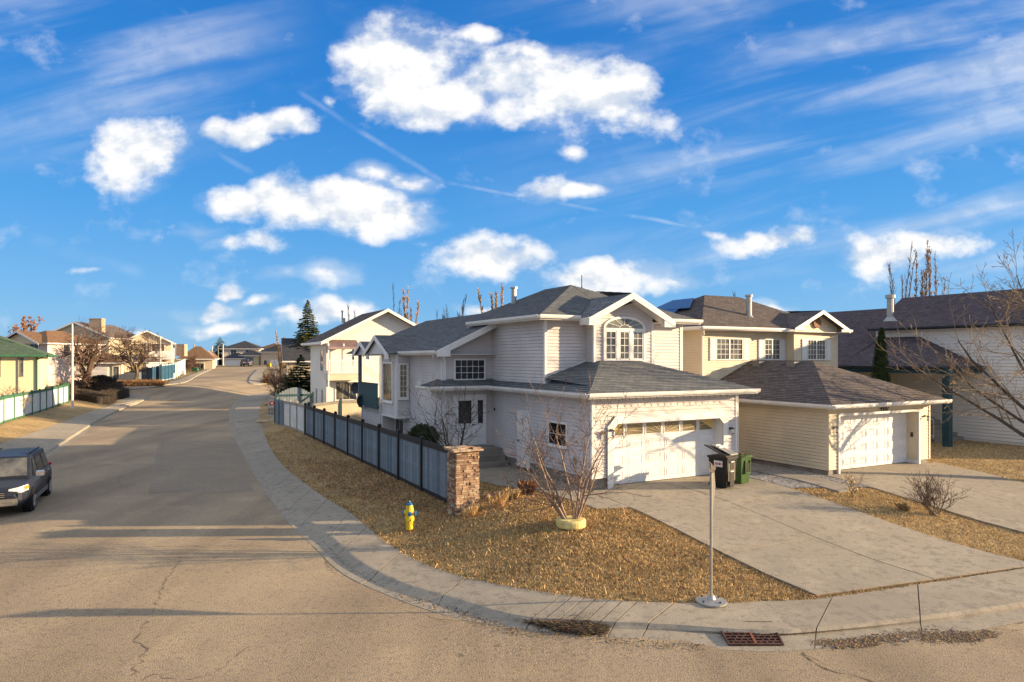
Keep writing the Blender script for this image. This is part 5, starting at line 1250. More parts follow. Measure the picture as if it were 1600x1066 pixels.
place(281, 136, R(17), 6.0, 5, 1.8, 3.6, .85, 'hip', 'lap_tan', 'shingle_tan', label='brown roofed house with a pale chimney beyond the blue fence', name='house', wins=[('f',3,4.4,1,2.3,2,1,'glass')])
x, y = hx(284, 130); c_ = MB(); c_.box(-.8,.8,-.6,.6,5.5,ZY(538,130)); o = c_.build('chimney', M['stone_c']); o.location = (x, y, 0); tag(o, 'pale brick chimney rising beside the brown roofed house', 'chimney')
place(318, 152, R(16), 2.4, 3, 2.0, 3.6, 1.0, 'gable', 'lap_white', 'shingle_tan', ridge='y', label='small white steep gabled house front beside the orange fence', name='house', wins=[('f',.8,1.6,2.6,3.6,2,1,'glass')])
place(347, 182, R(9), 9.5, 10, 2.6, 5.3, .42, 'hip', 'lap_cream', 'shingle_dark', label='cream two storey house with dark hipped roof at the far end of the street', name='house', wins=[('f',2.2,3.6,3.6,4.7,2,1,'glass'),('f',6,7.4,3.6,4.7,2,1,'glass')])
place(348, 172, R(9), 4.9, 8, 2.4, 2.9, .5, 'hip', 'lap_cream', 'shingle_dark', label='far cream garage with white door and dark roof at the street end', name='house', gd=(.6,4.4,2.2))
place(376, 174, R(9), 4.4, 8, 2.4, 3.7, .55, 'hip', 'stucco_yellow', 'shingle_brown', label='far yellow bay front with large arched window at the street end', name='house', wins=[('f',1.2,3.2,.6,3.0,3,3,'glass_pale')])
place(396, 200, R(0), 9, 10, 2.8, 4.8, .45, 'hip', 'lap_tan', 'shingle_tan', label='far tan house with brown roof behind the yellow bay front', name='house', wins=[('f',1.5,3,2.8,3.8,2,1,'glass')])
place(408, 172, R(-6), 6.2, 9, 2.4, 4.6, .55, 'hip', 'lap_tan', 'shingle_dark', label='far tan house with dark steep roof right of the yellow bay front', name='house', gd=(2.6,5.6,2.2), wins=[('f',.7,1.6,1.0,2.2,1,1,'glass')])
place(428, 186, R(-6), 9, 9, 2.4, 5.6, .5, 'hip', 'lap_cream', 'shingle_dark', label='far cream house with a dark chimney behind the leafless bushes', name='house')
place(448, 78, R(20), 7, 8, .9, 4.2, .6, 'gable', 'lap_tan', 'shingle_dark', ridge='x', label='tan house with dark roof standing behind the tall spruce', name='house')
place(690, 70, R(28), 14, 10, .8, 4.2, .45, 'hip', 'lap_tan', 'shingle_dark', label='dark hipped roof house hidden behind the corner house', name='house')
for i, (px_, D_, w1, h1, wl_, rf_, lb) in enumerate([(-60,140,12,4.5,'lap_cream','shingle_tan','far tan roofed house beyond the left edge houses'),(1180,75,12,4.2,'lap_white','shingle_brown','low house hidden behind the cream house'),(20,150,12,5,'lap_tan','shingle_brown','far brown roofed house seen over the pinkish house')]):
    place(px_, D_, R(5), w1, 9, 1.5, h1, .45, 'hip', wl_, rf_, label=lb, name='house')

# ------------------------------------------------------------------ the gabled house with the balcony beyond the long fence
uR, vR = -.39, 35.3
x, y = uv2w(uR, vR)
B = thing('balcony_house', 'cream gabled house with a white picket balcony and ribbed awning beyond the fence', 'house', (x, y, 0), TH)
W_ = 9.35; ze_ = 6.45; zpk = 9.05
g = MB(); g.box(.02,W_,.02,5.8,.2,ze_); g.box(4,W_,.02,11,.2,ze_); g.prism([(0,.02,ze_-.02),(W_,.02,ze_-.02),(W_,.02,ze_+.1),(W_/2,.02,zpk-.15),(0,.02,ze_+.1)], (0,5.8,0)); g.build('wall_core', M['siding_cream'], B)
g = MB(); siding(g, 'f', (0,0), rect(0,W_,.5,ze_), .2, .03); siding(g, 'f', (0,0), [(0,ze_),(W_,ze_),(W_,ze_+.12),(W_/2,zpk-.12),(0,ze_+.12)], .2, .03); siding(g, 'l', (0,0), rect(-5.8,0,.5,ze_), .2, .03); g.build('siding', M['siding_white'], B)
sl_ = .49
roof(B, [[(-.6,6.6,ze_-.1),(-.6,-.8,ze_-.1),(W_/2,-.8,zpk),(W_/2,6.6,zpk)], [(W_+.6,-.8,ze_-.1),(W_+.6,6.6,ze_-.1),(W_/2,6.6,zpk),(W_/2,-.8,zpk)]], 'shingle_brown', expo=.2)
g = MB(); rake(g, (-.6,-.82,ze_-.08), (W_/2,-.82,zpk+.02), (0,-1,0), .25); rake(g, (W_+.6,-.82,ze_-.08), (W_/2,-.82,zpk+.02), (0,-1,0), .25); g.bar((-.62,-.8,ze_-.17), (-.62,6.6,ze_-.17), .08, .18)
g.box(-.55,-.03,-.75,6.5,ze_-.28,ze_-.25); g.box(-.6,.0,-.79,-.05,ze_-.28,ze_-.05); g.build('eaves', M['trim'], B)
def bu(px, v): return u_at(px, vR+v)-uR
def bz(px, py, v): return zpx(px, py, vR+v)
window(B, (0,0), 'l', -1.9, -1.0, 4.1, 5.7, 1, 1, 'glass_mid', fw=.07); window(B, (0,0), 'l', -1.5, -1.1, 1.3, 2.6, 1, 1, 'glass_mid', fw=.07); window(B, (0,0), 'l', -3.6, -3.2, 1.3, 2.6, 1, 1, 'glass_mid', fw=.07)
bl, br_ = bu(513,-1.3), bu(562,-1.3); zd = bz(540,583,-1.2)
g = MB(); g.box(bl,br_,-1.4,0,zd-.55,zd-.02); g.build('balcony_floor', M['siding_cream'], B)
g = MB(); g.bar((bl,-1.4,zd+.98),(br_,-1.4,zd+.98),.06,.06); g.bar((bl,-1.4,zd+.02),(br_,-1.4,zd+.02),.06,.08); bal = g.build('balcony_rail', M['trim'], B)
pk_ = MB(); pk_.box(-.05,.05,-.012,.012,-.1,.92); pme = pk_.mesh('picket'); pme.materials.append(M['white']); n = 17
for k in range(n): inst('picket', pme, bal, (bl+.05+(br_-bl-.1)*k/(n-1), -1.42, zd+.02))
g = MB()
for xx_ in (bl, (bl+br_)/2-.05, br_): g.box(xx_-.05,xx_+.05,-1.42,-1.32,.5 if xx_ != (bl+br_)/2-.05 else zd,zd+2.25)
g.build('balcony_post', M['trim'], B, kind='stuff')
m = MB(); za0, za1 = bz(540,543,-1.4), bz(540,532,0)
for k in range(22):
    a = bl-.1+(br_-bl+.2)*k/22; b_ = a+(br_-bl+.2)/22*.55
    m.prism([(a,-1.55,za0),(b_,-1.55,za0),(b_,0,za1),(a,0,za1)], (0,0,.05))
m.prism([(bl-.1,-1.5,za0-.02),(br_+.1,-1.5,za0-.02),(br_+.1,0,za1-.02),(bl-.1,0,za1-.02)], (0,0,.03)); m.box(bl-.1,br_+.1,-1.57,-1.5,za0-.14,za0+.02)
m.build('awning', M['awning'], B)
m = MB(); d0 = bu(516,0); m.box(d0,d0+.85,-.06,-.021,zd,zd+2.0); m.box(d0+.95,d0+1.7,-.06,-.021,zd,zd+2.0); m.build('balcony_door', M['door_white'], B)
window(B, (0,0), 'f', bu(545,0), bu(553,0), zd+.5, zd+1.9, 1, 1, 'glass', fw=.06)
window(B, (0,0), 'f', bu(525,0), bu(556,0), zd-2.1, zd-.75, 3, 1, 'glass_mid', fw=.1)
m = MB(); a = Vector((br_,-1.3,zd+.9)); b_ = Vector((br_+4.2,-1.3,zd-1.6))
m.bar(a,b_,.06,.1); m.bar(a-Z*.85,b_-Z*.85,.06,.22)
m.build('stair_stringer', M['trim'], B); st2 = m
m = MB()
for k in range(18): p = a.lerp(b_, (k+.5)/18); m.bar(p, p-Z*.85, .03, .03, (0,1,0))
m.build('stair_picket', M['fence_greytrim'], B, kind='stuff')
m = MB(); m.lathe([(.15,0),(.15,.9),(.2,.9),(.2,1.0)], 8, (W_/2-2.6,3,zpk-1.0)); m.build('flue_pipe', M['metal'], B)

# ------------------------------------------------------------------ fences
def fence_run(name, label, pts, h, post_m, board_m, rail_m, spacing=2.42, bw=.14, posts_h=.12, pw=.13, boards=True, group=None, cap=None, z_off=.1, single=False):
    """pts world xy polyline; boards, rails and posts are parts"""
    root = thing(name, label, 'fence', (pts[0][0], pts[0][1], 0), 0, group); O = Vector((pts[0][0], pts[0][1], 0))
    P = [Vector(p) for p in pts]; path = [P[0]]
    for a, b in zip(P, P[1:]):
        n = max(1, int(round((b-a).length/spacing)))
        for k in range(1, n+1): path.append(a.lerp(b, k/n))
    bm_ = None
    def G(p): return zt(p.x, p.y)+z_off
    for i, p in enumerate(path):
        g = MB(); zz_ = G(p); q0 = p-O.to_2d()
        t = (path[min(i+1,len(path)-1)]-path[max(0,i-1)]).normalized(); nn = Vector((-t.y, t.x))
        c = [q0+t*a_*pw/2+nn*b_*pw/2 for a_, b_ in ((-1,-1),(1,-1),(1,1),(-1,1))]
        g.hexa([(v.x,v.y,zz_-.3) for v in c]+[(v.x,v.y,zz_+h+posts_h) for v in c])
        g.hexa([(q0.x+(v.x-q0.x)*1.2, q0.y+(v.y-q0.y)*1.2, zz_+h+posts_h) for v in c]+[(q0.x+(v.x-q0.x)*.3, q0.y+(v.y-q0.y)*.3, zz_+h+posts_h+.05) for v in c])
        g.build('post', post_m, root)
    for a, b in zip(path, path[1:]):
        t = (b-a).normalized(); L = (b-a).length; nn = Vector((-t.y, t.x)); za, zb2 = G(a), G(b); ang = math.atan2(t.y, t.x)
        g = MB(); a3 = Vector((a.x-O.x, a.y-O.y, za+h-.06)); b3 = Vector((b.x-O.x, b.y-O.y, zb2+h-.06)); a3 += Vector((t.x,t.y,0))*pw/2; b3 -= Vector((t.x,t.y,0))*pw/2
        g.bar(a3, b3, .07, .19); g.build('top_rail', rail_m, root); g = MB(); g.bar(a3-Z*(h-.14), b3-Z*(h-.14), .05, .13); g.build('bottom_rail', rail_m, root)
        if cap: g = MB(); g.bar(a3+Z*.10, b3+Z*.10, .16, .05); g.build('cap_rail', cap, root)
        n = int((L-pw)/bw)
        if single:
            g = MB()
            for k in range(n):
                s = pw/2+(L-pw)*(k+.5)/n; p = a.lerp(b, s/L); zz_ = G(p)*1.0; c0 = Vector((p.x-O.x, p.y-O.y)); hw = (L-pw)/n/2*.94; off = rng.uniform(-.004,.004)
                cc = [c0+t*hw*i_+nn*(j_*.011+off) for i_, j_ in ((-1,-1),(1,-1),(1,1),(-1,1))]
                g.hexa([(v.x,v.y,zz_+.06) for v in cc]+[(v.x,v.y,zz_+h-.08) for v in cc])
            g.build('boards', board_m, root, kind='stuff')
        else:
            if bm_ is None:
                hw = (L-pw)/n/2*.93; bm_ = []
                for mm in (board_m, board_m, M['fence_blue2'], M['fence_blue3']): q0 = MB(); q0.box(-hw,hw,-.011,.011,.06,h-.08); q1 = q0.mesh('board'); q1.materials.append(mm); bm_.append(q1)
            for k in range(n):
                s = pw/2+(L-pw)*(k+.5)/n; p = a.lerp(b, s/L); o = inst('board', rng.choice(bm_), root, (p.x-O.x, p.y-O.y, za+(zb2-za)*s/L+rng.uniform(-.008,.008)), (0,0,ang+rng.uniform(-.02,.02))); o.location += Vector((nn.x,nn.y,0))*rng.uniform(-.004,.004)
    return root
fence_run('fence', 'long blue-grey board fence with black posts ending at the stone pillar', [uv2w(-4.4,1.3), uv2w(-4.4,23.1)], 1.72, M['fence_black'], M['fence_blue'], M['fence_black'])
fence_run('fence', 'white board fence with weathered rails continuing the black-posted fence', [uv2w(-4.4,23.3), uv2w(-4.35,30.5)], 1.72, M['fence_greytrim'], M['fence_white'], M['fence_greytrim'], spacing=2.4, single=True)
fence_run('fence', 'blue-grey fence stretch just before the arched gate', [uv2w(-4.35,30.6), uv2w(-4.3,34.6)], 1.72, M['teal'], M['fence_blue'], M['fence_blue'], single=True)
fence_run('fence', 'cream boundary fence crossing the yard behind the satellite dishes', [uv2w(-4.2,23.2), uv2w(-2.3,23.2), uv2w(2.5,23.2)], 1.72, M['teal'], M['siding_cream'], M['fence_greytrim'], spacing=2.4, single=True)
fence_run('fence', 'white panel fence with green rails and posts along the left lawn', [gp(-130,740,.1), gp(5,661,.1), gp(62,644,.1), gp(106,629,.1)], 1.75, M['green_trim'], M['fence_white'], M['green_trim'], spacing=2.6, cap=M['green_trim'], single=True)
fence_run('fence', 'short green-capped fence return running back to the yellow house', [gp(107,628,.1), (hx(64,70)[0], 73)], 1.7, M['green_trim'], M['fence_white'], M['green_trim'], spacing=2.6, cap=M['green_trim'], single=True)
fence_run('fence', 'dark blue board fence beside the round bare tree', [gp(222,597,.1), gp(238,598.5,.1), gp(249,593,.1)], 2.0, M['blue_fence'], M['blue_fence'], M['blue_fence'], single=True, spacing=3)
fence_run('fence', 'bright blue board fence along the side street with pale caps', [gp(252,596,.1), gp(273,591,.1)], 2.3, M['blue_fence'], M['blue_fence'], M['pale_blue'], single=True, spacing=3)
fence_run('fence', 'white board fence stretching away beyond the blue fence', [gp(273.5,590.5,.1), gp(289,581,.1)], 2.3, M['fence_white'], M['fence_white'], M['fence_white'], single=True, spacing=4)
fence_run('fence', 'orange stained board fence near the far end of the street', [gp(312,575,.1), gp(336,574,.1)], 2.4, M['brick_red'], M['brick_red'], M['brick_red'], single=True, spacing=4)
# arched gate
x, y = uv2w(-4.15, 34.9); t = thing('garden_gate', 'pale blue arched board gate with dark braces at the end of the fence', 'gate', (x, y, 0), TH)
ww = u_at(488,34.9)+4.15; zt0 = zt(x, y)+.1; hs_ = 2.0
m = MB(); n = 14
for k in range(n):
    a, b_ = ww*k/n+.01, ww*(k+1)/n-.01; hh = hs_+.55*math.sin(math.pi*(k+.5)/n); inst_ = None
    g = MB(); g.box(a,b_,0,.03,zt0+.05,zt0+hh); g.build('board', M['fence_blue2'], t)
g = MB(); g.box(-.12,.0,-.1,.08,zt0-.3,zt0+hs_+.2); g.build('post', M['teal'], t); g = MB(); g.box(ww,ww+.12,-.1,.08,zt0-.3,zt0+hs_+.2); g.build('post', M['teal'], t)
g = MB(); g.box(0,ww,-.05,-.002,zt0+hs_-.1,zt0+hs_+.05); g.build('rail', M['teal'], t); g = MB(); g.box(0,ww,-.05,-.002,zt0+.9,zt0+1.03); g.build('rail', M['teal'], t); g = MB(); g.bar((.1,-.06,zt0+.3),(ww-.05,-.06,zt0+hs_-.05),.04,.14,(0,-1,0)); g.build('brace', M['teal'], t)

# ------------------------------------------------------------------ stone pillar by the fence
x, y = uv2w(-4.75, 0); t = thing('stone_pillar', 'stacked ledgestone pillar with overhanging cap at the near end of the fence', 'pillar', (x, y, 0), TH)
z0 = zt(x, y)+.05; zt_p = ZY(697, 20.3)
g = MB(); g.box(.04,.66,.04,.56,z0-.2,zt_p-.05); g.build('core', M['mortar'], t)
rs = random.Random(5); z = z0-.02
def stone(m_, x0, x1, y0, y1, a, b_, mat):
    g = MB(); j = lambda s: rs.uniform(-s, s)
    P = []
    for zq in (a, b_):
        for (xx_, yy_) in ((x0,y0),(x1,y0),(x1,y1),(x0,y1)): P.append((xx_+j(.010), yy_+j(.010), zq+j(.004)))
    g.hexa(P); g.build('stone', M[mat], t)
row = 0
while z < zt_p-.10:
    hh = min(rs.uniform(.045,.085), zt_p-.09-z); s = -.02
    while s < .70:
        L_ = min(rs.uniform(.10,.26), .72-s) if .72-s > .16 else .72-s
        stone(None, s+.004, s+L_-.004, -.03+rs.uniform(-.02,.012), .09, z+.004, z+hh-.004, rs.choice(('stone_a','stone_a','stone_b','stone_c'))); s += L_
        if L_ <= 0: break
    s = .09
    while s < .6:
        L_ = min(rs.uniform(.12,.26), .62-s) if .62-s > .16 else .62-s
        if L_ < .02: break
        stone(None, -.03+rs.uniform(-.02,.01), .09, s+.004, s+L_-.004, z+.004, z+hh-.004, rs.choice(('stone_a','stone_b','stone_b','stone_c'))); s += L_
    stone(None, .62,.72+rs.uniform(-.01,.015),.09,.6,z+.003,z+hh-.003, rs.choice(('stone_a','stone_b'))); z += hh
g = MB(); g.box(-.10,.80,-.10,.70,zt_p-.1,zt_p-.05); g.build('cap', M['stone_a'], t)
for k in range(14):
    a = rs.uniform(-.13,.6); b_ = rs.uniform(-.13,.5); stone(None, a, a+rs.uniform(.16,.3), b_, b_+rs.uniform(.12,.24), zt_p-.05, zt_p-.05+rs.uniform(.02,.05), rs.choice(('stone_a','stone_c')))
for k in range(5): stone(None, -.13+k*.19, .05+k*.19, -.13, .1, zt_p-.1, zt_p-.05, 'stone_c')

# ------------------------------------------------------------------ street furniture
x, y = gp(1111, 941, .12); zb_ = zt(x, y)+.12
t = thing('street_sign', 'tall thin metal sign post with its blade seen edge-on at the front kerb', 'sign', (x, y, zb_))
hp = ZY(722, y)-zb_
m = MB(); m.tube([(0,0,0),(0,0,hp-.12)], .028, 10); m.build('pole', M['metal'], t)
m = MB(); m.lathe([(.0,0),(.31,0),(.31,.035),(.22,.05),(.09,.07),(.065,.14),(.035,.15)], 20); m.build('base_plate', M['metal'], t)
for k in range(4): m = MB(); an = k*math.pi/2+.6; m.lathe([(.022,0),(.022,.03)], 6, (.23*math.cos(an),.23*math.sin(an),.045)); m.build('bolt', M['metal_dark'], t)
# narrow vertical blade, its flat faces towards left and right of the street, bottom tapering
m = MB(); a = Vector((.0,-.02,0)); dr = Vector((.44,1.0,0)).normalized()
zt_b = hp; zb_b = hp-1.12
m.prism([Vector((-.03,-.05,zt_b))-dr*0, Vector((-.03,-.05,zt_b))+dr*.50-Z*.18, Vector((.0,-.05,zb_b+.55))+dr*.48, Vector((.0,-.03,zb_b))+dr*.03], Vector((.012,0,0)))
m.build('sign_blade', M['plastic_grey'], t)
m = MB(); m.prism([(-.05,-.045,hp+.02),(.10,-.02,hp-.12),(.03,-.05,hp-.22),(-.05,-.05,hp-.2)], (0,.03,0)); m.build('folded_top', M['stone_c'], t)
# fire hydrant
x, y = gp(640, 829, .1); zb_ = zt(x, y)+.08
t = thing('fire_hydrant', 'yellow fire hydrant with blue caps on the grass by the curved sidewalk', 'fire hydrant', (x, y, zb_), R(-15)); S_ = .80/.80
m = MB(); m.lathe([(.10,0),(.10,.30),(.125,.30),(.125,.34),(.13,.35),(.13,.40),(.115,.42),(.115,.60),(.105,.66),(.085,.74)], 18); m.build('barrel', M['yellow'], t, smooth=False)
m = MB(); m.lathe([(.14,-.05),(.14,.03),(.11,.05)], 14); m.build('base_flange', M['rust'], t)
m = MB(); m.lathe([(.088,.74),(.088,.775),(.055,.80),(.03,.805),(.03,.84),(0.001,.842)], 14); m.build('top_cap', M['hyd_blue'], t)
m = MB(); m.tube([(0,0,.805),(0,0,.855)], .02, 5); m.build('operating_nut', M['white'], t)
for (dx_, dy_, r_) in ((-1,0,.085),(.45,-.9,.062),(1,.1,.062)):
    v = Vector((dx_,dy_,0)).normalized(); m = MB(); m.tube([v*.08+Z*.52, v*.15+Z*.52], r_*.9, 12); m.build('outlet', M['yellow'], t)
    m = MB(); m.tube([v*.15+Z*.52, v*.19+Z*.52, v*.195+Z*.52], [r_,r_,r_*.6], 12); m.tube([v*.19+Z*.52, v*.225+Z*.52], .02, 5); m.build('outlet_cap', M['hyd_blue'], t)
m = MB()
for k in range(8): an = k*math.pi/4; m.lathe([(.014,0),(.014,.05)], 5, (.125*math.cos(an),.125*math.sin(an),.315))
m.build('flange_bolts', M['yellow'], t, kind='stuff')
# community mailbox
x, y = gp(425, 658, .1); zb_ = zt(x, y)+.1
t = thing('community_mailbox', 'grey community mailbox with a red and white round emblem on the verge', 'mailbox', (x, y, zb_), R(6))
sc_ = y/F; wd, ht = 14*sc_, 39*sc_
hb = ht
m = MB(); m.box(-wd/2,wd/2,0,.55,.38,hb*.96); m.build('cabinet', M['metal'], t)
m = MB(); m.prism([(-wd/2-.05,-.04,hb*.96),(wd/2+.03,-.04,hb*.96-.1),(wd/2+.03,-.04,hb*.96-.03),(-wd/2-.02,-.04,hb+.0),(-wd/2-.05,-.04,hb*.98)], (0,.62,0)); m.build('roof', M['stone_c'], t)
m = MB(); m.box(-.14,.14,.08,.4,0,.38); m.build('pedestal', M['metal'], t)
m = MB(); m.box(-1.15,.35,-.15,.7,-.08,.06); m.build('base_slab', M['concrete'], t)
cz = hb*.96-.47
m = MB(); pts = [(math.cos(2*math.pi*k/24),math.sin(2*math.pi*k/24)) for k in range(24)]
m.prism([(a*.17,-.003,cz+b_*.17) for a, b_ in pts], (0,-.012,0)); m.build('round_emblem', M['red'], t)
m = MB(); m.prism([(a*.075,-.017,cz+b_*.075) for a, b_ in pts], (0,-.006,0)); m.build('emblem_centre', M['white'], t)
for r in range(2):
    for c in range(3):
        m = MB(); m.box(-wd/2+.06+c*.21,-wd/2+.23+c*.21,-.015,-.001,.5+r*.28,.72+r*.28); m.build('letter_box', M['plastic_grey'], t)
# lamp posts and poles
def pole(px, py_top, py_bot, D, label, r=.09, mat='metal', arm=0, name='street_lamp', cat='street lamp', grp=None):
    x, y = hx(px, D); z0 = zt(x, y); t = thing(name, label, cat, (x, y, z0)); h = ZY(py_top, D)-z0
    m = MB(); m.tube([(0,0,-.1),(0,0,h)], [r*1.15, r*.7], 8); m.build('pole', M[mat], t)
    m = MB(); m.tube([(0,0,-.05),(0,0,.35)], [r*1.9, r*1.4], 8); m.build('base', M[mat], t)
    if arm: m = MB(); m.tube([(0,0,h-.05),(arm*.5,0,h+.1),(arm,0,h+.12)], .03, 5); m.build('arm', M[mat], t); m = MB(); m.box(min(arm,arm*1.35),max(arm,arm*1.35),-.1,.1,h+.05,h+.15); m.build('lamp_head', M[mat], t)
    return t
M['pole_white'] = pm('painted_pole', (.60,.59,.55), .5, .08, 3)
pole(113, 506, 641, gp(113,640)[1], 'tall pale pole standing on the left lawn beside the hedge', .10, 'pole_white', name='street_lamp')
pole(250.5, 525, 597, gp(250,597)[1], 'pale pole rising in front of the blue fence', .13, 'pole_white')
pole(303.5, 537, 574, 140, 'far pale pole right of the brown roofed house', .17, 'fence_greytrim')
pole(331.5, 541, 573, 160, 'thin far pole in front of the orange fence', .15, 'pole_white')
pole(348.7, 537, 570, 168, 'far pole standing left of the cream street-end house', .15, 'pole_white', .9)
pole(341, 541, 570, 178, 'thin far pole before the green far tree', .12, 'fence_greytrim')
# utility cabinets
def cabinet(px, py, w_px, h_px, label, mat='pale_blue', dd=.5):
    x, y = gp(px, py, .08); s = y/F; t = thing('utility_box', label, 'utility box', (x, y, zt(x, y)+.06)); w_, h_ = w_px*s, h_px*s
    m = MB(); m.box(-w_/2,w_/2,0,dd,0,h_*.92); m.build('cabinet', M[mat], t); m = MB(); m.box(-w_/2-.03,w_/2+.03,-.04,dd+.03,h_*.92,h_); m.build('lid', M[mat], t); m = MB(); m.box(-w_/2+.06,w_/2-.06,-.02,-.001,.1,h_*.85); m.build('door', M[mat], t)
cabinet(426, 595, 6, 10, 'pale blue utility box on the verge beyond the side street')
cabinet(250, 597, 6, 4, 'low white utility box at the foot of the pole by the blue fence', 'white')
cabinet(268, 592, 6, 9, 'pale blue utility box against the bright blue fence')
cabinet(236, 597, 5, 12, 'narrow pale blue utility box left of the pole by the blue fence')
cabinet(286, 585, 4, 6, 'small cream utility box beside the white far fence', 'fence_white')
cabinet(304, 580.5, 9, 6, 'low green utility box on the far verge', 'green_trim')
cabinet(421, 573, 3, 6, 'small yellow post box beside the far verge', 'yellow')
# wheelie bins
def bin_(px, D, label, mat, h, w_, dd, rz, lid=True, sign=False):
    x, y = hx(px, D); t = thing('wheelie_bin', label, 'bin', (x, y, zt(x, y)+.15), rz)
    m = MB(); b0 = .78; m.hexa([(-w_/2*b0,-dd/2*b0,.03),(w_/2*b0,-dd/2*b0,.03),(w_/2*b0,dd/2*b0,.03),(-w_/2*b0,dd/2*b0,.03),(-w_/2,-dd/2,h),(w_/2,-dd/2,h),(w_/2,dd/2,h),(-w_/2,dd/2,h)]); m.build('body', M[mat], t)
    m = MB(); m.box(-w_/2-.03,w_/2+.03,-dd/2-.03,dd/2+.03,h-.04,h+.02); m.build('rim', M[mat], t)
    for s in (-1,1): m = MB(); m.tube([(s*w_*.33,dd/2*.8,.1),(s*w_*.40,dd/2*.8,.1)], .1, 12); m.build('wheel', M['rubber'], t)
    return t, w_, dd, h
t, w1, d1_, h1 = bin_(1129, 22.6, 'black wheelie bin with a white label and propped silvery lid beside the garage door', 'black', 1.02, .56, .72, R(40))
m = MB(); m.prism([(-.36,-.36,1.05),(.34,-.36,1.05),(.34,.46,1.22),(-.36,.46,1.36)], (0,0,.04)); m.build('lid', M['black'], t)
m = MB(); m.prism([(-.10,-.37,1.1),(.33,-.37,1.1),(.33,.35,1.3),(-.02,.42,1.36)], (0,0,.02)); m.build('plastic_sheet', M['metal'], t)
m = MB(); m.box(.1,.34,.3,.38,1.3,1.36); m.box(.1,.34,.18,.26,1.27,1.33); m.build('lid_handle', M['white'], t)
m = MB(); m.prism([(-.278,.13,.70),(-.272,-.17,.70),(-.282,-.18,.90),(-.287,.14,.90)], (-.006,0,0)); lb = m.build('label', M['white'], t)
for k in range(5): m = MB(); m.box(-.292,-.286,-.14+k*.05,-.11+k*.05,.76,.84); m.build('print', M['black'] if k % 2 else M['red'], lb)
m = MB(); m.box(-.20,.20,-.345,-.30,.25,.95); m.build('front_rib', M['bin_grey'], t); m = MB(); m.box(-.1,.12,-.352,-.346,.62,.86); m.build('recess_shade', M['black'], t); m = MB(); m.box(-.12,.10,-.36,-.345,.08,.55); m.build('recess_shade', M['black'], t); m = MB(); m.box(-.08,.1,-.38,-.35,.86,.89); m.box(-.1,.08,-.375,-.345,.55,.58); m.build('grip', M['white'], t)  # recesses are raised black plates, their shade put into the colour
t, w2, d2_, h2 = bin_(1157, 23.3, 'green yard waste bin filled with dry twigs beside the black bin', 'green_bin', .95, .46, .52, R(28))
m = MB(); m.box(-.02,.15,-.272,-.262,.42,.72); m.build('recess_shade', M['black'], t); m = MB(); m.box(-.06,.18,-.285,-.26,.36,.41); m.box(-.06,-.03,-.28,-.25,.4,.8); m.box(.16,.19,-.28,-.25,.4,.8); m.build('handle', M['green_bin'], t)  # black plate painted in for the shade behind the handle
m = MB()
for k in range(60): a = Vector((rs.uniform(-.2,.2), rs.uniform(-.22,.22), .9)); dv = Vector((rs.uniform(-.18,.18), rs.uniform(-.18,.18), rs.uniform(.03,.16))); m.tube([a, a+dv], .008, 3)
m.build('twigs', M['twig'], t, kind='stuff')
# tyre planter, sapling goes in it
xT, yT = gp(892, 822, .12); zT = zt(xT, yT)+.1
t = thing('tyre_planter', 'yellow painted tyre lying on the lawn as a tree ring', 'planter', (xT, yT, zT))
m = MB(); n = 28; prof = [(.33,.0),(.385,.02),(.395,.06),(.395,.16),(.38,.20),(.34,.22),(.275,.21),(.262,.18),(.29,.07)]
m.lathe(prof, n); m.build('tyre', M['tyre_yellow'], t, smooth=False)
m = MB(); m.lathe([(.295,.0),(.295,.06),(.001,.08)], 16); m.build('soil', M['dirt'], t)
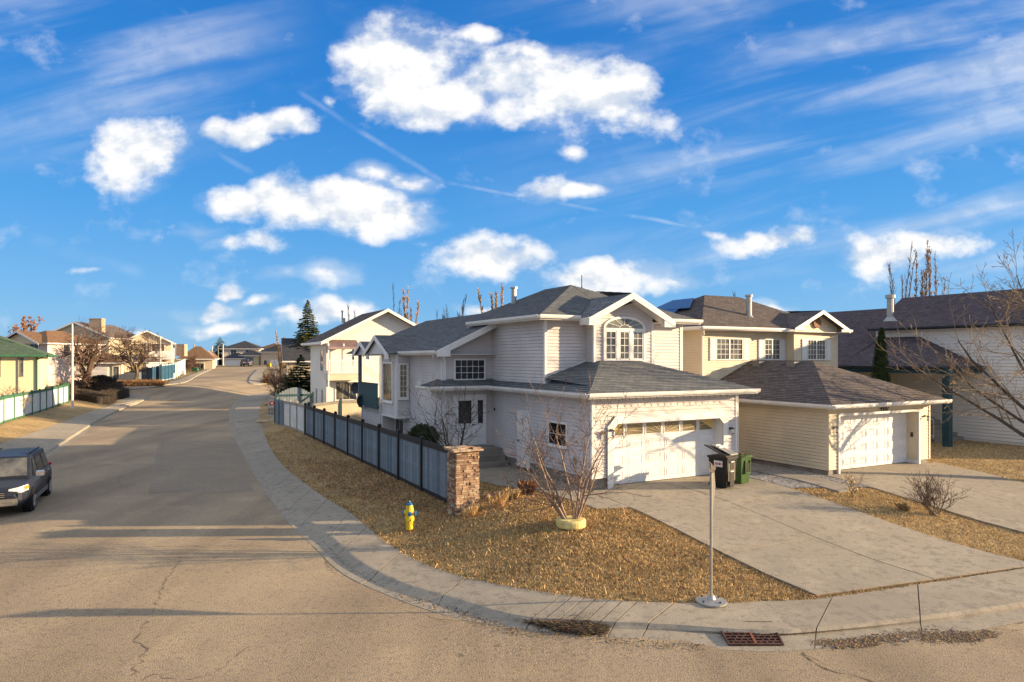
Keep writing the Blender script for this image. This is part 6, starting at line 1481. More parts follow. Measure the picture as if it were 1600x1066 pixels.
# ------------------------------------------------------------------ vehicles
def car(label, x, y, rz, paint, L=4.75, W=1.9, H=1.78, tall=True, name='parked_car', simple=False):
    """local +x is forward; built about the ground centre"""
    t = thing(name, label, 'car', (x, y, zt(x, y)), rz); hl = L/2
    zs = H-.06
    def ring(xx, w, zb, zbelt, zt__, wt): # half widths
        return [(xx,-w*.90,zb),(xx,-w*.985,zb+.14),(xx,-w,zb+.35),(xx,-w*.985,zbelt-.06),(xx,-wt,zt__),(xx,-wt*.5,zt__+.03),(xx,wt*.5,zt__+.03),(xx,wt,zt__),(xx,w*.985,zbelt-.06),(xx,w,zb+.35),(xx,w*.985,zb+.14),(xx,w*.90,zb)]
    def loft(m, rings, caps=True):
        b = len(m.v); n = len(rings[0])
        for r in rings: m.v.extend(r)
        for k in range(len(rings)-1):
            for j in range(n):
                m.f.append((b+k*n+j, b+k*n+(j+1)%n, b+(k+1)*n+(j+1)%n, b+(k+1)*n+j)); m.uv.append(None); m.m.append(0)
        if caps:
            m.f.append(tuple(b+j for j in range(n-1,-1,-1))); m.uv.append(None); m.m.append(0)
            m.f.append(tuple(b+(len(rings)-1)*n+j for j in range(n))); m.uv.append(None); m.m.append(0)
    w = W/2; zh = H*.60; zb_ = .32
    R_ = [ring(-hl,w*.86,.42,.85,H*.58,w*.80), ring(-hl+.10,w*.95,.34,.92,H*.60,w*.86), ring(-hl+.6,w,zb_,.95,H*.60,w*.90), ring(0,w,zb_,.96,H*.595,w*.91), ring(hl-1.35,w,zb_,.95,H*.59,w*.90), ring(hl-.75,w*.99,zb_,.90,H*.565,w*.84), ring(hl-.28,w*.94,.32,.80,H*.50,w*.76), ring(hl-.06,w*.84,.36,.70,H*.43,w*.68), ring(hl,w*.74,.42,.62,H*.38,w*.60)]
    m = MB(); loft(m, R_); m.build('body', M[paint], t, smooth=False)
    # glasshouse
    def gr(xx, zb2, wb, z2, wt): return [(xx,-wb,zb2),(xx,-wt,z2),(xx,-wt*.6,z2+.03),(xx,wt*.6,z2+.03),(xx,wt,z2),(xx,wb,zb2)]
    m = MB(); zg0 = H*.58; x0, x1, x2, x3 = -hl+.12, -hl+.42, hl-1.95, hl-1.18
    loft(m, [gr(x0,zg0,w*.86,zg0+.03,w*.84), gr(x1,zg0,w*.88,zs-.02,w*.70), gr(-.4,zg0,w*.90,zs,w*.72), gr(x2,zg0,w*.90,zs-.03,w*.70), gr(x3,zg0,w*.88,zg0+.03,w*.80)])
    m.build('cabin', M[paint], t)
    # windscreen, side and rear windows set proud of the pillars
    m = MB(); a = .93
    m.prism([(x3-.04,-w*.76,zg0+.08),(x3-.04,w*.76,zg0+.08),(x2+.06,w*.64,zs-.09),(x2+.06,-w*.64,zs-.09)], (.035,0,.035)); m.build('windscreen', M['glass_mid'], t)
    for s in (-1,1):
        def sp(xx, z): f = (z-zg0)/(zs-zg0); return (xx, s*(w*.895-(w*.895-w*.715)*f), z)
        segs = [(x2-.05,x3-.42,.28),( .02,x2-.12,0),(-1.02,-.06,0),(x1+.12,-1.1,0)]
        for (xa, xb, q0) in segs[1:]:
            top = zs-.12; m = MB(); e_ = -.18 if xa < -1.3 else 0
            m.prism([sp(xa+(-.12 if xa < -1.3 else 0),zg0+.07), sp(xb+(.55 if xb > x2-.2 else 0)*(.9),zg0+.07), sp(xb,top), sp(xa+.1,top)], (0,s*.012,0)); m.build('side_window', M['glass'], t)
        m = MB(); m.bar((x1+.2,s*w*.60,zs+.05),(x2-.1,s*w*.60,zs+.05),.04,.035); m.build('roof_rail', M['black'], t)
        m = MB(); m.prism([(x3-.50,s*w*.98,zg0+.02),(x3-.30,s*w*.98,zg0+.03),(x3-.30,s*w*.98,zg0+.17),(x3-.46,s*w*.98,zg0+.2)], (0,s*.22,0)); m.build('mirror', M['chrome'], t)
        m = MB(); m.box(-hl+.55,hl-.6,*sorted((s*w*1.0,s*(w*1.015))),.30,.46); m.build('side_cladding', M['plastic_grey'], t)
        for xa in (-.35,-1.25): m = MB(); m.box(xa,xa+.2,*sorted((s*w*.995,s*(w*1.02))),.98,1.02); m.build('door_handle', M['chrome'], t)
        # lamps
        m = MB(); m.prism([(hl-.16,s*w*.42,.70),(hl-.14,s*w*.80,.72),(hl-.45,s*w*.955,.76),(hl-.50,s*w*.93,.93),(hl-.20,s*w*.72,.89),(hl-.15,s*w*.44,.84)], (.05,s*.01,.03)); hlp = m.build('headlight', M['lamp_clear'], t)
        m = MB(); m.prism([(hl-.30,s*w*.86,.80),(hl-.46,s*w*.955,.82),(hl-.48,s*w*.945,.92),(hl-.32,s*w*.84,.90)], (.06,s*.02,.01)); m.build('indicator', M['amber'], hlp)
        m = MB(); m.box(-hl-.01,-hl+.15,*sorted((s*w*.62,s*w*.92)),1.0,1.1); m.build('tail_light', M['red'], t)
        m = MB(); m.box(hl-.1,hl+.015,*sorted((s*w*.50,s*w*.68)),.40,.48); m.build('fog_lamp', M['lamp_clear'], t)
        for xc in (hl-.92, -hl+.95):
            m = MB(); m.tube([(xc,s*(w-.24),.36),(xc,s*(w+.005),.36)], .43, 18); m.build('wheel_arch', M['black'], t)
            m = MB(); m.tube([(xc,s*(w-.22),.34),(xc,s*(w-.20),.34),(xc,s*(w+.02),.34),(xc,s*(w+.035),.34)], [.30,.345,.345,.31], 22); wh = m.build('wheel', M['rubber'], t)
            m = MB(); m.tube([(xc,s*(w+.03),.34),(xc,s*(w+.042),.34)], .215, 18); m.build('rim', M['metal'], wh)
            m = MB()
            for k in range(5): an = k*2*math.pi/5; m.bar((xc,s*(w+.048),.34),(xc+.2*math.cos(an),s*(w+.048),.34+.2*math.sin(an)),.05,.02,(0,1,0))
            m.build('spoke', M['chrome'], wh, kind='stuff')
    m = MB(); m.box(hl-.12,hl+.02,-w*.72,w*.72,.36,.58); m.box(hl-.02,hl+.05,-w*.60,w*.60,.47,.55); m.build('bumper', M['plastic_grey'], t)
    m = MB(); m.box(hl-.1,hl+.01,-w*.38,w*.38,.62,.82); gri = m.build('grille', M['black'], t)
    m = MB(); [m.box(hl-.02,hl+.028,-w*.36,w*.36,.64+.06*k,.665+.06*k) for k in range(3)]; m.build('grille_bar', M['chrome'], gri, kind='stuff')
    m = MB(); m.box(hl+.02,hl+.055,-.26,.26,.40,.52) if not simple else m.box(-hl-.03,-hl-.01,-.26,.26,.80,.93); m.build('number_plate', M['plastic_grey'] if not simple else M['white'], t)
    m = MB(); m.prism([(-hl+.12,-w*.72,zg0+.08),(-hl+.12,w*.72,zg0+.08),(x1-.03,w*.6,zs-.12),(x1-.03,-w*.6,zs-.12)], (-.03,0,.02)); m.build('rear_window', M['glass'], t)
    return t
a0 = Vector(gp(52, 797)); a1 = Vector(gp(75, 767))
dirv = -GA; ang = math.atan2(dirv.y, dirv.x)-.05
dirv = Vector((math.cos(ang), math.sin(ang)))
lft = Vector((-dirv.y, dirv.x))   # car's left = viewer's right
W_ = 1.9; front_wheel = a0-lft*.0
ctr = front_wheel-dirv*(4.75/2-.92)-lft*(W_/2)
car('dark navy sport utility vehicle with amber corner lights, cut off by the left edge', ctr.x, ctr.y, ang, 'car_blue')
x, y = hx(385, 150); car('small dark blue car seen from behind far up the street', x, y, math.pi/2+.16, 'car_dark', 4.4, 1.8, 1.55, simple=True)

# ------------------------------------------------------------------ bare trees
def limb(mb, p, d, L, r0, r1, rnd, segs, wob, sides, trop=0.0):
    pts = [Vector(p)]; rad = [r0]; d = Vector(d).normalized()
    for k in range(segs):
        d = (d+Vector((rnd.gauss(0,wob), rnd.gauss(0,wob), rnd.gauss(0,wob)+trop))).normalized()
        pts.append(pts[-1]+d*(L/segs)); rad.append(r0+(r1-r0)*(k+1)/segs)
    mb.tube(pts, rad, sides, caps=False); return pts, rad, d
def perp(d, rnd, ang):
    a = d.cross(Vector((rnd.gauss(0,1), rnd.gauss(0,1), rnd.gauss(0,1))));
    if a.length < 1e-4: a = Vector((1,0,0))
    a.normalize(); return (d*math.cos(ang)+a*math.sin(ang)).normalized()
def grow(tr, tw, p, d, L, r, lev, rnd, P):
    """P: n per level, ratio, angle, wobble, trop, minimum radius"""
    mb = tr if lev <= P.get('trunk_levels', 1) else tw
    sides = 7 if lev == 0 else (5 if lev == 1 else (4 if lev == 2 else 3))
    pts, rad, dd = limb(mb, p, d, L, r, max(P['rmin'], r*P.get('taper', .45)), rnd, max(2, 5-lev) if lev < P['levels'] else 2, P['wob'], sides, P['trop'])
    if lev >= P['levels']: return
    n = P['n'][min(lev, len(P['n'])-1)]
    for k in range(n):
        f = rnd.uniform(P.get('start', .3) if lev == 0 else .15, 1.0) if k < n-1 else 1.0
        i = min(len(pts)-2, int(f*(len(pts)-1))); q = f*(len(pts)-1)-i; pt = pts[i].lerp(pts[i+1], q); rr = (rad[i]+(rad[i+1]-rad[i])*q)
        seg = (pts[i+1]-pts[i]).normalized()
        a = R(rnd.uniform(*P['ang'])) if k < n-1 else R(rnd.uniform(5, 18))
        nd = perp(seg, rnd, a)
        if 'flat' in P: nd.z *= P['flat']; nd.normalize()
        grow(tr, tw, pt, nd, L*P['ratio']*rnd.uniform(.7, 1.15), max(P['rmin'], rr*P.get('rr', .6)), lev+1, rnd, P)
def bare_tree(name, label, x, y, seed, L, r, P, stems=None, bark='bark', twig='twig', group=None, z=None, cat='tree', leaf=None, nleaf=0):
    zz = zt(x, y)+.08 if z is None else z
    t = thing(name, label, cat, (x, y, zz), 0, group); rnd = random.Random(seed); tr, tw = MB(), MB()
    for (off, d, l, rr) in (stems or [((0,0,0), (0,0,1), 1, 1)]):
        grow(tr, tw, Vector(off), Vector(d), L*l, r*rr, 0, rnd, P)
    tr.build('trunk', M[bark], t, smooth=True); cr_ = tw.build('crown', M[twig], t)
    if leaf:
        m = MB(); vs = tw.v
        for k in range(nleaf):
            v = Vector(rnd.choice(vs)); s = rnd.uniform(.03, .07)*leaf[1]; a = Vector((rnd.gauss(0,1),rnd.gauss(0,1),rnd.gauss(0,1))).normalized(); b = a.orthogonal().normalized()
            v += a*s*.5; m.quad(v-a*s, v+b*s*.6, v+a*s, v-b*s*.6)
        m.build('foliage', M[leaf[0]], t, kind='stuff')
    return t
# sapling in the yellow tyre: several reddish stems fanning out
stems = []
rnd = random.Random(3)
for (dx_, dy_, l, rr) in ((-.62,.05,1.0,1.1),(-.42,-.1,1.12,1.1),(-.30,.1,1.2,1),(-.50,.25,.85,.8),(.02,.0,1.15,1),(.10,.12,1.2,1.1),(.22,-.05,1.15,1),(.02,-.2,.8,.7),(.42,.1,.95,.8)):
    b = .08 if dx_ > 0 else -.05
    stems.append(((b+dx_*.1, dy_*.2, .02), (dx_*1.3, dy_, 1.25), l, rr))
bare_tree('sapling', 'leafless multi-stemmed sapling with reddish bark growing out of the yellow tyre', xT, yT, 11, 2.05, .036, dict(levels=3, n=[7,4,3], ratio=.44, ang=(30,68), wob=.12, trop=.05, rmin=.0055, taper=.35, rr=.5, trunk_levels=0, start=.15), stems, 'bark_red', 'twig_red', z=zT+.05)
# dark shrub tree behind the pillar
x, y = uv2w(-3.35, 3.4)
stems = [((0,0,0),(dx_,dy_,1.1),l,1) for dx_, dy_, l in ((-.9,.2,1.15),(-.45,-.2,1),(-.15,.2,1.0),(.05,0,1.05),(.35,.1,1.0),(.55,-.1,.9))]
bare_tree('bare_shrub', 'dark leafless shrub fanning out behind the stone pillar', x, y, 21, 1.75, .035, dict(levels=3, n=[6,4,3], ratio=.5, ang=(25,60), wob=.11, trop=.05, rmin=.005, taper=.4, rr=.55, trunk_levels=0, start=.3), stems, 'bark_grey', 'twig_dark', z=zt(x,y)+.9-.3)
# big tree whose trunk stands just beyond the right edge
x, y = 20.0, 25.6
stems = [((0,0,0),(0,0,1),1,1)]
t = thing('street_tree', 'leafless pale-twigged tree whose long branches reach in from the right edge', 'tree', (x, y, zt(x,y)), 0)
rnd = random.Random(9); tr, tw = MB(), MB()
tr.tube([(0,0,-.1),(.05,0,1.0),(-.05,.05,2.0),(.1,.1,3.4),(.05,0,6.0)], [.26,.21,.19,.15,.07], 9)
PT = dict(levels=3, n=[9,5,4], ratio=.40, ang=(25,60), wob=.08, trop=.025, rmin=.0075, taper=.35, rr=.5, trunk_levels=0, start=.15)
for (z, d, L_, r_) in ((1.4,(-1,.02,.50),5.6,.10),(1.9,(-.95,.5,.75),5.4,.085),(2.3,(-.8,.0,.72),5.4,.09),(2.6,(-.75,-.45,.85),4.6,.07),(3.0,(-.42,.3,1.0),4.8,.08),(3.6,(.1,.1,1),4.6,.08),(2.2,(.8,.2,.7),4.2,.08),(3.8,(-.3,-.2,1),4.4,.07),(5.0,(-.15,.1,1),3.6,.05),):
    grow(tr, tw, Vector((0,.05,z)), Vector(d), L_*.86, r_*.8, 0, rnd, PT)
tr.build('trunk', M['bark_grey'], t, smooth=True); tw.build('crown', M['twig_pale'], t)
# round bare bush and small sapling on the strip
x, y = gp(1462, 806, .1); stems = [((rnd.gauss(0,.05),rnd.gauss(0,.05),0),(rnd.gauss(0,.62),rnd.gauss(0,.5),1.0),rnd.uniform(.8,1.1),1) for k in range(15)]
bare_tree('bare_bush', 'round leafless bush with pale stems on the strip between the driveways', x, y, 31, .80, .020, dict(levels=3, n=[5,4,3], ratio=.52, ang=(20,55), wob=.10, trop=.03, rmin=.004, taper=.45, rr=.6, trunk_levels=0, start=.3), stems, 'bark_pale', 'twig')
x, y = gp(1333, 776, .1); stems = [((0,0,0),(rnd.gauss(0,.45),rnd.gauss(0,.4),1.0),rnd.uniform(.8,1.1),1) for k in range(7)]
bare_tree('bare_bush', 'small thin leafless bush near the gravel left of the round bush', x, y, 33, .6, .012, dict(levels=2, n=[5,4], ratio=.5, ang=(20,55), wob=.1, trop=.03, rmin=.0035, taper=.45, rr=.6, trunk_levels=0, start=.3), stems, 'bark_pale', 'twig_pale', leaf=('straw', .8), nleaf=60)
# trees along the left side
PD = dict(levels=4, n=[7,6,5,3], ratio=.60, ang=(30,65), wob=.13, trop=.01, rmin=.011, taper=.55, rr=.6, trunk_levels=1, start=.35)
x, y = hx(134, 80); bare_tree('street_tree', 'leafless spreading tree with a forked trunk behind the clipped hedge', x, y, 41, 3.4, .36, PD, [((0,0,0),(-.05,0,1),.6,1.1),((0,0,1.7),(-.35,.1,1),1.1,.7),((0,0,1.7),(.55,.1,.9),1.1,.7),((0,0,1.7),(.1,-.2,1.1),1.25,.6)], 'bark', 'twig')
x, y = hx(210, 90); bare_tree('round_tree', 'round-crowned leafless ornamental tree left of the blue fence', x, y, 43, 3.3, .30, dict(PD, levels=4, n=[7,7,5,4], ratio=.58, ang=(30,70), trop=.02), [((0,0,0),(.1,0,1),.55,1),((0.1,0,1.5),(-.7,.1,.9),1,.7),((0.1,0,1.5),(.6,.2,.8),1,.7),((.1,0,1.5),(0,-.4,1),1,.7),((.1,0,1.5),(.1,.5,1.2),1,.6)], 'bark_pale', 'twig')
x, y = hx(38, 125); bare_tree('old_tree', 'large pollarded tree with brown leaf clumps behind the far left houses', x, y, 47, 6.4, .5, dict(levels=3, n=[6,5,4], ratio=.5, ang=(30,60), wob=.1, trop=.02, rmin=.02, taper=.4, rr=.5, trunk_levels=1, start=.45), None, 'bark_pale', 'twig', leaf=('dead_leaf', 5), nleaf=500)
for i, (px_, D_, pyt, lb) in enumerate([(8,100,600,'leafless shrub clump standing behind the far green fence'),(447,72,600,'tall leafless pinkish bush left of the tall spruce')]):
    x, y = hx(px_, D_); bare_tree('bare_bush', lb, x, y, 51+i, 2.3, .08, dict(levels=3, n=[7,6,4], ratio=.5, ang=(25,60), wob=.12, trop=.03, rmin=.012, taper=.5, rr=.6, trunk_levels=0, start=.15), [((rnd.gauss(0,.8),0,0),(rnd.gauss(0,.4),rnd.gauss(0,.3),1.2),rnd.uniform(.8,1.2),1) for k in range(9)], 'bark_pale', 'twig_pale' if i == 0 else 'twig_red')
x, y = hx(4, 50); bare_tree('bare_bush', 'pale leafless bush against the yellow wall at the left edge', x, y, 61, 1.5, .04, dict(levels=3, n=[6,6,4], ratio=.5, ang=(25,60), wob=.12, trop=.03, rmin=.009, taper=.5, rr=.6, trunk_levels=0, start=.15), [((rnd.gauss(0,.5),0,0),(rnd.gauss(0,.5),rnd.gauss(0,.3),1.2),rnd.uniform(.9,1.2),1) for k in range(9)], 'bark_pale', 'twig_pale')
for px_, py_, wpx, hpx, lb, seed in ((92,602,60,32,'brown twiggy hedge mass behind the green fence',1),(326,571,22,8,'low reddish bushes by the orange fence',2),(288,578,22,14,'leafless bushes below the brown roofed house',5),(300,575,12,22,'thin bare tree between the brown roofed house and the orange fence',6),(425,560,26,18,'leafless brown bushes at the end of the right verge',3),(468,590,40,42,'dense leafless bush in front of the tall spruce',4)):
    D_ = {1: 72, 2: 150, 3: 105, 4: 66, 5: 128, 6: 132}[seed]; x, y = hx(px_, D_); s = D_/F
    bare_tree('bare_bush', lb, x, y, 70+seed, hpx*s*.55, .05*hpx*s*.3, dict(levels=3, n=[5,5,4], ratio=.55, ang=(25,65), wob=.12, trop=.02, rmin=.011*s*16, taper=.5, rr=.6, trunk_levels=0, start=.1), [((rnd.uniform(-.45,.45)*wpx*s,rnd.gauss(0,.5),0),(rnd.gauss(0,.35),rnd.gauss(0,.3),1.1),rnd.uniform(.8,1.2),1) for k in range(14)], 'bark', 'twig' if seed != 2 else 'twig_red')
# ------------------------------------------------------------------ conifers
def spruce(label, x, y, H, rad, seed, mat='needle', name='spruce_tree', low=.06, droop=.28, tiers=44, z=None):
    t = thing(name, label, 'tree', (x, y, zt(x,y) if z is None else z)); rnd = random.Random(seed)
    m = MB(); m.tube([(0,0,-.1),(0,0,H*.5),(0,0,H)], [H*.022, H*.012, .01], 7); m.build('trunk', M['bark_grey'], t); m = MB(); br = MB()
    for k in range(tiers):
        f = k/(tiers-1); z = H*(low+(1-low)*f**.92); rr = rad*(1-f)**.85+.05; n = int(8+12*(1-f))
        for j in range(n):
            an = rnd.uniform(0, 2*math.pi); L_ = rr*rnd.uniform(.65, 1.12); ca, sa = math.cos(an), math.sin(an)
            p0 = Vector((0,0,z)); p1 = Vector((ca*L_, sa*L_, z-L_*droop+rnd.uniform(-.1,.1)+.12*L_)); br.tube([p0,p1], [.02,.006], 3, caps=False)
            nn = max(5, int(L_/.13)); side = Vector((-sa, ca, 0))
            for q in range(nn):
                g = (q+.6)/nn; c = p0.lerp(p1, g); wl = (L_*.30*(1-g*.6)+.08)
                for s in (-1, 1):
                    tip = c+side*s*wl*rnd.uniform(.6,1.2)+Vector((ca,sa,0))*wl*.7+Vector((0,0,rnd.uniform(-.14,.02)))
                    wv_ = Vector((ca,sa,rnd.uniform(-.6,.8)))*(.10+.05*H/8)
                    m.quad(c-wv_*.5, c+wv_*.6, tip+wv_*.25, tip-wv_*.2)
            tip = p1+Vector((ca,sa,.1))*.12; m.quad(p1-side*.05, p1+side*.05, tip)
    br.build('branches', M['bark_grey'], t, kind='stuff'); m.build('crown', M[mat], t, kind='stuff'); return t
x, y = hx(481, 82); z0 = zt(x,y); spruce('tall dark green spruce standing left of the gabled balcony house', x, y, ZY(470,82)-z0, 3.1, 5)
x, y = hx(470, 62); z0 = zt(x,y); spruce('smaller frosty dark spruce with drooping boughs in front of the tall spruce', x, y, ZY(556,62)-z0, 2.6, 6, 'cedar', droop=.10, tiers=20)
x, y = hx(344, 190); z0 = zt(x,y); spruce('bushy far green conifer at the end of the street', x, y, ZY(527,190)-z0, 4.6, 7, 'needle', tiers=22)
def leafy_cone(label, x, y, H, rad, seed, mat='cedar', name='cedar_tree', n=6500, leaf=.07, z=None, cat='tree', power=.6, ball=False):
    z0 = zt(x,y) if z is None else z; t = thing(name, label, cat, (x, y, z0)); rnd = random.Random(seed); m = MB()
    for k in range(n):
        f = rnd.random()**.9
        R0 = rad*(math.sqrt(max(0,1-(2*f-1)**2)) if ball else (1-f)**power*(min(1, f*8+.5)))
        an = rnd.uniform(0, 2*math.pi); lump = 1+.18*math.sin(an*3+f*9)+.12*math.sin(an*7-f*17); r = R0*lump*rnd.uniform(.62,1.05)
        p = Vector((r*math.cos(an), r*math.sin(an), f*H)); u_ = Vector((math.cos(an)*.5+rnd.gauss(0,.3), math.sin(an)*.5+rnd.gauss(0,.3), 1)).normalized(); s_ = u_.orthogonal().normalized()
        s_ = (Matrix.Rotation(rnd.uniform(0,6.28),3,u_) @ s_); l = leaf*rnd.uniform(.6,1.4); m.quad(p-s_*l*.35, p+s_*l*.35, p+u_*l*1.3)
    m.build('crown', M[mat], t, kind='stuff'); g = MB(); g.tube([(0,0,-.1),(0,0,H*.8)], [.06,.02], 6); g.build('trunk', M['bark'], t)
    g = MB()
    g.lathe([(rad*.15,H*.02)]+[((rad*.66*(math.sqrt(max(0,1-(2*f-1)**2)) if ball else (1-f)**power)), H*f) for f in (.1,.25,.4,.55,.7,.85,.95)]+[(.005,H*.97)], 10); g.build('inner_growth', M['cedar'], t)
    return t
D_ = 34; x, y = hx(1377, D_); z0 = 1.0; leafy_cone('narrow dark columnar cedar between the cream house and the white house', x, y, ZY(514,D_)-z0, .62, 8, z=z0, n=9000)
x, y = uv2w(-3.2, 6.9); leafy_cone('small rounded dark evergreen bush against the grey wall behind the fence', x, y, 1.25, .62, 9, z=zt(x,y)+.55, n=5000, leaf=.07, cat='bush', name='evergreen_bush', ball=True)
# clipped hedge on the left corner
def hedge(label, pts, wd, h, seed, mat='twig_dark', leafm='straw_dark', n=5000):
    O = Vector((*pts[0], 0)); t = thing('hedge', label, 'hedge', (O.x, O.y, zt(O.x,O.y))); rnd = random.Random(seed); m = MB(); g = MB(); zb_ = zt(O.x,O.y)
    P = [Vector(p) for p in pts]
    for a, b in zip(P, P[1:]):
        g.bar((a.x-O.x,a.y-O.y,zt(a.x,a.y)-zb_+h*.42), (b.x-O.x,b.y-O.y,zt(b.x,b.y)-zb_+h*.42), wd*.72, h*.84)
        L_ = (b-a).length; tt = (b-a).normalized(); nn = Vector((-tt.y,tt.x))
        for k in range(int(n*L_/6)):
            s = rnd.uniform(0,L_); o = rnd.uniform(-.5,.5)*wd; z = rnd.uniform(.05,1)*h
            if rnd.random() < .5: z = h*rnd.uniform(.86,1.06)
            else: o = math.copysign(wd*.5*rnd.uniform(.8,1.05), o)
            p = a+tt*s+nn*o; p3 = Vector((p.x-O.x, p.y-O.y, zt(p.x,p.y)-zb_+z)); dv = Vector((rnd.gauss(0,1),rnd.gauss(0,1),abs(rnd.gauss(.5,.6)))).normalized()*rnd.uniform(.10,.22); sd = dv.orthogonal().normalized()*.02
            m.quad(p3-sd, p3+sd, p3+dv)
    g.build('inner_growth', M['twig_dark'], t); m.build('crown', [M[mat]], t, kind='stuff'); return t
hedge('dark clipped hedge along the corner of the left sidewalk', [gp(106,623,.1), gp(160,632,.1), gp(172,625,.1), gp(196,620,.1)], 1.5, 1.15, 3)
hedge('dark clipped hedge row behind the front hedge at the left corner', [gp(112,615,.1), gp(150,617,.1), gp(192,614,.1)], 1.4, 1.3, 4)
x, y = gp(158, 613, .1); leafy_cone('rounded dark brown shrub rising above the clipped hedges', x, y, 2.0, 1.5, 12, 'twig_dark', 'round_shrub', 5000, .16, cat='bush', ball=True)
# brown beds
scatter('ground_cover', [gp(*p, .1) for p in [(150,606),(255,603),(262,600),(240,598),(170,600)]], 6000, blade_maker(.2,.6,.09), [M['dead_leaf'], M['straw_dark']], dz=.1, seed=21, label='reddish brown ground cover bed under the round bare tree', cat='ground cover')
scatter('ground_cover', [gp(*p, .1) for p in [(408,599),(440,600),(475,600),(475,593),(415,592)]], 4000, blade_maker(.2,.7,.09), [M['dead_leaf'], M['straw_dark']], dz=.1, seed=22, label='brown ground cover bed beyond the side street', cat='ground cover')
# dead perennials by the pillar, russet shrub by the path
def clump(name, label, u_, v_, n, h, sp, mats_, seed, wd=.01):
    x, y = uv2w(u_, v_); sq = [(x-sp,y-sp),(x+sp,y-sp),(x+sp,y+sp),(x-sp,y+sp)]
    rs = np.random.RandomState(seed)
    def mk(r, p, z):
        k = len(p); dxx = (p[:,0]-x)/sp; dyy = (p[:,1]-y)/sp; hh = h*(.5+.5*rs.rand(k)); ln = .5*hh; a = rs.rand(k)*6.28
        q0x = x+(p[:,0]-x)*.35; q0y = y+(p[:,1]-y)*.35; ex = q0x+dxx*ln+rs.normal(0,.03,k); ey = q0y+dyy*ln+rs.normal(0,.03,k); V = np.zeros((k,4,3)); cx2, sx2 = np.cos(a)*wd/2, np.sin(a)*wd/2
        V[:,0] = np.stack([q0x-cx2,q0y-sx2,z],1); V[:,1] = np.stack([q0x+cx2,q0y+sx2,z],1); V[:,2] = np.stack([ex+cx2,ey+sx2,z+hh],1); V[:,3] = np.stack([ex-cx2,ey-sx2,z+hh],1)
        return V, [(0,1,2,3)]
    return scatter(name, sq, n, mk, mats_, kind=None, dz=.1, seed=seed, label=label, cat='plant')
clump('russet_shrub', 'small russet brown shrub beside the entrance path', -2.05, .6, 280, .45, .38, [M['dead_leaf']], 31, .03)
clump('dead_perennial', 'straw coloured dead perennial clump at the right foot of the pillar', -3.55, -.35, 220, .40, .42, [M['straw'], M['tan_leaf']], 32, .012)
clump('dead_perennial', 'low tangle of dry stalks between the pillar and the russet shrub', -2.8, .25, 320, .32, .5, [M['straw_dark'], M['straw']], 33, .012)
clump('dead_perennial', 'dry grass tuft at the front foot of the stone pillar', -4.45, -.35, 300, .28, .32, [M['straw']], 34, .012)
clump('grass_tuft', 'dark green tuft at the far right edge of the lawn', 7.9, -5.3+0, 240, .2, .25, [M['straw_dark']], 35, .015)
# timber edging beam near the path
m = MB(); a = uv2w(-3.5,.9); b = uv2w(-1.7,1.0); za = zt(*a)+.16; o = None
m.bar((a[0],a[1],za),(b[0],b[1],zt(*b)+.16),.12,.12); e = m.build('edging_beam', M['stone_a']); tag(e, 'weathered timber edging beam between the pillar and the path', 'edging')
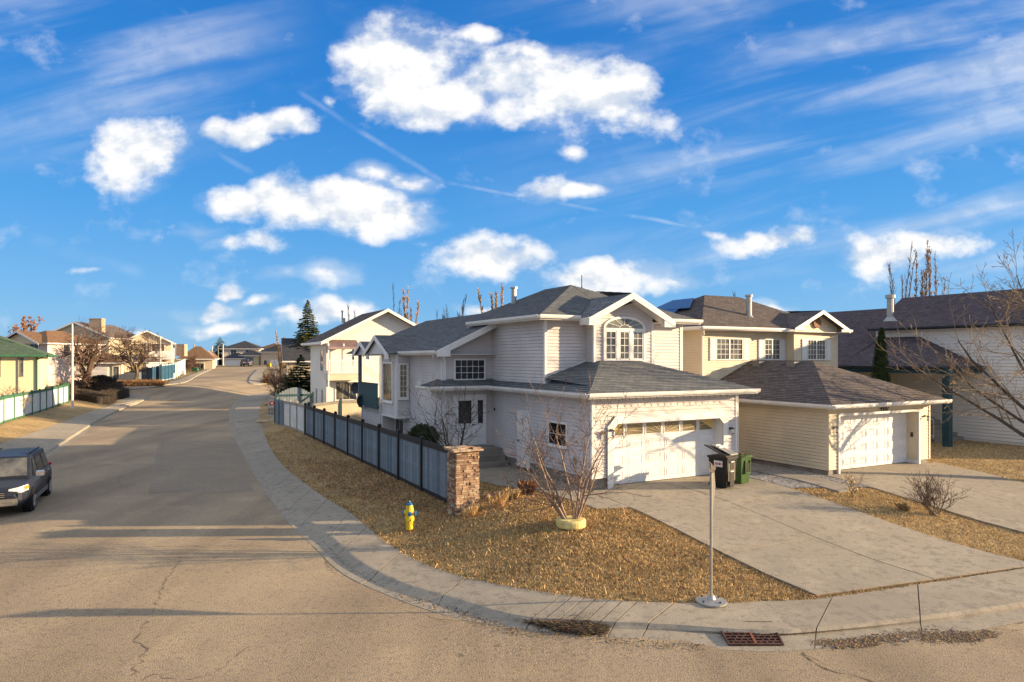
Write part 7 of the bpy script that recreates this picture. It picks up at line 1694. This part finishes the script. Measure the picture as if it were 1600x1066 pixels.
# columnar aspens behind the roofs
def aspen(px, py_top, D, label, seed, leafy=0, spread=.1, n=7, base=1.5, wd=1.0):
    x, y = hx(px, D); rnd = random.Random(seed); t = thing('aspen_tree', label, 'tree', (x, y, base)); H_ = ZY(py_top, D)-base; tr, tw = MB(), MB(); lf = MB()
    for k in range(n):
        f = rnd.uniform(.72,1) if k else 1.0; off = Vector((rnd.gauss(0,.22)*wd, rnd.gauss(0,.2), 0)); dd = Vector((rnd.gauss(0,spread), rnd.gauss(0,spread), 1))
        pts, rad, _ = limb(tr, off, dd, H_*f, .10, .018, rnd, 9, .025, 4, .02)
        for q in range(80):
            i = rnd.randrange(2, 9); p = pts[i].lerp(pts[i+1] if i+1 < len(pts) else pts[i], rnd.random()); an = rnd.uniform(0,6.28); L_ = rnd.uniform(.5,1.4)*(1.1-i/12)
            d2 = Vector((math.cos(an)*.35, math.sin(an)*.35, 1)).normalized(); tw.tube([p, p+d2*L_*.5, p+d2*L_+Vector((0,0,.1))], [.022,.015,.008], 3, caps=False)
            for w_i in range(leafy):
                c = p+d2*L_*rnd.uniform(.2,1); s = rnd.uniform(.06,.12); a = Vector((rnd.gauss(0,1),rnd.gauss(0,1),rnd.gauss(0,1))).normalized(); b_ = a.orthogonal().normalized(); lf.quad(c-a*s, c+b_*s*.6, c+a*s, c-b_*s*.6)
    tr.build('trunk', M['bark_grey'], t); tw.build('crown', M['twig'], t)
    if leafy: lf.build('foliage', M['tan_leaf'], t, kind='stuff')
aspen(621, 447, 85, 'leafless aspen right of the gable peak, dark and open', 81, 0, .03, 3)
aspen(637, 452, 86, 'tan leafed columnar aspen just right of the gable peak', 82, 9, .03, 5)
aspen(712, 460, 70, 'open leafless aspen group behind the long grey roof', 83, 0, .11, 6)
aspen(692, 488, 72, 'small leafless treetop left of the aspen group over the roof', 84, 0, .12, 4)
aspen(778, 447, 72, 'tan leafed columnar aspen behind the roof left of the flue', 85, 9, .05, 6)
aspen(1402, 385, 62, 'tall thin leafless aspen beside the flue of the white house', 86, 1, .045, 5)
aspen(1444, 380, 64, 'tall tan leafed aspen with two spires behind the purple roof', 87, 7, .035, 5, wd=1.3)
aspen(1461, 392, 64, 'narrow tan leafed aspen right of the two-spired one', 88, 5, .02, 3)
aspen(1422, 446, 64, 'short thin aspen top between the two tall aspen groups', 89, 2, .02, 2)
aspen(1150, 462, 60, 'tiny bare treetop above the brown roof left of the flue', 90, 0, .06, 3)
aspen(548, 478, 90, 'thin bare treetop over the left slope of the gabled house', 91, 0, .1, 4)
aspen(441, 520, 110, 'tan narrow tree among the leafless bushes up the street', 92, 6, .04, 4)
# decorative seashell hung on the white wall
